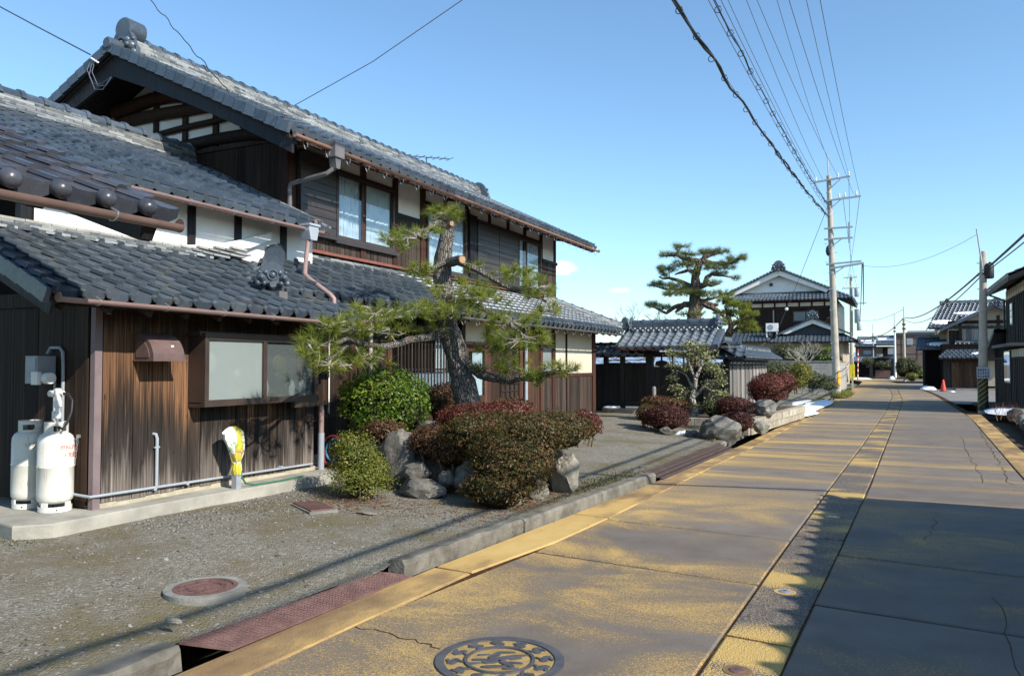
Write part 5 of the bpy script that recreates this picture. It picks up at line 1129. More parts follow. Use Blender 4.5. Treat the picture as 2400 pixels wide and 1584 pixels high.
def pine(name, label, base, lines, pads, nper, ln, wdt, bark, nmat, seed, twr=.007):
    t = thing(name, label, 'tree', base)
    for i, (pts, rad) in enumerate(lines):
        P = [Vector(p) for p in pts]; Q, Rr = [], []
        for k in range(len(P) - 1):     # knobbly bends between the joints
            for s in (0, .33, .67): 
                q = P[k].lerp(P[k + 1], s); L = (P[k + 1] - P[k]).length
                if s: q += Vector((random.uniform(-1, 1), random.uniform(-1, 1), random.uniform(-1, 1))) * L * .045
                Q.append(q); Rr.append((rad[k] + (rad[k + 1] - rad[k]) * s) * random.uniform(.92, 1.1))
        Q.append(P[-1]); Rr.append(rad[-1]); MB().tube(Q, Rr, 12 if i == 0 else 8).build('trunk' if i == 0 else 'branch', bark, t, smooth=True)
    V, F, tufts = needles(pads, nper, ln, wdt, seed); o = link('needles', np_mesh('needles', V, F), t, M[nmat]); o['kind'] = 'stuff'
    # twigs from the branches to the tufts
    pts = [Vector(p) for ps, _ in lines[1:] for p in ps]; mb = MB(); random.seed(seed)
    for (x, y, z, rx, rz, n) in pads:
        c = Vector((x, y, z)); near = min(pts, key=lambda p: (p - c).length); mid = near.lerp(c, .55) + Vector((random.uniform(-.05, .05), random.uniform(-.05, .05), -.03)); mb.tube([near, mid, c], [twr * 1.8, twr * 1.4, twr], 5)
        for k in range(min(n, 12)):
            a = random.random() * 6.28; e = c + Vector((rx * .75 * math.cos(a), rx * .7 * math.sin(a), rz * random.uniform(-.5, .6))); m_ = c.lerp(e, .5) + Vector((random.uniform(-1, 1), random.uniform(-1, 1), random.uniform(-1, 1))) * rx * .16; mb.tube([c, m_, e], [twr, twr * .8, twr * .5], 4)
    mb.build('twigs', 'twig_pale' if bark == 'bark' else bark, t, kind='stuff'); return t
NEAR_L = (
    (( (-5.23, 9.40, 0.83), (-5.28, 9.40, 1.22), (-5.38, 9.40, 1.57), (-5.49, 9.40, 1.93), (-5.56, 9.40, 2.23), (-5.62, 9.40, 2.54), (-5.66, 9.40, 2.84), (-5.65, 9.40, 3.09), (-5.59, 9.40, 3.35), (-5.55, 9.40, 3.59) ), (.185,.17,.155,.14,.13,.125,.125,.115,.10,.095) ),
    (( (-5.56, 9.40, 2.01), (-5.61, 8.86, 1.95), (-5.62, 8.32, 1.87), (-5.60, 7.83, 1.81), (-5.46, 7.14, 1.87), (-5.36, 6.61, 1.85), (-5.23, 6.12, 1.80) ), (.06,.055,.045,.04,.028,.018,.01) ),
    (( (-5.25, 9.40, 1.60), (-5.07, 9.40, 1.47), (-4.75, 9.40, 1.40), (-4.26, 9.30, 1.42), (-3.89, 9.30, 1.50), (-3.59, 9.30, 1.53) ), (.065,.06,.055,.045,.028,.012) ),
    (( (-5.51, 9.40, 3.06), (-5.15, 9.40, 2.92), (-4.88, 9.40, 2.77), (-4.67, 9.50, 2.64), (-4.35, 9.50, 2.56), (-4.07, 9.50, 2.40) ), (.05,.042,.035,.028,.018,.01) ),
    (( (-5.56, 9.40, 3.55), (-5.59, 9.13, 3.53), (-5.61, 8.91, 3.40), (-5.63, 8.47, 3.24), (-5.62, 8.03, 3.13) ), (.05,.045,.035,.022,.01) ),
    (( (-5.57, 9.30, 3.01), (-5.60, 9.06, 2.91), (-5.61, 8.83, 2.78), (-5.62, 8.67, 2.82) ), (.035,.025,.018,.01) ),
    (( (-5.56, 9.36, 2.53), (-5.10, 9.20, 2.42), (-4.66, 9.10, 2.25), (-4.35, 9.10, 2.05), (-4.17, 9.10, 1.91) ), (.045,.04,.03,.02,.012) ),
    (( (-5.57, 9.32, 2.47), (-5.48, 8.61, 2.28), (-5.42, 7.92, 2.18), (-5.37, 7.34, 2.10), (-5.26, 6.65, 1.94) ), (.045,.04,.03,.02,.012) ),
    (( (-5.55, 9.40, 2.32), (-5.25, 9.05, 2.35), (-5.03, 8.90, 2.22) ), (.035,.03,.015) ),
    (( (-5.54, 7.24, 1.86), (-5.45, 6.75, 1.67), (-5.37, 6.41, 1.58) ), (.025,.018,.01) ),
    (( (-5.56, 9.40, 3.02), (-5.34, 9.28, 3.03), (-5.22, 9.20, 3.02) ), (.075,.065,.06) ))
NEAR_P = ((-5.58, 9.30, 3.69, 0.21, 0.10, 22), (-5.62, 8.67, 3.31, 0.23, 0.09, 20), (-5.62, 8.05, 3.17, 0.09, 0.06, 8), (-5.63, 8.37, 3.12, 0.11, 0.06, 8), (-5.68, 8.86, 2.86, 0.20, 0.11, 16), (-5.24, 9.50, 2.95, 0.18, 0.05, 6), (-4.60, 9.50, 2.80, 0.26, 0.12, 22), (-4.22, 9.50, 2.61, 0.18, 0.16, 20), (-4.07, 9.50, 2.34, 0.14, 0.10, 10), (-5.28, 9.10, 2.59, 0.41, 0.13, 28), (-4.85, 9.10, 2.46, 0.34, 0.11, 24), (-5.41, 8.71, 2.34, 0.26, 0.08, 14), (-5.13, 8.90, 2.28, 0.40, 0.10, 26), (-4.44, 9.10, 2.16, 0.28, 0.13, 24), (-4.32, 9.05, 1.91, 0.33, 0.17, 30), (-4.62, 9.20, 1.86, 0.26, 0.14, 16), (-5.38, 7.43, 2.18, 0.30, 0.11, 26), (-5.42, 8.07, 2.24, 0.24, 0.10, 16), (-5.36, 7.24, 1.99, 0.30, 0.09, 20), (-5.21, 6.45, 2.00, 0.18, 0.09, 16), (-5.30, 6.36, 1.80, 0.17, 0.11, 18), (-5.37, 6.65, 1.60, 0.25, 0.09, 20), (-5.56, 7.44, 1.68, 0.31, 0.11, 22), (-5.25, 6.16, 1.71, 0.10, 0.08, 8), (-4.89, 9.30, 1.56, 0.13, 0.06, 6), (-4.57, 9.30, 1.57, 0.23, 0.08, 14), (-4.13, 9.30, 1.47, 0.17, 0.07, 12), (-3.80, 9.30, 1.53, 0.17, 0.08, 14), (-4.16, 9.30, 1.38, 0.10, 0.06, 6), (-5.53, 9.01, 2.07, 0.23, 0.07, 8), (-5.62, 8.08, 1.98, 0.22, 0.09, 12),)
MID_L = (
    (( (-5.89, 26.00, 2.80), (-5.88, 26.00, 3.34), (-5.87, 26.00, 3.78), (-5.85, 26.00, 4.21), (-5.84, 26.00, 4.54), (-5.75, 26.00, 4.84), (-5.66, 26.00, 5.01), (-5.59, 26.00, 5.09) ), (.32,.27,.24,.20,.18,.16,.14,.10) ),
    (( (-5.73, 26.00, 5.01), (-6.03, 26.00, 5.10), (-6.29, 26.00, 5.18), (-6.47, 26.00, 5.29), (-6.76, 26.00, 5.28), (-6.98, 26.00, 5.31) ), (.10,.09,.07,.05,.03,.02) ),
    (( (-6.45, 26.00, 5.30), (-6.40, 26.00, 5.43), (-6.49, 26.00, 5.50), (-6.47, 26.00, 5.63) ), (.05,.04,.03,.015) ),
    (( (-5.60, 26.00, 5.03), (-5.49, 26.00, 5.17), (-5.29, 26.00, 5.23), (-4.97, 26.00, 5.29) ), (.10,.08,.05,.02) ),
    (( (-5.55, 26.00, 5.00), (-5.30, 26.00, 4.95), (-4.98, 26.00, 4.91), (-4.66, 26.00, 4.89), (-4.35, 26.00, 5.02) ), (.09,.07,.06,.04,.02) ),
    (( (-5.88, 26.00, 4.67), (-6.08, 26.00, 4.75), (-6.30, 26.00, 4.69), (-6.54, 26.00, 4.62) ), (.08,.06,.05,.02) ),
    (( (-5.91, 26.00, 4.15), (-6.17, 26.00, 4.29), (-6.47, 26.00, 4.44), (-6.72, 26.00, 4.52), (-6.94, 26.00, 4.51), (-7.08, 26.00, 4.57) ), (.10,.08,.06,.05,.03,.02) ),
    (( (-5.91, 26.00, 4.11), (-6.17, 26.00, 4.14), (-6.48, 26.00, 4.11), (-6.83, 26.00, 4.14), (-7.29, 26.00, 4.28) ), (.08,.07,.05,.035,.02) ),
    (( (-5.78, 26.00, 4.17), (-5.52, 26.00, 4.24), (-5.47, 26.00, 4.48), (-5.30, 26.00, 4.58), (-4.98, 26.00, 4.52), (-4.67, 26.00, 4.44) ), (.11,.10,.08,.06,.04,.02) ),
    (( (-5.49, 26.00, 4.24), (-5.30, 26.00, 4.19), (-5.03, 26.00, 4.26) ), (.05,.04,.02) ),
    (( (-5.95, 26.00, 3.58), (-6.22, 26.00, 3.61), (-6.39, 26.00, 3.47), (-6.53, 26.00, 3.34) ), (.12,.10,.07,.03) ),
    (( (-6.22, 26.00, 3.61), (-6.57, 26.00, 3.52), (-6.84, 26.00, 3.33), (-7.02, 26.00, 3.42), (-7.34, 26.00, 3.56) ), (.09,.07,.05,.04,.02) ),
    (( (-5.82, 26.00, 3.38), (-5.61, 26.00, 3.62), (-5.35, 26.00, 3.58), (-5.10, 26.00, 3.55) ), (.13,.10,.08,.05) ),
    (( (-5.87, 26.00, 3.75), (-5.61, 26.00, 3.71), (-5.33, 26.00, 3.76), (-5.03, 26.00, 3.85) ), (.09,.07,.05,.03) ),
    (( (-5.63, 26.00, 3.62), (-5.31, 26.00, 3.48), (-4.99, 26.00, 3.25), (-4.78, 26.00, 3.03) ), (.11,.09,.06,.03) ))
MID_P = ((-6.42, 26.00, 5.64, 0.25, 0.09, 10), (-6.87, 26.00, 5.37, 0.25, 0.09, 22), (-6.27, 26.00, 5.49, 0.14, 0.07, 5), (-5.98, 26.00, 5.23, 0.27, 0.08, 18), (-5.61, 26.00, 5.33, 0.18, 0.11, 16), (-5.38, 26.00, 5.32, 0.18, 0.11, 14), (-5.02, 26.00, 5.32, 0.20, 0.09, 18), (-4.45, 26.00, 5.03, 0.27, 0.10, 22), (-4.81, 26.00, 4.94, 0.27, 0.08, 16), (-6.29, 26.00, 4.96, 0.34, 0.14, 26), (-6.78, 26.00, 4.83, 0.30, 0.13, 26), (-5.97, 26.00, 4.90, 0.14, 0.11, 8), (-5.38, 26.00, 4.80, 0.23, 0.11, 16), (-4.87, 26.00, 4.77, 0.29, 0.11, 20), (-5.09, 26.00, 4.63, 0.20, 0.09, 12), (-4.67, 26.00, 4.48, 0.16, 0.08, 8), (-6.99, 26.00, 4.73, 0.16, 0.11, 12), (-7.22, 26.00, 4.32, 0.25, 0.08, 20), (-6.74, 26.00, 4.25, 0.27, 0.09, 16), (-6.39, 26.00, 4.21, 0.25, 0.10, 14), (-5.20, 26.00, 4.25, 0.25, 0.08, 14), (-6.48, 26.00, 3.95, 0.30, 0.10, 26), (-6.13, 26.00, 3.98, 0.27, 0.11, 22), (-5.78, 26.00, 3.99, 0.25, 0.11, 20), (-5.48, 26.00, 3.91, 0.32, 0.11, 24), (-4.99, 26.00, 3.94, 0.29, 0.11, 24), (-7.29, 26.00, 3.63, 0.23, 0.10, 22), (-6.91, 26.00, 3.50, 0.21, 0.11, 16), (-6.13, 26.00, 3.26, 0.23, 0.09, 10), (-5.63, 26.00, 3.25, 0.18, 0.08, 8), (-5.73, 26.00, 4.66, 0.14, 0.14, 8),)
LOW_L = (
    (( (-4.37, 23.50, 2.18), (-4.31, 23.50, 2.47), (-4.23, 23.50, 2.76), (-4.32, 23.50, 3.05), (-4.42, 23.50, 3.34) ), (.12,.10,.08,.06,.03) ),
    (( (-4.23, 23.50, 2.76), (-4.01, 23.50, 2.89), (-3.76, 23.50, 2.99) ), (.07,.05,.03) ),
    (( (-4.31, 23.50, 2.47), (-4.04, 23.50, 2.66), (-3.67, 23.50, 2.74) ), (.06,.045,.02) ))
LOW_P = ((-4.43, 23.50, 3.48, 0.24, 0.12, 24), (-4.23, 23.50, 3.37, 0.26, 0.12, 26), (-3.93, 23.50, 3.32, 0.24, 0.10, 22), (-4.04, 23.50, 3.10, 0.30, 0.12, 28), (-4.42, 23.50, 3.11, 0.32, 0.12, 28), (-3.76, 23.50, 3.05, 0.22, 0.10, 18), (-4.51, 23.50, 2.86, 0.28, 0.11, 20), (-4.14, 23.50, 2.79, 0.32, 0.12, 26), (-3.76, 23.50, 2.78, 0.26, 0.11, 20), (-3.49, 23.50, 3.04, 0.12, 0.08, 8), (-4.33, 23.50, 2.62, 0.28, 0.08, 14), (-3.58, 23.50, 2.61, 0.24, 0.08, 12),)
CAM_L = (
    (( (-4.25, 18.70, 0.33), (-4.25, 18.70, 0.59), (-4.29, 18.70, 0.80), (-4.24, 18.70, 1.02), (-4.19, 18.70, 1.26), (-4.12, 18.70, 1.44), (-4.05, 18.70, 1.60), (-3.87, 18.70, 1.71) ), (.085,.075,.065,.055,.05,.04,.03,.012) ),
    (( (-4.28, 18.70, 0.80), (-4.14, 18.70, 0.95), (-4.01, 18.70, 1.08), (-3.87, 18.70, 1.21), (-3.60, 18.70, 1.26) ), (.05,.04,.03,.02,.01) ),
    (( (-4.20, 18.70, 1.24), (-4.28, 18.70, 1.42), (-4.35, 18.70, 1.62), (-4.39, 18.70, 1.86), (-4.42, 18.70, 2.08) ), (.04,.03,.025,.018,.01) ),
    (( (-4.24, 18.70, 1.02), (-4.36, 18.70, 1.17), (-4.47, 18.70, 1.35), (-4.65, 18.70, 1.44), (-4.80, 18.70, 1.57) ), (.035,.028,.02,.014,.008) ),
    (( (-4.14, 18.70, 1.42), (-4.10, 18.70, 1.62), (-4.15, 18.70, 1.90), (-4.11, 18.70, 2.08) ), (.03,.02,.015,.008) ),
    (( (-4.29, 18.70, 0.80), (-4.43, 18.70, 0.89), (-4.58, 18.70, 0.94) ), (.03,.02,.01) ),
    (( (-4.01, 18.70, 1.08), (-3.84, 18.70, 0.99), (-3.57, 18.70, 0.94) ), (.025,.018,.01) ))
CAM_P = ((-4.39, 18.70, 2.04, 0.19, 0.13, 60), (-4.10, 18.70, 2.00, 0.17, 0.13, 50), (-4.68, 18.70, 1.86, 0.21, 0.11, 55), (-4.28, 18.70, 1.79, 0.25, 0.17, 80), (-3.96, 18.70, 1.79, 0.21, 0.15, 60), (-4.78, 18.70, 1.60, 0.15, 0.10, 35), (-4.47, 18.70, 1.53, 0.17, 0.11, 40), (-3.83, 18.70, 1.53, 0.21, 0.13, 60), (-3.66, 18.70, 1.39, 0.15, 0.15, 50), (-3.60, 18.70, 1.19, 0.11, 0.09, 30), (-4.69, 18.70, 1.02, 0.17, 0.11, 40), (-4.47, 18.70, 0.98, 0.15, 0.09, 30), (-3.92, 18.70, 1.14, 0.17, 0.11, 40), (-3.66, 18.70, 0.91, 0.24, 0.11, 60), (-4.54, 18.70, 0.80, 0.17, 0.09, 30), (-4.20, 18.70, 0.62, 0.15, 0.08, 20), (-3.84, 18.70, 0.72, 0.19, 0.08, 30), (-4.87, 18.70, 1.90, 0.08, 0.06, 15), (-4.76, 18.70, 1.27, 0.13, 0.08, 20),)
pine('pine_tree', 'old topped pine with sparse needle pads on the island before the house', (-5.23, 9.4, .8), NEAR_L, [(x, y, z, rx * 1.22, rz * 1.3, int(n * (1.15 if y > 8.8 else .85))) for (x, y, z, rx, rz, n) in NEAR_P], 56, .15, .0027, 'bark', 'needle', 11)
MB().lathe([(.05, -.002), (.046, .004), (.002, .005)], 14, frame((-5.22, 9.2, 3.02), Vector((.5, .85, 0)).normalized(), (0, 0, 1), Vector((.85, -.5, 0)).normalized())).build('cut_face', 'wood_cut', bpy.data.objects['pine_tree'])
MB().lathe([(.035, -.05), (.035, .004), (.002, .005)], 14, frame((-5.45, 9.31, 3.55), Vector((.5, .85, 0)).normalized(), (0, 0, 1), Vector((.85, -.5, 0)).normalized())).build('cut_face', 'wood_cut', bpy.data.objects['pine_tree'])
def deep(P, k, seed): r_ = random.Random(seed); return [(x, y + r_.uniform(-k, k), z, rx, rz, n) for (x, y, z, rx, rz, n) in P]
pine('pine_tree', 'tall tiered pine standing behind the gate', (-5.89, 26, .2), ((((-5.9, 26, .2), (-5.89, 26, 1.5)) + MID_L[0][0], tuple(q * .78 for q in (.36, .34) + MID_L[0][1])),) + MID_L[1:], [(x, y, z, rx * 1.1, rz * 1.15, int(n * 1.5)) for (x, y, z, rx, rz, n) in deep(MID_P, .5, 2)], 40, .2, .0032, 'bark_far', 'needle_far', 12, .010)
pine('pine_tree', 'bushy low pine right of the tiered pine', (-4.37, 23.5, .3), ((((-4.4, 23.5, .3), (-4.38, 23.5, 1.2)) + LOW_L[0][0], (.15, .14) + LOW_L[0][1]),) + LOW_L[1:], deep(LOW_P, .4, 3), 50, .15, .0042, 'bark_far', 'needle', 13, .010)
def shrub(name, label, lobes, n, size, mat, cat='shrub', seed=1, core=.80, flat=.45, stems=True, group=None, fuzz=.12):
    """lobes = (cx, cy, cz, rx, ry, rz); leaf blades through the outer shell of the lobes"""
    rs = np.random.RandomState(seed); L0 = lobes[0]; t = thing(name, label, cat, (L0[0], L0[1], max(.05, L0[2] - L0[5])), group)
    area = np.array([l[3] * l[4] + l[3] * l[5] + l[4] * l[5] for l in lobes]); cnt = (n * area / area.sum()).astype(int); V = []
    for l, m in zip(lobes, cnt):
        d = rs.normal(0, 1, (m, 3)); d /= np.linalg.norm(d, axis=1)[:, None]; d[:, 2] = np.where(d[:, 2] < -flat, -d[:, 2] * .5, d[:, 2]); d /= np.linalg.norm(d, axis=1)[:, None]
        lump = np.array([mnoise.noise(Vector(q * 2.6) + Vector((seed, 0, 0))) + .5 * mnoise.noise(Vector(q * 6.5) + Vector((0, seed, 0))) for q in d]); rr = 1 + fuzz * lump - .26 * rs.uniform(0, 1, m) ** 2 + fuzz * .35 * rs.normal(0, 1, m)
        c = np.array(l[:3]) + d * np.array(l[3:]) * rr[:, None]
        nrm = d + rs.normal(0, .55, (m, 3)); nrm /= np.linalg.norm(nrm, axis=1)[:, None]; u = np.cross(nrm, rs.normal(0, 1, (m, 3))); u /= np.linalg.norm(u, axis=1)[:, None]; v = np.cross(nrm, u)
        s = size * rs.uniform(.6, 1.3, (m, 1)); u, v = u * s, v * s * .5; V.append(np.stack([c - u, c + v - u * .1 + nrm * s * .12, c + u, c - v - u * .1 + nrm * s * .12], 1).reshape(-1, 3))
    V = np.concatenate(V); o = link('leaves', np_mesh('leaves', V, np.arange(len(V)).reshape(-1, 4)), t, M[mat]); o['kind'] = 'stuff'
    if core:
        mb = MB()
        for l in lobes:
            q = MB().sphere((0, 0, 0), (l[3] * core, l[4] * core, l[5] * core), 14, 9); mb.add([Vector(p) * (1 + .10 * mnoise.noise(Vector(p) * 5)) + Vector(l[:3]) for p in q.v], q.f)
        mb.build('dark_core', 'core', t)  # solid dark blob standing in for the shaded crown centre
    if stems:
        mb = MB()
        for l in lobes[:2]:
            for k in range(7):
                a = random.random() * 6.28; b = Vector((l[0] + .10 * math.cos(a), l[1] + .10 * math.sin(a), l[2] - l[5] - .05)); e = Vector((l[0] + l[3] * .8 * math.cos(a), l[1] + l[4] * .8 * math.sin(a), l[2] + l[5] * random.uniform(0, .8))); mb.tube([b, b.lerp(e, .5) + Vector((0, 0, .05)), e], [.012, .009, .004], 5)
        mb.build('stems', 'twig', t)
    return t
def rock(label, c, r, seed, mat='rock', cat='rock', name='rock', facet=.35, group=None, sub=3):
    bm = bmesh.new(); bmesh.ops.create_icosphere(bm, subdivisions=sub + (1 if max(r) > .2 and c[1] < 20 else 0), radius=1); rs = random.Random(seed)
    planes = [(Vector((rs.gauss(0, 1), rs.gauss(0, 1), rs.gauss(0, 1) * .8)).normalized(), rs.uniform(.62, .9)) for _ in range(11)]
    for v in bm.verts:
        p = v.co.copy()
        for n, d in planes:
            k = p.dot(n) - d
            if k > 0: p -= n * k * .92
        p *= 1 + .16 * mnoise.noise(p * 2.2 + Vector((seed, 0, 0))) + .07 * mnoise.noise(p * 5 + Vector((0, seed, 0))) + .03 * mnoise.noise(p * 13 + Vector((0, seed, 3))); v.co = Vector((p.x * r[0], p.y * r[1], p.z * r[2])) * 1.18 + Vector(c)
    me = bpy.data.meshes.new(name); bm.to_mesh(me); bm.free(); me.polygons.foreach_set('use_smooth', [True] * len(me.polygons))
    try: me.set_sharp_from_angle(angle=R(26))
    except Exception: pass
    return tag(link(name, me, None, M[mat]), label, cat, group)
# island bed in front of the house
mb = MB(); V, F = [], []; nr, na = 12, 36
for i in range(nr + 1):
    for k in range(na):
        a = 2 * math.pi * k / na; q = i / nr; x, y = -5.05 + 1.45 * q * math.cos(a), 9.15 + 1.45 * q * math.sin(a); z = .06 + .74 * math.sqrt(max(0, 1 - q * q)) * (1 + .10 * mnoise.noise((x * 2, y * 2, 1))) + .02 * mnoise.noise((x * 9, y * 9, 1)); V.append((x, y, z))
for i in range(nr):
    for k in range(na): F.append((i * na + k, i * na + (k + 1) % na, (i + 1) * na + (k + 1) % na, (i + 1) * na + k))
mb.add(V, F).build('planting_mound', 'soil', None, smooth=True, kind='structure')
rock('tall grey boulder at the left front of the planted island', (-5.40, 8.0, .36), (.25, .25, .38), 3)
rock('small bluish stone perched beside the tall island boulder', (-4.97, 7.72, .36), (.16, .14, .11), 5)
rock('low flat stone on the ground below the small bluish one', (-4.78, 7.52, .18), (.27, .17, .14), 8)
rock('fist sized stone wedged right of the small bluish stone', (-4.55, 7.66, .30), (.08, .08, .09), 4)
rock('dark stone half hidden under the big azalea', (-4.32, 7.85, .26), (.22, .18, .2), 12)
rock('yellowish stone low at the right foot of the big azalea', (-3.68, 7.62, .16), (.12, .12, .10), 14, 'rock_pale')
rock('round pale stone at the kerb end of the island', (-3.60, 8.05, .19), (.14, .13, .11), 9, 'rock_pale')
rock('upright pale stone at the right end of the island', (-3.50, 8.62, .30), (.15, .14, .24), 21, 'rock_pale')
rock('grey stone lying in the bed behind the tall boulder', (-5.42, 8.72, .74), (.2, .16, .11), 23)
rock('flat pale pebble slab on the gravel before the island', (-4.72, 6.42, .125), (.10, .07, .02), 31, 'rock_pale', 'stone', 'stone')
rock('small yellow stone in the open gravel above the small manhole', (-4.95, 4.2, .12), (.03, .025, .025), 33, 'rock_pale', 'stone', 'stone')
rock('long pale stone beside the near end of the checker plate', (-3.72, 3.22, .135), (.06, .022, .014), 36, 'rock_pale', 'stone', 'stone')
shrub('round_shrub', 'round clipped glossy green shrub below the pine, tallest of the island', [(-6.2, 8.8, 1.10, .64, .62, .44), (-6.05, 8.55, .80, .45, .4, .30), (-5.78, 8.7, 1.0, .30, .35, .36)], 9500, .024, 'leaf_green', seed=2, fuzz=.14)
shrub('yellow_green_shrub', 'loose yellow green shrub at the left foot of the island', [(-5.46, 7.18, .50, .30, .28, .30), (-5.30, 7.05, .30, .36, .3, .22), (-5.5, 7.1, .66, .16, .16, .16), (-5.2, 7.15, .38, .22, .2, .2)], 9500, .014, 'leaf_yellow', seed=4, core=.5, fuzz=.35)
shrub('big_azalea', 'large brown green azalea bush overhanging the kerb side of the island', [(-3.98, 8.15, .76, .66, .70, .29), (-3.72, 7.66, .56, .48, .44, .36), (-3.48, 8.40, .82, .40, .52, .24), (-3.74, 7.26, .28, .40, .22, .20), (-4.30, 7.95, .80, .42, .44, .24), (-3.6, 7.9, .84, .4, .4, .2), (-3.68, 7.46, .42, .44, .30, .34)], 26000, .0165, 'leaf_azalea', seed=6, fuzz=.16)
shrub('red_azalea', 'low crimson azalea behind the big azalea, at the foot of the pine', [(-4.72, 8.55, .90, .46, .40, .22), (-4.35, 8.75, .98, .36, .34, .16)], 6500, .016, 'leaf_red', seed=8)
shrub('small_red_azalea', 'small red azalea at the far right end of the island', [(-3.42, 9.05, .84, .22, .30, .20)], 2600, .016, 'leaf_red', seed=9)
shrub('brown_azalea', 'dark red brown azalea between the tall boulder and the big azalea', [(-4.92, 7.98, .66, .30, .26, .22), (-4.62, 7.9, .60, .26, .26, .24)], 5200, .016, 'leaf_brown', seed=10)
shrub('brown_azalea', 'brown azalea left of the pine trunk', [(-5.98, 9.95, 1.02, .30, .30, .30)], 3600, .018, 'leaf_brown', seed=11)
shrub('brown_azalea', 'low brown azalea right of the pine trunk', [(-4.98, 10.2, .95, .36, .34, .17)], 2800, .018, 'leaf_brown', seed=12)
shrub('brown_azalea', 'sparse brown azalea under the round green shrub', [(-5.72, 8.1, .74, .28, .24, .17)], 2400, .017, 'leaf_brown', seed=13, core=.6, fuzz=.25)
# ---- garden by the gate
shrub('maroon_azalea', 'dark maroon clipped azalea on the gravel, left of the camellia', [(-4.36, 16.5, .44, .50, .48, .30)], 6500, .02, 'leaf_maroon', seed=20, fuzz=.08)
shrub('olive_azalea', 'small olive azalea behind the maroon one', [(-4.90, 17.0, .48, .26, .3, .25)], 2000, .02, 'leaf_azalea', seed=21)
shrub('wide_azalea', 'low mixed azalea in the shade before the board fence', [(-5.05, 18.6, .66, .50, .36, .20), (-4.7, 18.7, .62, .4, .3, .18)], 3000, .024, 'leaf_brown', seed=22)
shrub('maroon_azalea', 'maroon azalea beside the angular boulder at the road edge', [(-2.93, 16.78, .38, .36, .33, .24)], 3600, .02, 'leaf_maroon', seed=23, fuzz=.08)
shrub('maroon_azalea', 'maroon azalea on the planter corner behind the angular boulder', [(-3.28, 18.45, .62, .45, .38, .23)], 4200, .02, 'leaf_maroon', seed=24, fuzz=.08)
shrub('olive_azalea', 'olive azalea behind the corner of the stone planter', [(-3.75, 18.5, .55, .28, .28, .22)], 1500, .022, 'leaf_olive', seed=25)
shrub('russet_shrub', 'tall russet clipped shrub in the stone planter by the board fence', [(-2.86, 20.8, .92, .50, .66, .46), (-2.55, 21.5, 1.08, .34, .5, .32)], 9000, .022, 'leaf_red', seed=26, fuzz=.09)
rock('large angular grey boulder at the road edge near the camellia', (-3.14, 15.95, .25), (.40, .26, .27), 41, facet=.6)
rock('small stone left of the angular boulder', (-3.72, 16.1, .17), (.16, .12, .08), 43); rock('pale stone right of the angular boulder against the planter', (-2.50, 17.25, .26), (.15, .14, .13), 45, 'rock_pale'); rock('rounded grey rock on the planter beside the russet shrub', (-2.72, 19.3, .56), (.26, .28, .19), 47)
rock('small stone under the maroon azalea left of the camellia', (-4.25, 16.05, .2), (.15, .12, .1), 49)
cam_t = thing('camellia', 'small camellia tree with pale trunks and sparse leaves in front of the gate', 'tree', (-4.25, 18.7, .2))
for i, (pts, rad) in enumerate(CAM_L):
    Q = [Vector(p) + Vector((0, .0 if k == 0 else random.uniform(-.12, .12), 0)) for k, p in enumerate(pts)]; MB().tube(Q, rad, 8).build('trunk' if i == 0 else 'branch', 'bark_pale', cam_t, smooth=True)
V = []; rs = np.random.RandomState(5)
for (x, y, z, rx, rz, n) in CAM_P:
    m = int(n * 3.8); c = np.array([x, y, z]) + rs.normal(0, .5, (m, 3)) * np.array([rx, rx, rz]); nrm = rs.normal(0, 1, (m, 3)) + [0, 0, .8]; nrm /= np.linalg.norm(nrm, axis=1)[:, None]; u = np.cross(nrm, rs.normal(0, 1, (m, 3))); u /= np.linalg.norm(u, axis=1)[:, None]; v = np.cross(nrm, u); s = rs.uniform(.025, .042, (m, 1))
    V.append(np.stack([c - u * s, c + v * s * .5, c + u * s, c - v * s * .5], 1).reshape(-1, 3))
V = np.concatenate(V); o = link('leaves', np_mesh('leaves', V, np.arange(len(V)).reshape(-1, 4)), cam_t, M['leaf_camellia']); o['kind'] = 'stuff'
mb = MB()
for (x, y, z, rx, rz, n) in CAM_P:
    pts = [Vector(p) for ps, _ in CAM_L for p in ps]; c = Vector((x, y, z)); nr_ = min(pts, key=lambda p: (p - c).length)
    for k in range(5): e = c + Vector((random.uniform(-1, 1) * rx, random.uniform(-1, 1) * rx, random.uniform(-.6, 1) * rz)); mb.tube([nr_, nr_.lerp(e, .5) + Vector((0, 0, .03)), e], [.008, .006, .003], 4)
mb.build('twigs', 'twig_pale', cam_t, kind='stuff')
# ---- stone planter
pln = thing('stone_planter', 'low planter of two courses of cut granite blocks along the road', 'planter', (-2.7, 20, .1))
def stones(p0, p1, z0, z1, step, th=.2):
    p0, p1 = Vector(p0), Vector(p1); d = p1 - p0; L = d.length; d.normalize(); a = math.atan2(d.y, d.x); n = max(1, round(L / step))
    for c_ in range(2):
        za, zb = (z0, (z0 + z1) / 2) if c_ == 0 else ((z0 + z1) / 2 + .003, z1 + .012); off = .5 * (c_ % 2)
        for i in range(-1, n + 1):
            s0, s1 = max(0, (i + off) / n * L), min(L, (i + 1 + off) / n * L)
            if s1 - s0 < .05: continue
            c = p0 + d * (s0 + s1) / 2; link('stone_block', ubox('stone_block'), pln, None, Matrix.Translation((c.x, c.y, (za + zb) / 2)) @ Matrix.Rotation(a + random.uniform(-.008, .008), 4, 'Z') @ Matrix.Translation((0, random.uniform(-.006, .006) + (.02 if c_ == 0 else 0), 0)) @ Matrix.Diagonal((s1 - s0 - .01, th, zb - za - .005, 1)))
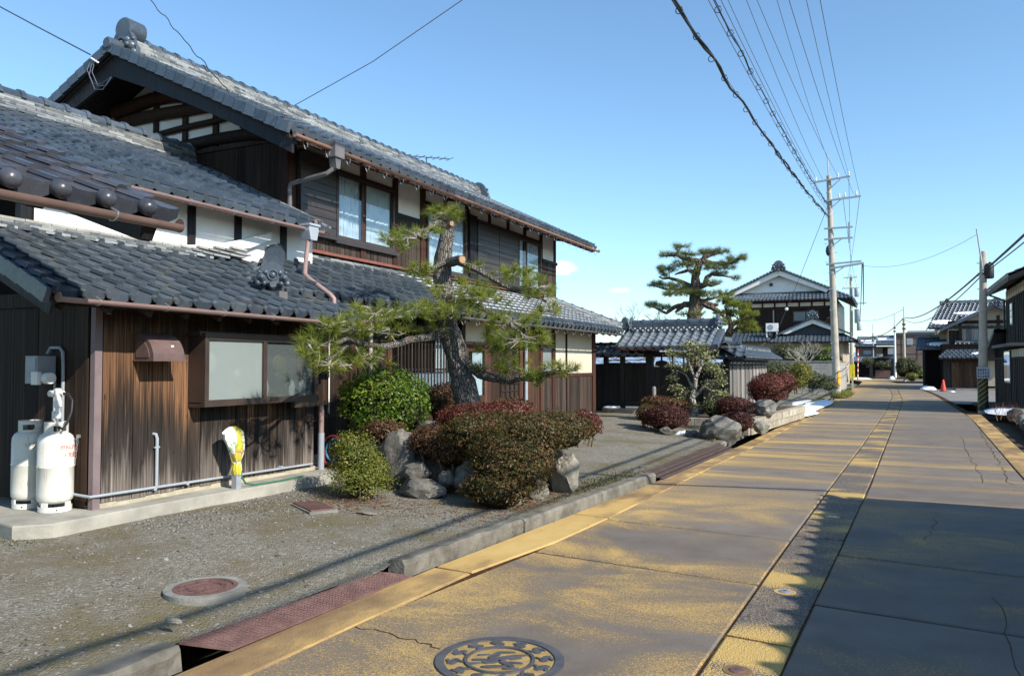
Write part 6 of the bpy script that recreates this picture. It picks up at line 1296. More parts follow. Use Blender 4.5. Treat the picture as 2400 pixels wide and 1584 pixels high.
stones((-2.86, 17.75, 0), (-2.38, 24.3, 0), .05, .385, .9); stones((-4.4, 17.75, 0), (-2.82, 17.68, 0), .05, .385, .7); stones((-2.4, 24.3, 0), (-3.7, 24.4, 0), .05, .385, .8)
MB().prism([(-4.3, 17.8), (-2.9, 17.8), (-2.45, 24.2), (-3.75, 24.3), (-3.8, 20.9), (-4.3, 20.7)], lambda a, b, d: Vector((a, b, d)), .02, .35).build('soil', 'soil', pln)
# ================================================================== GATE AND BOARD FENCES
FY = 20.8
def small_roof(parent, o, u, v, nu, nv, wd, e, eave='disc', mat='tile', cap=300):
    tp_, te_ = tile_mesh(wd, e, mat, .02), tile_mesh(wd, e, mat, .02, eave); a, b = field(o, u, v, nu, nv, wd, e, tp_, te_); lay(parent, 'roof_tile', a, cap); lay(parent, 'eave_tile', b, cap)
fn = thing('board_fence', 'dark board fence on a stone plinth between the house and the gate', 'fence', (-6.7, FY, .3))
box('plinth', 'stone_block', fn, -7.25, -5.95, FY - .15, FY + .1, .16, .40); box('sill', 'black_beam', fn, -7.25, -5.98, FY - .08, FY + .06, .46, .56)
for x in (-7.18, -6.70): box('post', 'black_beam', fn, x - .06, x + .06, FY - .06, FY + .06, .4, 1.9)
planks_y(fn, 'plank', FY, -8.1, -7.24, .3, 1.62, .18, 'black_plank'); planks_y(fn, 'plank', FY, -7.12, -6.76, .56, 1.62, .18, 'black_plank'); planks_y(fn, 'plank', FY, -6.64, -6.04, .56, 1.62, .2, 'black_plank')
box('rail', 'black_beam', fn, -7.2, -5.98, FY - .05, FY + .02, 1.60, 1.65); box('rail', 'black_beam', fn, -7.2, -5.98, FY - .03, FY + .0, 1.71, 1.73); box('top_beam', 'black_beam', fn, -8.1, -5.98, FY - .07, FY + .07, 1.80, 1.90)
fr = MB().add([(-7.6, 20.32, 1.84), (-6.0, 20.32, 1.84), (-6.0, FY, 2.07), (-7.6, FY, 2.07), (-7.6, 21.28, 1.84), (-6.0, 21.28, 1.84)], ((0, 1, 2, 3), (3, 2, 5, 4))).build('roof', 'black_beam', fn)
small_roof(fr, (-7.6, 20.3, 1.87), (1, 0, 0), (0, math.cos(.45), math.sin(.45)), 7, 2, .235, .25, 'eave', 'tile_low'); ridge(fr, (-7.6, FY, 2.08), (-6.1, FY, 2.08), 2, .22, .035, .07)
tag(MB().sphere((-6.95, 20.6, .42), (.26, .10, .05), 14, 8).build('snow_scrap', 'snow', None, smooth=True), 'scrap of snow lying on the plinth of the board fence', 'snow')
gt = thing('roofed_gate', 'small roofed gate of dark timber with silvery roof tiles', 'gate', (-5.1, FY, .3))
for x in (-5.93, -4.38): box('post', 'black_beam', gt, x - .09, x + .09, FY - .09, FY + .09, .25, 2.12)
box('lintel', 'black_beam', gt, -6.1, -4.2, FY - .08, FY + .08, 1.80, 1.94); box('threshold', 'black_beam', gt, -5.84, -4.47, FY - .06, FY + .06, .3, .42)
dl = planks_y; dr2 = box('door', 'black_beam', gt, -5.82, -4.49, FY - .02, FY + .03, .45, 1.5); planks_y(dr2, 'plank', FY - .02, -5.82, -4.49, .45, 1.5, .19, 'black_plank'); box('rail', 'black_beam', dr2, -5.82, -4.49, FY - .06, FY - .03, 1.46, 1.54)
for x in (-5.6, -5.3, -5.0, -4.7): box('bar', 'black_beam', dr2, x - .02, x + .02, FY - .03, FY + .01, 1.54, 1.8)
MB().prism([(-5.75, 1.68), (-5.6, 1.72), (-5.45, 1.68), (-5.42, 1.58), (-5.6, 1.53), (-5.78, 1.58)], lambda a, b, d: Vector((a, d, b)), FY - .04, FY).build('carved_panel', 'black_beam', dr2)
for x in (-6.45, -5.93, -4.38, -4.05): MB().beam((x, 20.05, 1.98), (x, FY + .9, 1.98), .06, .09).build('bracket_beam', 'black_beam', gt)
sg = math.atan(.46); gr_ = MB().add([(-6.55, 19.95, 2.02), (-4.0, 19.95, 2.02), (-4.0, 20.9, 2.46), (-6.55, 20.9, 2.46), (-6.55, 21.85, 2.02), (-4.0, 21.85, 2.02)], ((0, 1, 2, 3), (3, 2, 5, 4))).build('roof', 'black_beam', gt)
small_roof(gr_, (-6.55, 19.93, 2.06), (1, 0, 0), (0, math.cos(sg), math.sin(sg)), 11, 5, .232, .215, 'disc', 'tile_silver'); 
for sgn in (0, 1):
    for x in (-6.56, -4.0): link('verge_tile', ubox('tile'), gr_, None, frame((x, 20.42 + sgn * .96, 2.28), (1, 0, 0), (0, math.cos(sg), math.sin(sg) * (1 - 2 * sgn)), (0, -math.sin(sg), math.cos(sg))) @ Matrix.Diagonal((.14, 1.05, .10, 1)))
MB().beam((-6.6, 19.98, 2.0), (-3.98, 19.98, 2.0), .05, .07).build('eave_batten', 'red_beam', gt)
ridge(gr_, (-6.42, 20.9, 2.47), (-4.15, 20.9, 2.47), 6, .30, .045, .085, mat='tile'); 
for i in range(15):
    for k in range(2): MB().lathe([(.022, 0), (.022, .02)], 8, frame((-6.32 + i * .15 + .075 * k, 20.73, 2.53 + .055 * (1 - k)), (1, 0, 0), (0, 0, 1), (0, -1, 0))).build('round_tile_end', 'white', gr_)
onigawara(gr_, (-6.47, 20.9, 2.72), (-1, -.01), .34); onigawara(gr_, (-4.10, 20.9, 2.74), (1, -.01), .38)
f2 = thing('side_fence', 'weathered grey board fence with a lumpy tiled roof running beside the road', 'fence', (-3.85, 24, .4))
for x in (-3.86, ): box('post', 'black_beam', f2, x - .06, x + .06, FY - .06, FY + .06, .3, 1.85)
planks_y(f2, 'plank', FY, -4.28, -3.92, .45, 1.60, .18, 'black_plank'); box('rail', 'black_beam', f2, -4.3, -3.86, FY - .05, FY, 1.60, 1.65); box('top_beam', 'black_beam', f2, -4.3, -3.8, FY - .06, FY + .06, 1.78, 1.86)
planks_x(f2, 'plank', -3.84, 20.9, 27.6, .36, 1.56, .32, 'grey_plank', .008); planks_x(f2, 'batten', -3.82, 20.95, 27.6, .36, 1.66, .64, 'grey_plank', .004, .03, .57); box('sill', 'black_beam', f2, -3.9, -3.8, 20.86, 27.7, .30, .40); box('rail', 'black_beam', f2, -3.9, -3.83, 20.86, 27.7, 1.56, 1.62); box('top_beam', 'black_beam', f2, -3.95, -3.78, 20.86, 27.8, 1.66, 1.76)
rr = MB().add([(-3.42, 20.3, 1.74), (-3.42, 28.4, 1.74), (-3.86, 28.4, 2.0), (-3.86, 20.3, 2.0), (-4.3, 28.4, 1.74), (-4.3, 20.3, 1.74)], ((0, 1, 2, 3), (3, 2, 4, 5))).build('roof', 'black_beam', f2)
sf = math.atan(.55); small_roof(rr, (-3.42, 20.9, 1.77), (0, 1, 0), (-math.cos(sf), 0, math.sin(sf)), 32, 2, .232, .25, 'disc', 'tile_low'); ridge(rr, (-3.86, 20.5, 2.02), (-3.86, 28.3, 2.02), 2, .2, .035, .08, capstep=.3)
small_roof(rr, (-4.3, 20.35, 1.78), (1, 0, 0), (0, math.cos(sf), math.sin(sf)), 4, 2, .232, .25, 'disc', 'tile_low'); ridge(rr, (-4.25, FY, 2.02), (-3.5, FY, 2.02), 3, .2, .035, .085)
pst = thing('stone_post', 'short grey stone post standing before the gate', 'post', (-5.6, 20.2, .25)); MB().lathe([(.055, .2), (.055, .98), (.035, 1.02)], 10, Matrix.Translation((-5.68, 20.3, 0))).build('shaft', 'grey_plank', pst)
# bare winter twigs behind the fence
def bare_tree(label, x, y, z0, h, spread, seed, mat='twig', name='bare_tree', r=.05, depth=5):
    t = thing(name, label, 'tree', (x, y, z0)); rs = random.Random(seed); mb = MB(); tw = MB()
    def grow(p, d, L, r, k):
        e = p + d * L; (mb if k < 2 else tw).tube([p, p.lerp(e, .5) + Vector((rs.uniform(-1, 1), rs.uniform(-1, 1), 0)) * L * .06, e], [r, r * .85, r * .65], 5)
        if k < depth:
            for _ in range(3 if k else 4): nd = (d + Vector((rs.gauss(0, spread), rs.gauss(0, spread), rs.gauss(.05, spread * .6)))).normalized(); grow(e, nd, L * rs.uniform(.55, .8), r * .6, k + 1)
    grow(Vector((x, y, z0)), Vector((0, 0, 1)), h * .35, r, 0); mb.build('trunk', mat, t, smooth=True); tw.build('twigs', mat, t, kind='stuff'); return t
bare_tree('leafless garden tree behind the board fence', -7.1, 25.0, .3, 3.2, .6, 5); bare_tree('pale leafless tree in the front garden of the white gabled house', -4.7, 50, .3, 2.6, .5, 8, 'twig_pale', r=.09)
# ================================================================== HOUSES FURTHER ALONG
def simple_roof(parent, name, P, nu, nv, mat='tile', eave='eave', cap=120, wd=None, under=True):
    """P = eave left, eave right, ridge right, ridge left (seen from outside); a parallelogram of tiles on a deck"""
    a, b, c, d = [Vector(p) for p in P]; u = (b - a); v = (d - a); wdt = u.length / nu; e = v.length / nv; n = u.cross(v).normalized()
    dk = MB().add([p - n * .03 for p in (a, b, c, d)] + [p - n * .11 for p in (a, b, c, d)], ((0, 1, 2, 3), (7, 6, 5, 4), (0, 4, 5, 1), (1, 5, 6, 2), (2, 6, 7, 3), (3, 7, 4, 0))).build(name, 'beam', parent)
    un, vn = u.normalized(), v.normalized(); tp_, te_ = tile_mesh(wdt, e, mat, .03, roll=.22), tile_mesh(wdt, e, mat, .03, eave, roll=.22); A, Bt = [], []
    for j in range(nv):
        s0 = (j + .5) / nv; x0 = (d - a).project(un).length * 0; L0 = a.lerp(d, s0); R0 = b.lerp(c, s0)
        for i in range(nu):
            p = a + un * (i * wdt) + vn * (e * j)
            q = p + un * wdt * .5 + vn * e * .5; t0 = (q - L0).dot(un); t1 = (R0 - q).dot(un)
            if t0 < -wdt * .5 or t1 < -wdt * .5: continue
            (Bt if j == 0 else A).append((te_ if j == 0 else tp_, frame(p, un, vn, un.cross(vn).normalized())))
    lay(dk, 'roof_tile', A, cap); lay(dk, 'eave_tile', Bt, cap); return dk
def snow_pad(parent, c, rx, ry, h, rot=None, name='snow', seed=1, **k):
    V, F = [], []; nr, na = 8, 30
    for i in range(nr + 1):
        for q in range(na):
            a = 2 * math.pi * q / na; r = i / nr; h_ = h; f = 1 + .22 * mnoise.noise((math.cos(a) * 1.6 + seed, math.sin(a) * 1.6, seed)) + .08 * mnoise.noise((math.cos(a) * 5, math.sin(a) * 5, seed)); p = Vector((rx * r * f * math.cos(a), ry * r * f * math.sin(a), h * (1 - r ** 2.2) ** .8 * (1 + .5 * mnoise.noise((r * 3 * math.cos(a) + seed, r * 3 * math.sin(a), 2)))))
            if rot: p = rot @ p
            V.append(p + Vector(c))
    for i in range(nr):
        for q in range(na): F.append((i * na + q, (i + 1) * na + q, (i + 1) * na + (q + 1) % na, i * na + (q + 1) % na))
    return MB().add(V, F).build(name, 'snow', parent, smooth=True)
# ---- white gabled house on the left beyond the pines
fh = thing('gabled_house', 'two-storey brown house with white gable and grey tiled roofs beyond the pines', 'house', (-6.8, 60, 0)); FY0 = 58.0
up_w = box('wall', 'sheet_brown', fh, -10.0, -3.3, FY0 + .6, 67, 3.0, 6.1); box('frieze', 'plaster', up_w, -9.9, -3.4, FY0 + .575, FY0 + .6, 5.72, 5.98)
for i in range(9): x = -10.0 + i * .834; box('post', 'red_beam', up_w, x - .06, x + .06, FY0 + .55, FY0 + .6, 5.55, 6.1)
box('rail', 'red_beam', up_w, -10, -3.3, FY0 + .54, FY0 + .6, 5.6, 5.7); box('rail', 'red_beam', up_w, -10, -3.3, FY0 + .54, FY0 + .6, 5.98, 6.1)
planks_y(up_w, 'board', FY0 + .6, -10, -3.3, 3.2, 5.58, .5, 'dark_plank')
fw = box('window', 'alu_brown', fh, -6.25, -4.55, FY0 + .52, FY0 + .57, 4.62, 5.38)
for x0, x1 in ((-6.18, -5.44), (-5.36, -4.62)): box('pane', 'frost', fw, x0, x1, FY0 + .505, FY0 + .52, 4.70, 5.30); 
box('downpipe', 'pvc', fh, -7.62, -7.54, FY0 + .5, FY0 + .57, 3.9, 5.5)
simple_roof(fh, 'skirt_roof', ((-11.0, FY0 - .5, 6.12), (-2.35, FY0 - .5, 6.12), (-3.9, FY0 + 1.2, 6.9), (-9.6, FY0 + 1.2, 6.9)), 34, 6, cap=60)
ped = MB().prism([(-10.0, 6.78), (-7.15, 8.15), (-4.3, 6.78)], lambda a, b, d: Vector((a, d, b)), FY0 + .8, FY0 + 1.0).build('pediment', 'plaster', fh)
for sx in (-1, 1):
    MB().add([(-7.15, FY0 + .3, 8.35), (-7.15, FY0 + .3, 7.95), (-7.15 + sx * 3.1, FY0 + .3, 6.62), (-7.15 + sx * 3.35, FY0 + .3, 6.82), (-7.15, FY0 + .5, 8.35), (-7.15, FY0 + .5, 7.95), (-7.15 + sx * 3.1, FY0 + .5, 6.62), (-7.15 + sx * 3.35, FY0 + .5, 6.82)], ((0, 1, 2, 3), (7, 6, 5, 4), (0, 3, 7, 4), (1, 5, 6, 2))).build('bargeboard', 'plaster', ped)
    MB().add([(-7.15, FY0 + .2, 8.45), (-7.15 + sx * 3.45, FY0 + .2, 6.88), (-7.15 + sx * 3.45, 67, 6.88), (-7.15, 67, 8.45), (-7.15, FY0 + .2, 8.33), (-7.15 + sx * 3.45, FY0 + .2, 6.76), (-7.15 + sx * 3.45, 67, 6.76), (-7.15, 67, 8.33)], ((0, 1, 2, 3), (7, 6, 5, 4), (0, 4, 5, 1), (1, 5, 6, 2))).build('gable_roof', 'tile', fh)
    for i in range(15):
        q = (i + .5) / 15; link('verge_tile', ubox('tile'), ped, None, Matrix.Translation((-7.15 + sx * 3.4 * q, FY0 + .24, 8.46 - 1.55 * q)) @ Matrix.Rotation(sx * .43, 4, 'Y') @ Matrix.Diagonal((.2, .2, .11, 1)))
simple_roof(fh, 'side_roof', ((-2.35, FY0 - .5, 6.12), (-2.35, 67, 6.12), (-3.9, 66, 6.9), (-3.9, FY0 + 1.2, 6.9)), 30, 6, cap=20)
MB().lathe([(.13, 0), (.13, .06)], 14, frame((-7.75, FY0 + .8, 7.35), (1, 0, 0), (0, 0, 1), (0, -1, 0)), True).build('round_vent', 'sheet_brown', ped)
onigawara(fh, (-7.15, FY0 + .15, 8.6), (0, -1), .75); ridge(fh, (-7.15, FY0 + .3, 8.42), (-7.15, 66, 8.42), 3, .3, .06, .1, cap=40)
low_w = box('wall', 'wall_beige', fh, -10.5, -3.0, FY0 + .1, 67, 0, 3.3)
simple_roof(fh, 'lower_roof', ((-12, FY0 - 1.0, 3.22), (-7.6, FY0 - 1.0, 3.22), (-7.6, FY0 + .6, 3.95), (-12, FY0 + .6, 3.95)), 16, 6, cap=60)
simple_roof(fh, 'porch_roof', ((-7.6, FY0 - 1.3, 3.15), (-2.0, FY0 - 1.3, 3.15), (-3.2, FY0 - .1, 3.75), (-6.6, FY0 - .1, 3.75)), 22, 4, cap=80)
pp = MB().prism([(-6.6, 3.7), (-4.85, 4.5), (-3.1, 3.7)], lambda a, b, d: Vector((a, d, b)), FY0 - .3, FY0 - .1).build('porch_pediment', 'slate', fh)
for sx in (-1, 1):
    MB().add([(-4.85, FY0 - .7, 4.72), (-4.85, FY0 - .7, 4.42), (-4.85 + sx * 1.7, FY0 - .7, 3.72), (-4.85 + sx * 2.2, FY0 - .7, 3.74), (-4.85, FY0 - .5, 4.72), (-4.85, FY0 - .5, 4.42), (-4.85 + sx * 1.7, FY0 - .5, 3.72), (-4.85 + sx * 2.2, FY0 - .5, 3.74)], ((0, 1, 2, 3), (7, 6, 5, 4), (0, 3, 7, 4), (1, 5, 6, 2))).build('bargeboard', 'plaster', pp)
    MB().add([(-4.85, FY0 - .8, 4.84), (-4.85 + sx * 2.4, FY0 - .8, 3.72), (-4.85 + sx * 2.4, FY0 + .6, 3.72), (-4.85, FY0 + .6, 4.84), (-4.85, FY0 - .8, 4.73), (-4.85 + sx * 2.4, FY0 - .8, 3.6), (-4.85 + sx * 2.4, FY0 + .6, 3.6), (-4.85, FY0 + .6, 4.73)], ((0, 1, 2, 3), (7, 6, 5, 4), (0, 4, 5, 1), (1, 5, 6, 2))).build('porch_gable_roof', 'tile', fh)
onigawara(fh, (-4.85, FY0 - .9, 5.0), (0, -1), .62)
simple_roof(fh, 'side_roof', ((-2.0, FY0 - 1.3, 3.15), (-2.0, 67, 3.15), (-3.2, 66, 3.75), (-3.2, FY0 - .1, 3.75)), 30, 4, cap=20)
box('low_shutter', 'dark_plank', fh, -8.4, -4.0, FY0 + .05, FY0 + .1, .2, 2.4); box('window', 'alu_brown', fh, -7.8, -5.2, FY0 + .02, FY0 + .05, 1.0, 2.3)
ac = thing('air_conditioner', 'white outdoor air conditioner unit standing on the lower roof of the white gabled house', 'air conditioner', (-7.6, 57.6, 3.7))
box('case', 'white', ac, -7.95, -7.15, 57.35, 57.65, 3.92, 4.5); MB().lathe([(.2, 0), (.2, .012), (.05, .016)], 18, frame((-7.64, 57.35, 4.21), (1, 0, 0), (0, 0, 1), (0, -1, 0))).build('fan_grille', 'pvc', ac)
for x in (-7.9, -7.24): box('leg', 'white', ac, x - .03, x + .03, 57.4, 57.6, 3.5, 3.92)
# ---- block wall, hedges and snow before it
bw = thing('block_wall', 'grey concrete block garden wall on the left beyond the near pole', 'wall', (-3.4, 46, 0)); me = ubox('block')
for r_ in range(9):
    for i in range(26):
        y = 45.0 + i * .4 + (.2 if r_ % 2 else 0); link('block', me, bw, None, S((-2.72, y + .2, .02 + .19 * r_ + .095), .12, .388, .182))
    for i in range(12): link('block', me, bw, None, S((-2.86 - .4 * i - (.2 if r_ % 2 else 0), 45.0, .02 + .19 * r_ + .095), .388, .12, .182))
box('coping', 'concrete', bw, -7.6, -2.62, 44.9, 45.1, 1.74, 1.80); box('coping', 'concrete', bw, -2.82, -2.62, 45.1, 55.6, 1.74, 1.80)
shrub('yellow_hedge', 'clipped yellow green hedge on bare stems standing in the snow', [(-2.62, 26.6, 1.28, .34, .45, .42), (-2.7, 26.5, .98, .28, .4, .28)], 3600, .03, 'leaf_hedge', 'hedge', 31, core=.45, fuzz=.22)
shrub('grey_hedge', 'dull grey green hedge behind the end of the side fence', [(-4.1, 30.5, 1.25, .85, .5, .48), (-3.5, 30.8, 1.2, .5, .5, .45)], 5200, .032, 'leaf_olive', 'hedge', 32, core=.7)
shrub('dark_bush', 'dark loose bush beside the near pole', [(-2.85, 34, .85, .62, .6, .42), (-2.45, 36, .7, .4, .6, .35)], 3800, .035, 'leaf_olive', 'bush', 33, core=.6, fuzz=.25)
shrub('garden_tree', 'round olive tree in front of the white gabled house', [(-6.1, 52, 2.35, .75, .7, .62), (-5.6, 52, 2.0, .5, .5, .4)], 2600, .05, 'leaf_olive', 'tree', 34, core=.5, fuzz=.3)
shrub('garden_tree', 'cloud pruned dark tree left of the near pole', [(-3.75, 51, 2.45, .55, .5, .22), (-3.6, 51, 1.95, .65, .5, .24), (-4.0, 51, 2.1, .3, .4, .2)], 2600, .045, 'leaf_green', 'tree', 35, core=.5, fuzz=.3)
shrub('garden_tree', 'small olive shrub above the block wall right of the near pole', [(-2.95, 50, 1.85, .35, .4, .34)], 1300, .045, 'leaf_olive', 'tree', 36, core=.6)
def pg(): 
    a = random.random() * 6.28; r = math.sqrt(random.random()); return -2.2 + .42 * r * math.cos(a), 41.6 + 1.9 * r * math.sin(a)
V, F = [], []
for i in range(2600):
    x, y = pg(); h = random.uniform(.12, .34); a = random.random() * 6.28; dx, dy = .012 * math.cos(a), .012 * math.sin(a); tx, ty = random.gauss(0, .12), random.gauss(0, .14)
    V += [(x - dx, y - dy, .05), (x + dx, y + dy, .05), (x + tx, y + ty, .05 + h)]; F.append((3 * i, 3 * i + 1, 3 * i + 2))
tag(link('grass_clump', np_mesh('grass_clump', V, F), None, M['leaf_grass']), 'pale yellow grass clump at the foot of the near pole', 'grass')
tag(snow_pad(None, (-2.95, 31.5, .06), .85, 6.2, .07, name='snow_patch', seed=3), 'long snow patch beside the planter, left of the road', 'snow')
tag(snow_pad(None, (-2.55, 26.2, .06), .42, 1.7, .07, name='snow_patch', seed=5), 'snow patch at the end of the stone planter under the yellow hedge', 'snow')
tag(snow_pad(None, (-3.95, 16.3, .14), .16, .2, .07, name='snow_patch', seed=8), 'scrap of snow between the maroon azalea and the camellia', 'snow')
# sign and red striped pole
sg_ = thing('yellow_sign', 'narrow yellow roadside sign with dark lettering on a short pale post', 'sign', (-2.25, 54, 0)); box('post', 'pole', sg_, -2.3, -2.2, 54.02, 54.12, 0, 2.0); box('plate', 'yellow', sg_, -2.38, -2.10, 53.99, 54.02, .72, 1.62)
for i, c in enumerate('スピード落せ'): text_mesh('ー' if False else c, .13, 'black', lambda px, py, i=i: (-2.24 + px, 53.985, 1.53 - .145 * i + py), 'lettering', sg_)
sp = thing('snow_pole', 'red and white striped snow marker pole at the bend', 'marker pole', (-2.7, 75, 0))
for i in range(11): MB().tube([(-2.70 + .005 * i, 75, .25 + .24 * i), (-2.70 + .005 * (i + 1), 75, .25 + .24 * (i + 1) - .004)], .05, 8).build('band', 'red_plastic' if i % 2 == 0 else 'white', sp)
# ---- right hand house, dark boards, seen along its street front
rh = thing('boarded_house', 'dark boarded two-storey house at the right edge of the road', 'house', (5, 33, 0)); RX0 = 3.9
planks = ubox('black_plank')
rb = box('wall', 'dark', rh, RX0 + .03, 11, 29.4, 34.6, 2.2, 4.5); rb2 = box('wall', 'dark', rh, RX0 - .07, 11, 29.4, 37.6, 0, 2.25)
for z0, z1, y0, y1, par, xx, n in ((2.2, 4.0, 29.4, 34.6, rb, RX0 + .03, 26), (0.05, 1.84, 29.4, 37.6, rb2, RX0 - .07, 40)):
    for i in range(n): st = (y1 - y0) / n; link('plank', planks, par, None, S((xx - .012 + random.uniform(-.004, .004), y0 + (i + .5) * st, (z0 + z1) / 2), .02, st - .008, z1 - z0))
    for i in range(n // 2): st = (y1 - y0) / (n // 2); link('batten', ubox('mid_plank'), par, None, S((xx - .03, y0 + i * st, (z0 + z1) / 2), .025, .035, z1 - z0))
for i in range(9):
    y0 = 29.6 + i * .56; box('plaster_panel', 'cream', rb, RX0 + .005, RX0 + .028, y0 + .05, y0 + .5, 4.0, 4.34)
    if y0 < 33.5: box('plaster_panel', 'cream', rb2, RX0 - .098, RX0 - .072, y0 + .05, y0 + .5, 1.86, 2.12)
box('rail', 'beam', rb, RX0 - .02, RX0 + .03, 29.4, 34.6, 3.95, 4.0); box('rail', 'beam', rb2, RX0 - .12, RX0 - .07, 29.4, 37.6, 1.82, 1.86)
for y0, y1, z0, z1, xx in ((32.5, 33.0, 3.05, 3.75, RX0 + .02), (32.55, 34.0, .98, 2.05, RX0 - .08)):
    wf = box('window', 'sheet_brown', rh, xx - .06, xx - .012, y0 - .05, y1 + .05, z0 - .05, z1 + .05); box('pane', 'glass', wf, xx - .075, xx - .062, y0, y1, z0, z1); box('sheer_blind', 'sheer', wf, xx - .0615, xx - .0605, y0, (y0 + y1) / 2, z0, z1)
rr_ = simple_roof(rh, 'roof', ((3.36, 35.4, 4.42), (3.36, 29.0, 4.42), (7.2, 29.0, 6.15), (7.2, 35.4, 6.15)), 24, 16, cap=60)
MB().prism([(3.34, 4.36), (7.2, 6.1), (11.1, 4.36), (11.1, 4.26), (7.2, 5.9), (3.34, 4.22)], lambda a, b, d: Vector((a, d, b)), 28.9, 35.42).build('roof_back', 'black_beam', rh)
MB().add([(3.5, 34.6, 2.95), (8, 34.6, 2.95), (8, 38.7, 1.9), (3.5, 38.7, 1.9), (3.5, 34.6, 2.8), (8, 34.6, 2.8), (8, 38.7, 1.75), (3.5, 38.7, 1.75)], ((0, 1, 2, 3), (7, 6, 5, 4), (0, 3, 7, 4), (3, 2, 6, 7))).build('pent_roof', 'slate', rh)
pipe(rh, [(3.4, 35.3, 4.3), (3.75, 34.9, 4.1), (3.86, 34.65, 4.0), (3.86, 34.65, 2.9)], .035, 'black')
box('hip_roof', 'slate', rh, 3.4, 4.0, 29.4, 34.4, 2.2, 2.3)
# ---- farmhouse with snow on its roofs, right at the bend
sh = thing('snowy_house', 'timber house with several grey roofs carrying snow, right of the bend', 'house', (5, 60, 0)); SY = 58.0
box('wall', 'wall_beige', sh, 2.9, 9, SY + 1.5, 66, 2.6, 4.3)
simple_roof(sh, 'main_roof', ((2.2, SY - .3, 3.98), (9.2, SY - .3, 3.98), (9.2, SY + 2.6, 5.7), (3.05, SY + 2.6, 5.7)), 28, 12, cap=140); ridge(sh, (3.0, SY + 2.6, 5.70), (9.2, SY + 2.6, 5.70), 3, .3, .05, .08, cap=60)
MB().add([(3.0, SY + 2.7, 5.7), (2.2, SY - .3, 3.95), (2.2, SY + 6, 3.95)], ((0, 1, 2),)).build('gable_end', 'black_beam', sh)
rot = Matrix.Rotation(.535, 3, 'X'); snow_pad(sh, (4.75, SY + 1.3, 4.98), 1.1, .22, .07, rot, seed=2); snow_pad(sh, (3.0, SY + .3, 4.38), .7, .3, .06, rot, seed=4)
wg = MB().prism([(3.3, 2.9), (3.3, 3.9), (5.9, 5.2), (8.6, 3.9), (8.6, 2.9)], lambda a, b, d: Vector((a, d, b)), SY - .2, SY + 1.5).build('wing_wall', 'wall_beige', sh)
planks_y(wg, 'board', SY - .2, 4.15, 5.15, 3.1, 4.15, .16, 'grey_plank'); planks_y(wg, 'board', SY - .2, 3.35, 4.1, 2.9, 3.8, .2, 'black_plank'); box('beam', 'beam', wg, 3.3, 8.6, SY - .3, SY - .2, 4.2, 4.4)
for x in (4.0, 5.2, 6.1, 6.9): box('post', 'beam', wg, x - .08, x + .08, SY - .28, SY - .2, 2.9, 4.7)
for sx in (-1, 1):
    MB().add([(5.9, SY - 1.0, 5.42), (5.9 + sx * 3.1, SY - 1.0, 3.86), (5.9 + sx * 3.1, SY + 1.8, 3.86), (5.9, SY + 1.8, 5.42), (5.9, SY - 1.0, 5.2), (5.9 + sx * 3.1, SY - 1.0, 3.68), (5.9 + sx * 3.1, SY + 1.8, 3.68), (5.9, SY + 1.8, 5.2)], ((0, 1, 2, 3), (7, 6, 5, 4), (0, 4, 5, 1), (1, 5, 6, 2))).build('wing_roof', 'tile', sh)
onigawara(sh, (5.9, SY - 1.05, 5.5), (0, -1), .5); snow_pad(sh, (4.6, SY - .3, 4.78), .75, .5, .05, Matrix.Rotation(-.465, 3, 'Y'), seed=6)
simple_roof(sh, 'lower_roof', ((2.65, SY - 2.2, 2.02), (7.6, SY - 2.2, 2.02), (7.6, SY - .2, 2.98), (3.75, SY - .2, 2.98)), 20, 8, cap=120); ridge(sh, (3.7, SY - .25, 2.98), (7.6, SY - .25, 2.98), 2, .25, .05, .07, cap=40)
for x, s in ((4.75, .28), (5.25, .22), (5.8, .16)): snow_pad(sh, (x, SY - 1.7, 2.28), s, .18, .06, Matrix.Rotation(.45, 3, 'X'), seed=int(x * 9))
lw_ = box('wall', 'dark', sh, 2.9, 9, SY - 1.2, SY + 1.5, 0, 2.9); planks_y(lw_, 'board', SY - 1.2, 3.4, 5.15, .12, 1.72, .2, 'warm_plank'); planks_y(lw_, 'board', SY - 1.2, 2.95, 3.35, .1, 1.9, .2, 'black_plank'); box('beam', 'beam', lw_, 3.35, 5.2, SY - 1.28, SY - 1.2, 1.72, 1.9); box('plaster_panel', 'wall_beige', lw_, 5.3, 6.9, SY - 1.23, SY - 1.205, .25, 1.95); box('footing', 'concrete', lw_, 2.9, 9, SY - 1.3, SY - 1.2, 0, .12); box('step', 'concrete', lw_, 3.6, 4.8, SY - 1.6, SY - 1.3, 0, .1)
simple_roof(sh, 'gate_roof', ((1.45, SY + .3, 2.62), (3.75, SY + .3, 2.62), (3.75, SY + 1.8, 3.42), (1.6, SY + 1.8, 3.42)), 10, 6, cap=60); ridge(sh, (1.55, SY + 1.8, 3.42), (3.7, SY + 1.8, 3.42), 2, .25, .05, .07, cap=20); snow_pad(sh, (2.9, SY + .85, 2.95), .72, .3, .09, Matrix.Rotation(.49, 3, 'X'), seed=11)
box('gate_post', 'black_beam', sh, 1.85, 2.0, SY + .6, SY + .75, 0, 2.6); box('gate_wall', 'dark', sh, 2.0, 2.95, SY + 1.2, SY + 3, 0, 2.6)
tag(snow_pad(None, (2.1, 57.0, .0), .55, 1.1, .22, name='snow_heap', seed=13), 'grey blue snow heap shoved up at the bend', 'snow'); tag(snow_pad(None, (3.15, 52.2, .0), .16, .4, .06, name='snow_lump', seed=14), 'small snow lump on the driveway right of the traffic cone', 'snow')
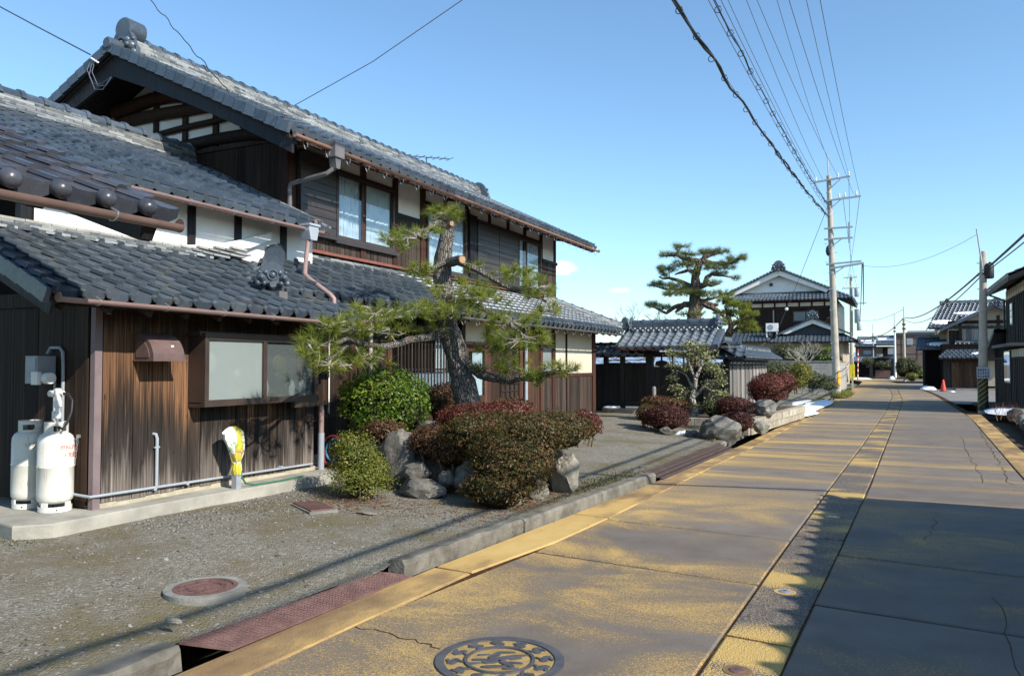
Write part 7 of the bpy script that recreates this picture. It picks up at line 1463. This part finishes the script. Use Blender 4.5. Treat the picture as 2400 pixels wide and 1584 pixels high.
cn = thing('traffic_cone', 'bright red traffic cone on the driveway edge', 'traffic cone', (2.74, 53, 0)); MB().lathe([(.165, .02), (.045, .68), (.035, .70), (.01, .70)], 22, Matrix.Translation((2.74, 53, 0))).build('cone', 'red_plastic', cn, smooth=True); box('foot', 'black', cn, 2.55, 2.93, 52.81, 53.19, 0, .03)
# ---- far end of the street
fa = thing('snow_striped_house', 'far house with two white bars of snow on its grey roof', 'house', (-2, 112, 0)); AY = 110.
box('wall', 'brick_far', fa, -4.2, .3, AY + .4, 120, 0, 3.9); box('window', 'pvc', fa, -3.25, -2.3, AY + .3, AY + .4, 2.9, 3.4); box('window', 'pvc', fa, -.42, .2, AY + .3, AY + .4, 2.9, 3.6); box('shade', 'dark', fa, -1.0, -.45, AY + .3, AY + .4, 2.3, 3.75); box('pale_panel', 'wall_beige', fa, -1.75, -.95, AY + .3, AY + .4, 2.4, 2.95)
simple_roof(fa, 'roof', ((-4.3, AY - .3, 3.92), (-1.75, AY - .3, 3.85), (-1.75, AY + 2.4, 5.2), (-4.0, AY + 2.4, 5.25)), 12, 8, cap=40); simple_roof(fa, 'roof', ((-1.7, AY - .3, 4.08), (.4, AY - .3, 4.08), (.4, AY + 2.4, 5.35), (-1.6, AY + 2.4, 5.35)), 12, 8, cap=40)
for x, s, yy, q in ((-2.62, .95, .62, .5), (-2.65, .95, -.02, .5), (-.55, 1.0, .75, .8)): V_ = MB().bx(-s, s, -.2 * q * 2, .2 * q * 2, 0, .07, Matrix.Translation((x, AY + .5 + yy, 4.32 + .47 * yy + (.14 if x > -1 else 0))) @ Matrix.Rotation(.44, 4, 'X')); V_.build('snow_bar', 'snow', fa)
simple_roof(fa, 'low_roof', ((-4.6, AY - 3, 1.9), (.4, AY - 3, 1.9), (.4, AY - 1.5, 2.55), (-4.3, AY - 1.5, 2.55)), 22, 4, cap=30); box('low_wall', 'dark', fa, -4.3, .2, AY - 2.4, AY, 0, 2.0)
bb = thing('brown_building', 'far brown flat roofed building behind the dark hedge', 'building', (2, 112, 0)); box('wall', 'brick_far', bb, .55, 7, AY + 1, 125, 0, 5.25); box('roof', 'slate', bb, .4, 7.2, AY + .8, 125, 5.25, 5.62); box('roof_edge', 'pvc', bb, 1.9, 7.0, AY + 2, 124, 5.62, 5.9); box('window', 'pvc', bb, 1.75, 2.45, AY + .9, AY + 1, 4.08, 4.9)
for x in (1.15, 2.9): box('joint', 'sheet_brown', bb, x, x + .05, AY + .96, AY + 1, 0, 5.25)
for z in (2.9, 4.1): box('joint', 'sheet_brown', bb, .55, 7, AY + .965, AY + 1, z, z + .05)
cp = thing('carport', 'black carport with a sloping roof at the end of the road', 'carport', (-1.2, 104, 0)); MB().prism([(-2.35, 2.18), (.25, 2.62), (.25, 2.75), (-2.35, 2.33)], lambda a, b, d: Vector((a, d, b)), 104, 108).build('roof', 'black', cp)
for x in (-2.25, .1): box('post', 'black', cp, x - .16, x + .16, 104.2, 104.5, 0, 2.3)
bk = thing('brick_wall', 'low red brick garden wall under the carport at the end of the road', 'wall', (-.9, 103.6, 0))
for r_ in range(9):
    for i in range(7): link('brick', ubox('rust'), bk, None, S((-1.72 + i * .235 + (.11 if r_ % 2 else 0), 103.5, .05 + .1 * r_), .225, .2, .09))
shrub('dark_hedge', 'dark red and green hedge before the brown building', [(.9, 81.5, 1.3, .6, 1.0, .95), (1.6, 82, 1.35, .7, 1.2, .9), (2.2, 80.5, .9, .5, .8, .6)], 3600, .07, 'leaf_olive', 'hedge', 51, core=.92); shrub('green_shrub', 'low green shrub with a yellow top at the bend', [(2.35, 78, .75, .35, .6, .42), (1.6, 77, .5, .5, .6, .4)], 1600, .06, 'leaf_yellow', 'shrub', 52, core=.85); shrub('garden_tree', 'grey twiggy garden tree left of the carport', [(-2.6, 103, 1.9, .6, .6, .6), (-1.0, 103, 1.5, .8, .5, .5)], 1600, .07, 'leaf_olive', 'tree', 53, core=.5, fuzz=.4)
tag(snow_pad(None, (-3.2, 95, .0), 1.3, 2.2, .14, name='snow_patch', seed=21), 'white snow patch at the far bend left of the carport', 'snow'); tag(snow_pad(None, (.0, 94, .0), .3, .8, .3, name='snow_patch', seed=22), 'small snow heap at the foot of the white far pole', 'snow')
# ---- the house beside the photographer that shades the right lane (beyond the frame)
nh = thing('tiled_house', 'tiled roof house just right of the frame, its eave shading the right lane', 'house', (6, 2, 0)); box('wall', 'dark_plank', nh, 3.9, 11, -9, 8.5, 0, 2.75)
ex, ez = 3.0, 2.60; tn, tne = tile_mesh(.33, .3, 'tile', roll=.22), tile_mesh(.33, .3, 'tile', kind='disc', roll=.22); nsl = math.atan(.45)
nd = MB().add([(3.62, -9, ez - .03), (3.10, 9.36, ez - .03), (7, 6.2, ez + 1.72), (7, -9, ez + 1.72), (11, 9.36, ez - .03), (11, -9, ez - .03)], ((0, 1, 2, 3), (1, 4, 2), (3, 2, 4, 5))).build('roof', 'beam', nh)
a, b = field((ex, 9.36, ez), (.028, -1, 0), (math.cos(nsl), 0, math.sin(nsl)), 56, 6, .33, .3, tn, tne, keep=lambda x, y: x > y * .8); lay(nd, 'roof_tile', a, 40); lay(nd, 'eave_tile', b, 60)
# rocks, snow and dry stalks on the right verge
rng = random.Random(4)
RL = ('near', 'second', 'third')
for i, (x, y, s, lab) in enumerate(((2.95, 19.4, .24, 'nearest of the dark kerb rocks on the right verge'), (2.85, 20.8, .2, 'small dark rock second along the right verge'), (3.05, 22.2, .27, 'large dark rock midway along the right verge'), (3.35, 21.2, .26, 'pale topped rock behind the front row on the right verge'), (3.1, 23.8, .22, 'rounded rock with a snow cap on the right verge'), (3.45, 24.6, .26, 'grey rock at the back of the right verge'), (3.2, 26.2, .24, 'farthest dark rock of the right verge row'), (3.5, 18.6, .22, 'grey rock at the right edge of the frame'), (3.65, 26.8, .2, 'small rock touching the snow bank on the right'))): rock(lab, (x, y, .14), (s, s * 1.15, s * .8), 60 + i)
tag(snow_pad(None, (3.55, 29.3, .08), .85, 2.3, .12, name='snow_bank', seed=31), 'blue shaded snow bank between the striped pole and the dark boarded house', 'snow'); tag(snow_pad(None, (3.3, 22.8, .12), .25, .5, .16, name='snow_patch', seed=33), 'small snow remnant among the rocks of the right verge', 'snow')
V, F = [], []
for i in range(420):
    x, y = 3.3 + random.gauss(0, .3), random.uniform(18, 29); h = random.uniform(.1, .4); a = random.random() * 6.28; dx, dy = .008 * math.cos(a), .008 * math.sin(a); V += [(x - dx, y - dy, .1), (x + dx, y + dy, .1), (x + random.gauss(0, .1), y + random.gauss(0, .1), .1 + h)]; F.append((3 * i, 3 * i + 1, 3 * i + 2))
o = link('dry_stalks', np_mesh('dry_stalks', V, F), None, M['leaf_dead']); o['kind'] = 'stuff'
# ================================================================== POLES AND WIRES
def insulator(parent, x, y, z, h=.22): MB().lathe([(.03, 0), (.06, .03), (.03, .06), (.06, .1), (.03, .13), (.05, h - .03), (.02, h)], 10, Matrix.Translation((x, y, z))).build('insulator', 'white', parent)
pL = thing('utility_pole', 'tall concrete utility pole with four crossarms, nearest on the left of the road', 'utility pole', (-2.38, 40.6, 0)); PY = 40.6
MB().tube([(-2.38, PY, -.2), (-2.62, PY, 10.75)], [.19, .105], 18).build('shaft', 'pole', pL, smooth=True); MB().tube([(-2.62, PY, 10.6), (-2.66, PY, 11.75)], .035, 8).build('steel_tip', 'steel', pL)
def arm(parent, x0, x1, y, z0, z1=None, s=.075): MB().beam((x0, y, z0), (x1, y, z1 if z1 is not None else z0), s, s).build('crossarm', 'steel', parent)
arm(pL, -3.3, -1.66, PY - .16, 10.46, 10.60); arm(pL, -2.85, -1.2, PY - .16, 9.50, 9.60); arm(pL, -2.85, -1.58, PY - .16, 8.16); arm(pL, -2.85, -1.58, PY - .16, 7.64); arm(pL, -2.78, -1.22, PY - .16, 6.42, 6.5); arm(pL, -2.6, -1.12, PY - .16, 6.22, 6.40, .09)
for a_, b_ in (((-2.6, 10.05), (-2.1, 10.5)), ((-2.58, 9.1), (-2.1, 9.5)), ((-2.55, 7.25), (-2.1, 7.6)), ((-2.5, 5.9), (-2.0, 6.25))): MB().beam((a_[0], PY - .16, a_[1]), (b_[0], PY - .16, b_[1]), .04, .04).build('brace', 'steel', pL)
box('drop_bracket', 'steel', pL, -1.78, -1.72, PY - .19, PY - .13, 7.4, 8.4)
for x, z in ((-2.15, 9.6), (-1.9, 9.62), (-1.4, 9.64), (-1.72, 10.62), (-2.2, 10.58), (-3.2, 10.5)): insulator(pL, x, PY - .16, z)
MB().sphere((-2.68, PY - .05, 7.1), (.12, .12, .26), 10, 8).build('splice_coil', 'black', pL)
for z in (1.9, 2.6, 4.2, 5.2, 6.0, 7.0, 8.8, 9.9): x = -2.40 - .022 * z; MB().lathe([(.2 - .0079 * z, z), (.2 - .0079 * z, z + .06)], 14, Matrix.Translation((x + .0, PY, 0))).build('band', 'steel', pL)
bnd = MB(); V, F = [], []
for i in range(9):
    a = -1.15 + 1.2 * i / 8; V += [(-2.40 + .196 * math.cos(a), PY + .196 * math.sin(a), .62), (-2.41 + .192 * math.cos(a), PY + .192 * math.sin(a), 1.28)]
for i in range(8): F.append((2 * i, 2 * i + 2, 2 * i + 3, 2 * i + 1))
bnd.add(V, F).build('yellow_band', 'orange_yellow', pL)
for i in range(14): z = 1.6 + .45 * i; x = -2.40 - .022 * z; MB().tube([(x - .17, PY, z), (x - .30 if i % 2 else x + .30, PY, z)] if i % 2 else [(x + .1, PY, z), (x + .28, PY, z)], .009, 5).build('step_bolt', 'steel', pL)
gw = thing('guy_wire', 'slack guy wire with a white ball running down from the near pole', 'wire', (-6, 40, 3)); MB().tube([(-2.64, 40.4, 9.3), (-4.1, 42.5, 6.3), (-5.0, 43.8, 4.55), (-5.75, 44.8, 3.1), (-6.6, 46, 1.4)], .012, 5).build('cable', 'wire_thin', gw); MB().sphere((-5.0, 43.8, 4.55), .09, 10, 8).build('ball', 'white', gw)
def catenary(A, Cc, sag, n=28, wob=0.0):
    A, Cc = Vector(A), Vector(Cc); return [A.lerp(Cc, i / n) - Vector((0, 0, sag * 4 * (i / n) * (1 - i / n))) for i in range(n + 1)]
WL = ((((-2.75, 40.6, 9.15), (-3.26, -11.88, 9.15), .70), 'leftmost thin line from the near pole toward the upper middle'), (((-2.7, 40.6, 9.4), (-3.09, -10.58, 9.4), .7), 'thin line running beside the ringed cable'), (((-3.2, 40.6, 10.7), (-3.27, -5.23, 10.7), .8), 'thin line from the left tip of the top crossarm'),
      (((-2.9, 40.6, 10.62), (-2.76, -5.21, 10.62), .8), 'thin line from the top crossarm just left of the pole'), (((-2.2, 40.6, 10.68), (-3.08, -4.73, 10.68), .8), 'thin line from the top crossarm just right of the pole'), (((-2.66, 40.6, 11.6), (-2.28, -.21, 11.6), .8), 'ground line from the very tip of the near pole'),
      (((-1.52, 40.6, 9.75), (-2.0, -8.28, 9.75), .8), 'line from the middle insulators of the second crossarm'), (((-1.72, 40.6, 10.72), (-1.54, -3.56, 10.72), .8), 'line from the right tip of the top crossarm'), (((-1.25, 40.6, 9.75), (-1.13, -7.73, 9.75), .8), 'rightmost line, from the end of the second crossarm'))
def wire(name, label, pts, r, mat='wire_thin', group='overhead lines of the near pole', cat='wire', n=5):
    o = MB().tube(pts, r, n).build(name, mat, None, smooth=True); return tag(o, label, cat, group)
for (args, lab) in WL: wire('overhead_line', lab, catenary(*args), .0085)
def spiral(name, label, A, Cc, sag, r, rings, mat, amp, ringr, cat='cable'):
    t = thing(name, label, cat, A, 'overhead lines of the near pole'); P = catenary(A, Cc, sag, 90); Q = [p + Vector((amp * math.sin(i * 1.15), 0, amp * math.cos(i * 1.6) - amp * .6)) for i, p in enumerate(P)]
    MB().tube(P, .007, 5).build('carrier_wire', 'wire_thin', t); MB().tube(Q, r, 6).build('cable', mat, t, smooth=True)
    Q2 = [p + Vector((amp * math.cos(i * .9 + 1), 0, amp * math.sin(i * 1.3) - amp * .6)) for i, p in enumerate(P)]; MB().tube(Q2, r * .8, 6).build('cable', mat, t, smooth=True)
    n = len(P)
    for k in range(rings):
        f = (k + .5) / rings * (n - 1); i = int(f); p = P[i].lerp(P[min(i + 1, n - 1)], f - i); d = (P[min(i + 1, n - 1)] - P[i]).normalized(); l = d.cross(Vector((0, 0, 1))).normalized(); u = l.cross(d)
        MB().tube([p - u * ringr * .7 + (l * math.cos(a) + u * math.sin(a)) * ringr for a in [2 * math.pi * q / 10 for q in range(11)]], .009, 4, False).build('ring', 'wire', t)
spiral('ringed_cable', 'ringed cable with open loops, right of the thick black cable', (-2.65, 40.6, 9.3), (-3.11, -11.99, 9.3), .9, .010, 44, 'wire', .022, .065)
spiral('thick_cable', 'thick black twisted cable bundle sagging from the near pole', (-2.62, 40.6, 8.75), (-3.82, -15.4, 8.75), 1.0, .026, 46, 'black', .03, .065)
# transformer pole beyond
pT = thing('utility_pole', 'transformer pole seen behind the near pole', 'utility pole', (-3.85, 91, 0)); TY = 91.
MB().tube([(-3.85, TY, 0), (-3.8, TY, 11.2)], [.2, .14], 10).build('shaft', 'pole', pT, smooth=True)
for x0, x1, z in ((-4.5, -3.2, 10.9), (-4.7, -3.0, 9.75), (-4.0, -2.3, 8.1)): arm(pT, x0, x1, TY - .2, z, s=.09)
for x in (-4.5, -3.95, -3.25): insulator(pT, x, TY - .2, 9.8, .3); insulator(pT, x + .05, TY - .2, 10.95, .3)
for x, z, r_, h in ((-3.22, 8.8, .26, .9), (-3.2, 6.0, .30, 1.5), (-3.05, 5.2, .24, .9)): MB().lathe([(r_ * .9, z), (r_, z + .05), (r_, z + h - .05), (r_ * .85, z + h)], 14, Matrix.Translation((x, TY - .25, 0))).build('transformer', 'pvc_pale', pT, smooth=True)
# street poles further on
for x, y, h, r_, mt_, lab in ((1.08, 82, 5.9, .13, 'pole', 'bare telephone pole at the bend before the dark hedge'), (-2.1, 110, 5.6, .10, 'pvc_pale', 'thin pale pole before the snow striped house'), (.38, 104, 6.5, .13, 'white', 'white steel pole between the far houses')):
    p_ = thing('street_pole', lab, 'utility pole', (x, y, 0), 'poles at the far end of the street'); MB().tube([(x, y, 0), (x, y, h)], [r_, r_ * .8], 10).build('shaft', mt_, p_, smooth=True); MB().tube([(x, y, h), (x - .02, y, h + 1.15)], .035, 6).build('tip', 'steel', p_)
    for z in (h - .6, h - 1.0): box('cable_clamp', 'black', p_, x - .16, x + .16, y - .17, y + .1, z, z + .12)
# right hand telephone pole with striped guard
pR = thing('utility_pole', 'short telephone pole with a black and yellow striped guard on the right', 'utility pole', (2.80, 31.3, 0)); QY = 31.3
MB().tube([(2.80, QY, -.1), (2.90, QY, 5.5)], [.155, .105], 16).build('shaft', 'pole', pR, smooth=True); MB().tube([(2.88, QY - .14, 4.75), (2.71, QY - .14, 6.28)], .03, 8).build('steel_tip', 'steel', pR)
V, F = [], []; n = 24
gmb = MB().lathe([(.165, .02), (.160, 1.12)], 24, Matrix.Translation((2.81, QY, 0)), False); gd_ = gmb.build('striped_guard', 'black', pR, smooth=True)
for k in range(7):
    mb = MB(); z0 = .06 + k * .16
    for i in range(12):
        a0, a1 = -math.pi + math.pi * i / 12, -math.pi + math.pi * (i + 1) / 12
        if z0 + .42 * (i + 1) / 12 > 1.12: break
        mb.add([(2.81 + .167 * math.cos(a), QY + .167 * math.sin(a), z0 + .42 * j / 12 + dz) for j, a in ((i, a0), (i + 1, a1)) for dz in (0, .055)], ((0, 2, 3, 1),))
    mb.build('yellow_stripe', 'guard_yellow', gd_)
pb = MB().bx(2.62, 3.02, QY - .20, QY - .18, 1.12, 1.52).build('notice_plate', 'pvc_pale', pR)
for i in range(5):
    for j in range(3): box('printed_mark', 'sheet_brown' if (i * 3 + j) % 4 else 'red_dark', pb, 2.65 + i * .072, 2.65 + i * .072 + random.uniform(.03, .05), QY - .2015, QY - .2005, 1.16 + j * .11, 1.16 + j * .11 + random.uniform(.05, .08))
MB().lathe([(.13, 0), (.15, .05), (.15, .45), (.1, .52)], 12, Matrix.Translation((3.06, QY - .05, 4.55))).build('junction_box', 'black', pR, smooth=True); MB().tube([(2.88, QY - .12, 4.7), (3.0, QY - .14, 4.85), (3.1, QY - .1, 5.1)], .05, 8).build('cable_loop', 'black', pR)
for z in (4.2, 4.65, 5.1): MB().tube([(2.70, QY, z), (2.86, QY, z)], .014, 5).build('step_bolt', 'steel', pR)
PL = lambda pts: [Vector(p) for p in pts]
wire('telephone_cable', 'thick telephone cable rising right from the striped pole', catenary((3.05, 31.3, 4.95), (3.42, -12, 5.55), .22), .034, 'black', 'telephone cables of the striped pole', 'cable', 8)
wire('telephone_cable', 'second telephone cable just under the thick one', catenary((3.05, 31.3, 4.85), (3.58, -12, 5.5), .34), .018, 'black', 'telephone cables of the striped pole', 'cable')
wire('telephone_cable', 'thick telephone cable from the striped pole back to the bend', catenary((2.78, 31.3, 4.75), (1.15, 82, 6.0), .55, 30), .035, 'black', 'telephone cables of the striped pole', 'cable', 6); wire('telephone_cable', 'thin lower telephone cable from the striped pole back to the bend', catenary((2.78, 31.3, 4.6), (1.15, 82, 5.8), .8, 30), .02, 'black', 'telephone cables of the striped pole', 'cable')
tag(MB().sphere((2.46, 43.4, 4.70), (.09, .5, .11), 8, 6).build('cable_closure', 'black', None, smooth=True), 'black splice closure hanging on the telephone cable', 'cable box')
wire('telephone_cable', 'telephone cable from the bend pole away toward the left', catenary((1.0, 82, 5.9), (-2.1, 110, 5.2), .5), .04, 'black', 'telephone cables of the striped pole', 'cable'); wire('telephone_cable', 'telephone cable crossing behind the left far houses', catenary((-2.1, 110, 5.2), (-14, 128, 4.2), .9), .04, 'black', 'telephone cables of the striped pole', 'cable')
wire('span_wire', 'slack wire from the striped pole across to the near pole', catenary((2.73, 31.2, 6.1), (-1.2, 40.5, 6.3), .45), .007, 'wire_thin', 'service wires'); wire('span_wire', 'faint sagging wire between the bend pole and the transformer pole', catenary((1.08, 82, 6.8), (-3.5, 91, 6.4), .5), .02, 'wire_thin', 'service wires'); wire('span_wire', 'bundle running on from the near pole to the transformer pole', catenary((-1.15, 40.6, 6.35), (-2.6, 91, 8.2), .9), .03, 'wire', 'service wires')
for i, (x, z) in enumerate(((-1.25, 9.7), (-1.72, 10.7), (-2.0, 9.7))): wire('span_wire', ('outer', 'upper', 'inner')[i] + ' thin line running on from the near pole to the transformer pole', catenary((x, 40.6, z), (-4.4 + .6 * i, 91, 10 if i != 1 else 11.2), .8), .012, 'wire_thin', 'service wires')
wire('span_wire', 'looped bundle dropping from the far crossarm to the transformers', catenary((-1.2, 40.7, 6.4), (-3.1, 90.8, 6.8), 1.5), .022, 'wire', 'service wires')
wire('service_wire', 'thin wire rising from the ridge of the large house to the upper right', PL(((-11.6, 12.95, 7.16), (-9.5, 12.98, 7.80), (-7.4, 13.0, 8.66), (-2.5, 13.05, 10.7))), .009, 'wire_thin', 'service wires')
wire('service_wire', 'straight wire from the left edge of the sky to the gable peak', PL(((-11.72, 8.33, 6.66), (-13.1, 8.35, 7.38), (-15.4, 8.35, 8.6))), .012, 'wire', 'service wires')
P = catenary((-9.35, 9.0, 5.90), (-12.3, 8.9, 9.0), .02, 40); wire('service_wire', 'kinked twisted wire dropping onto the verge of the large house', [p + Vector((.018 * math.sin(i * 1.1), 0, .018 * math.cos(i * 1.7))) for i, p in enumerate(P)], .008, 'black', 'service wires')
wl_ = thing('wire_loops', 'loose loops of cable and white clamps hanging at the gable peak', 'wire', (-11.7, 8.3, 6.6)); 
for dx, dz in ((0, 0), (.07, .05), (-.05, .1)): MB().tube([(-11.66 + dx, 8.32, 6.55), (-11.70 + dx, 8.30, 6.3 + dz), (-11.55 + dx, 8.3, 6.05 + dz), (-11.36 + dx, 8.3, 6.02 + dz), (-11.2 + dx * .3, 8.32, 6.2)], .006, 5).build('loop', 'wire_thin', wl_, smooth=True)
for k in range(4): MB().sphere((-11.66 + .05 * k, 8.31, 6.58 - .03 * k), (.022, .02, .018), 8, 6).build('clamp', 'white', wl_)
wire('service_wire', 'wire crossing the road out of frame, seen only as a thin shadow', catenary((3.19, 8.12, 5.2), (7.75, 8.45, 6.0), .02), .045, 'black', 'service wires')
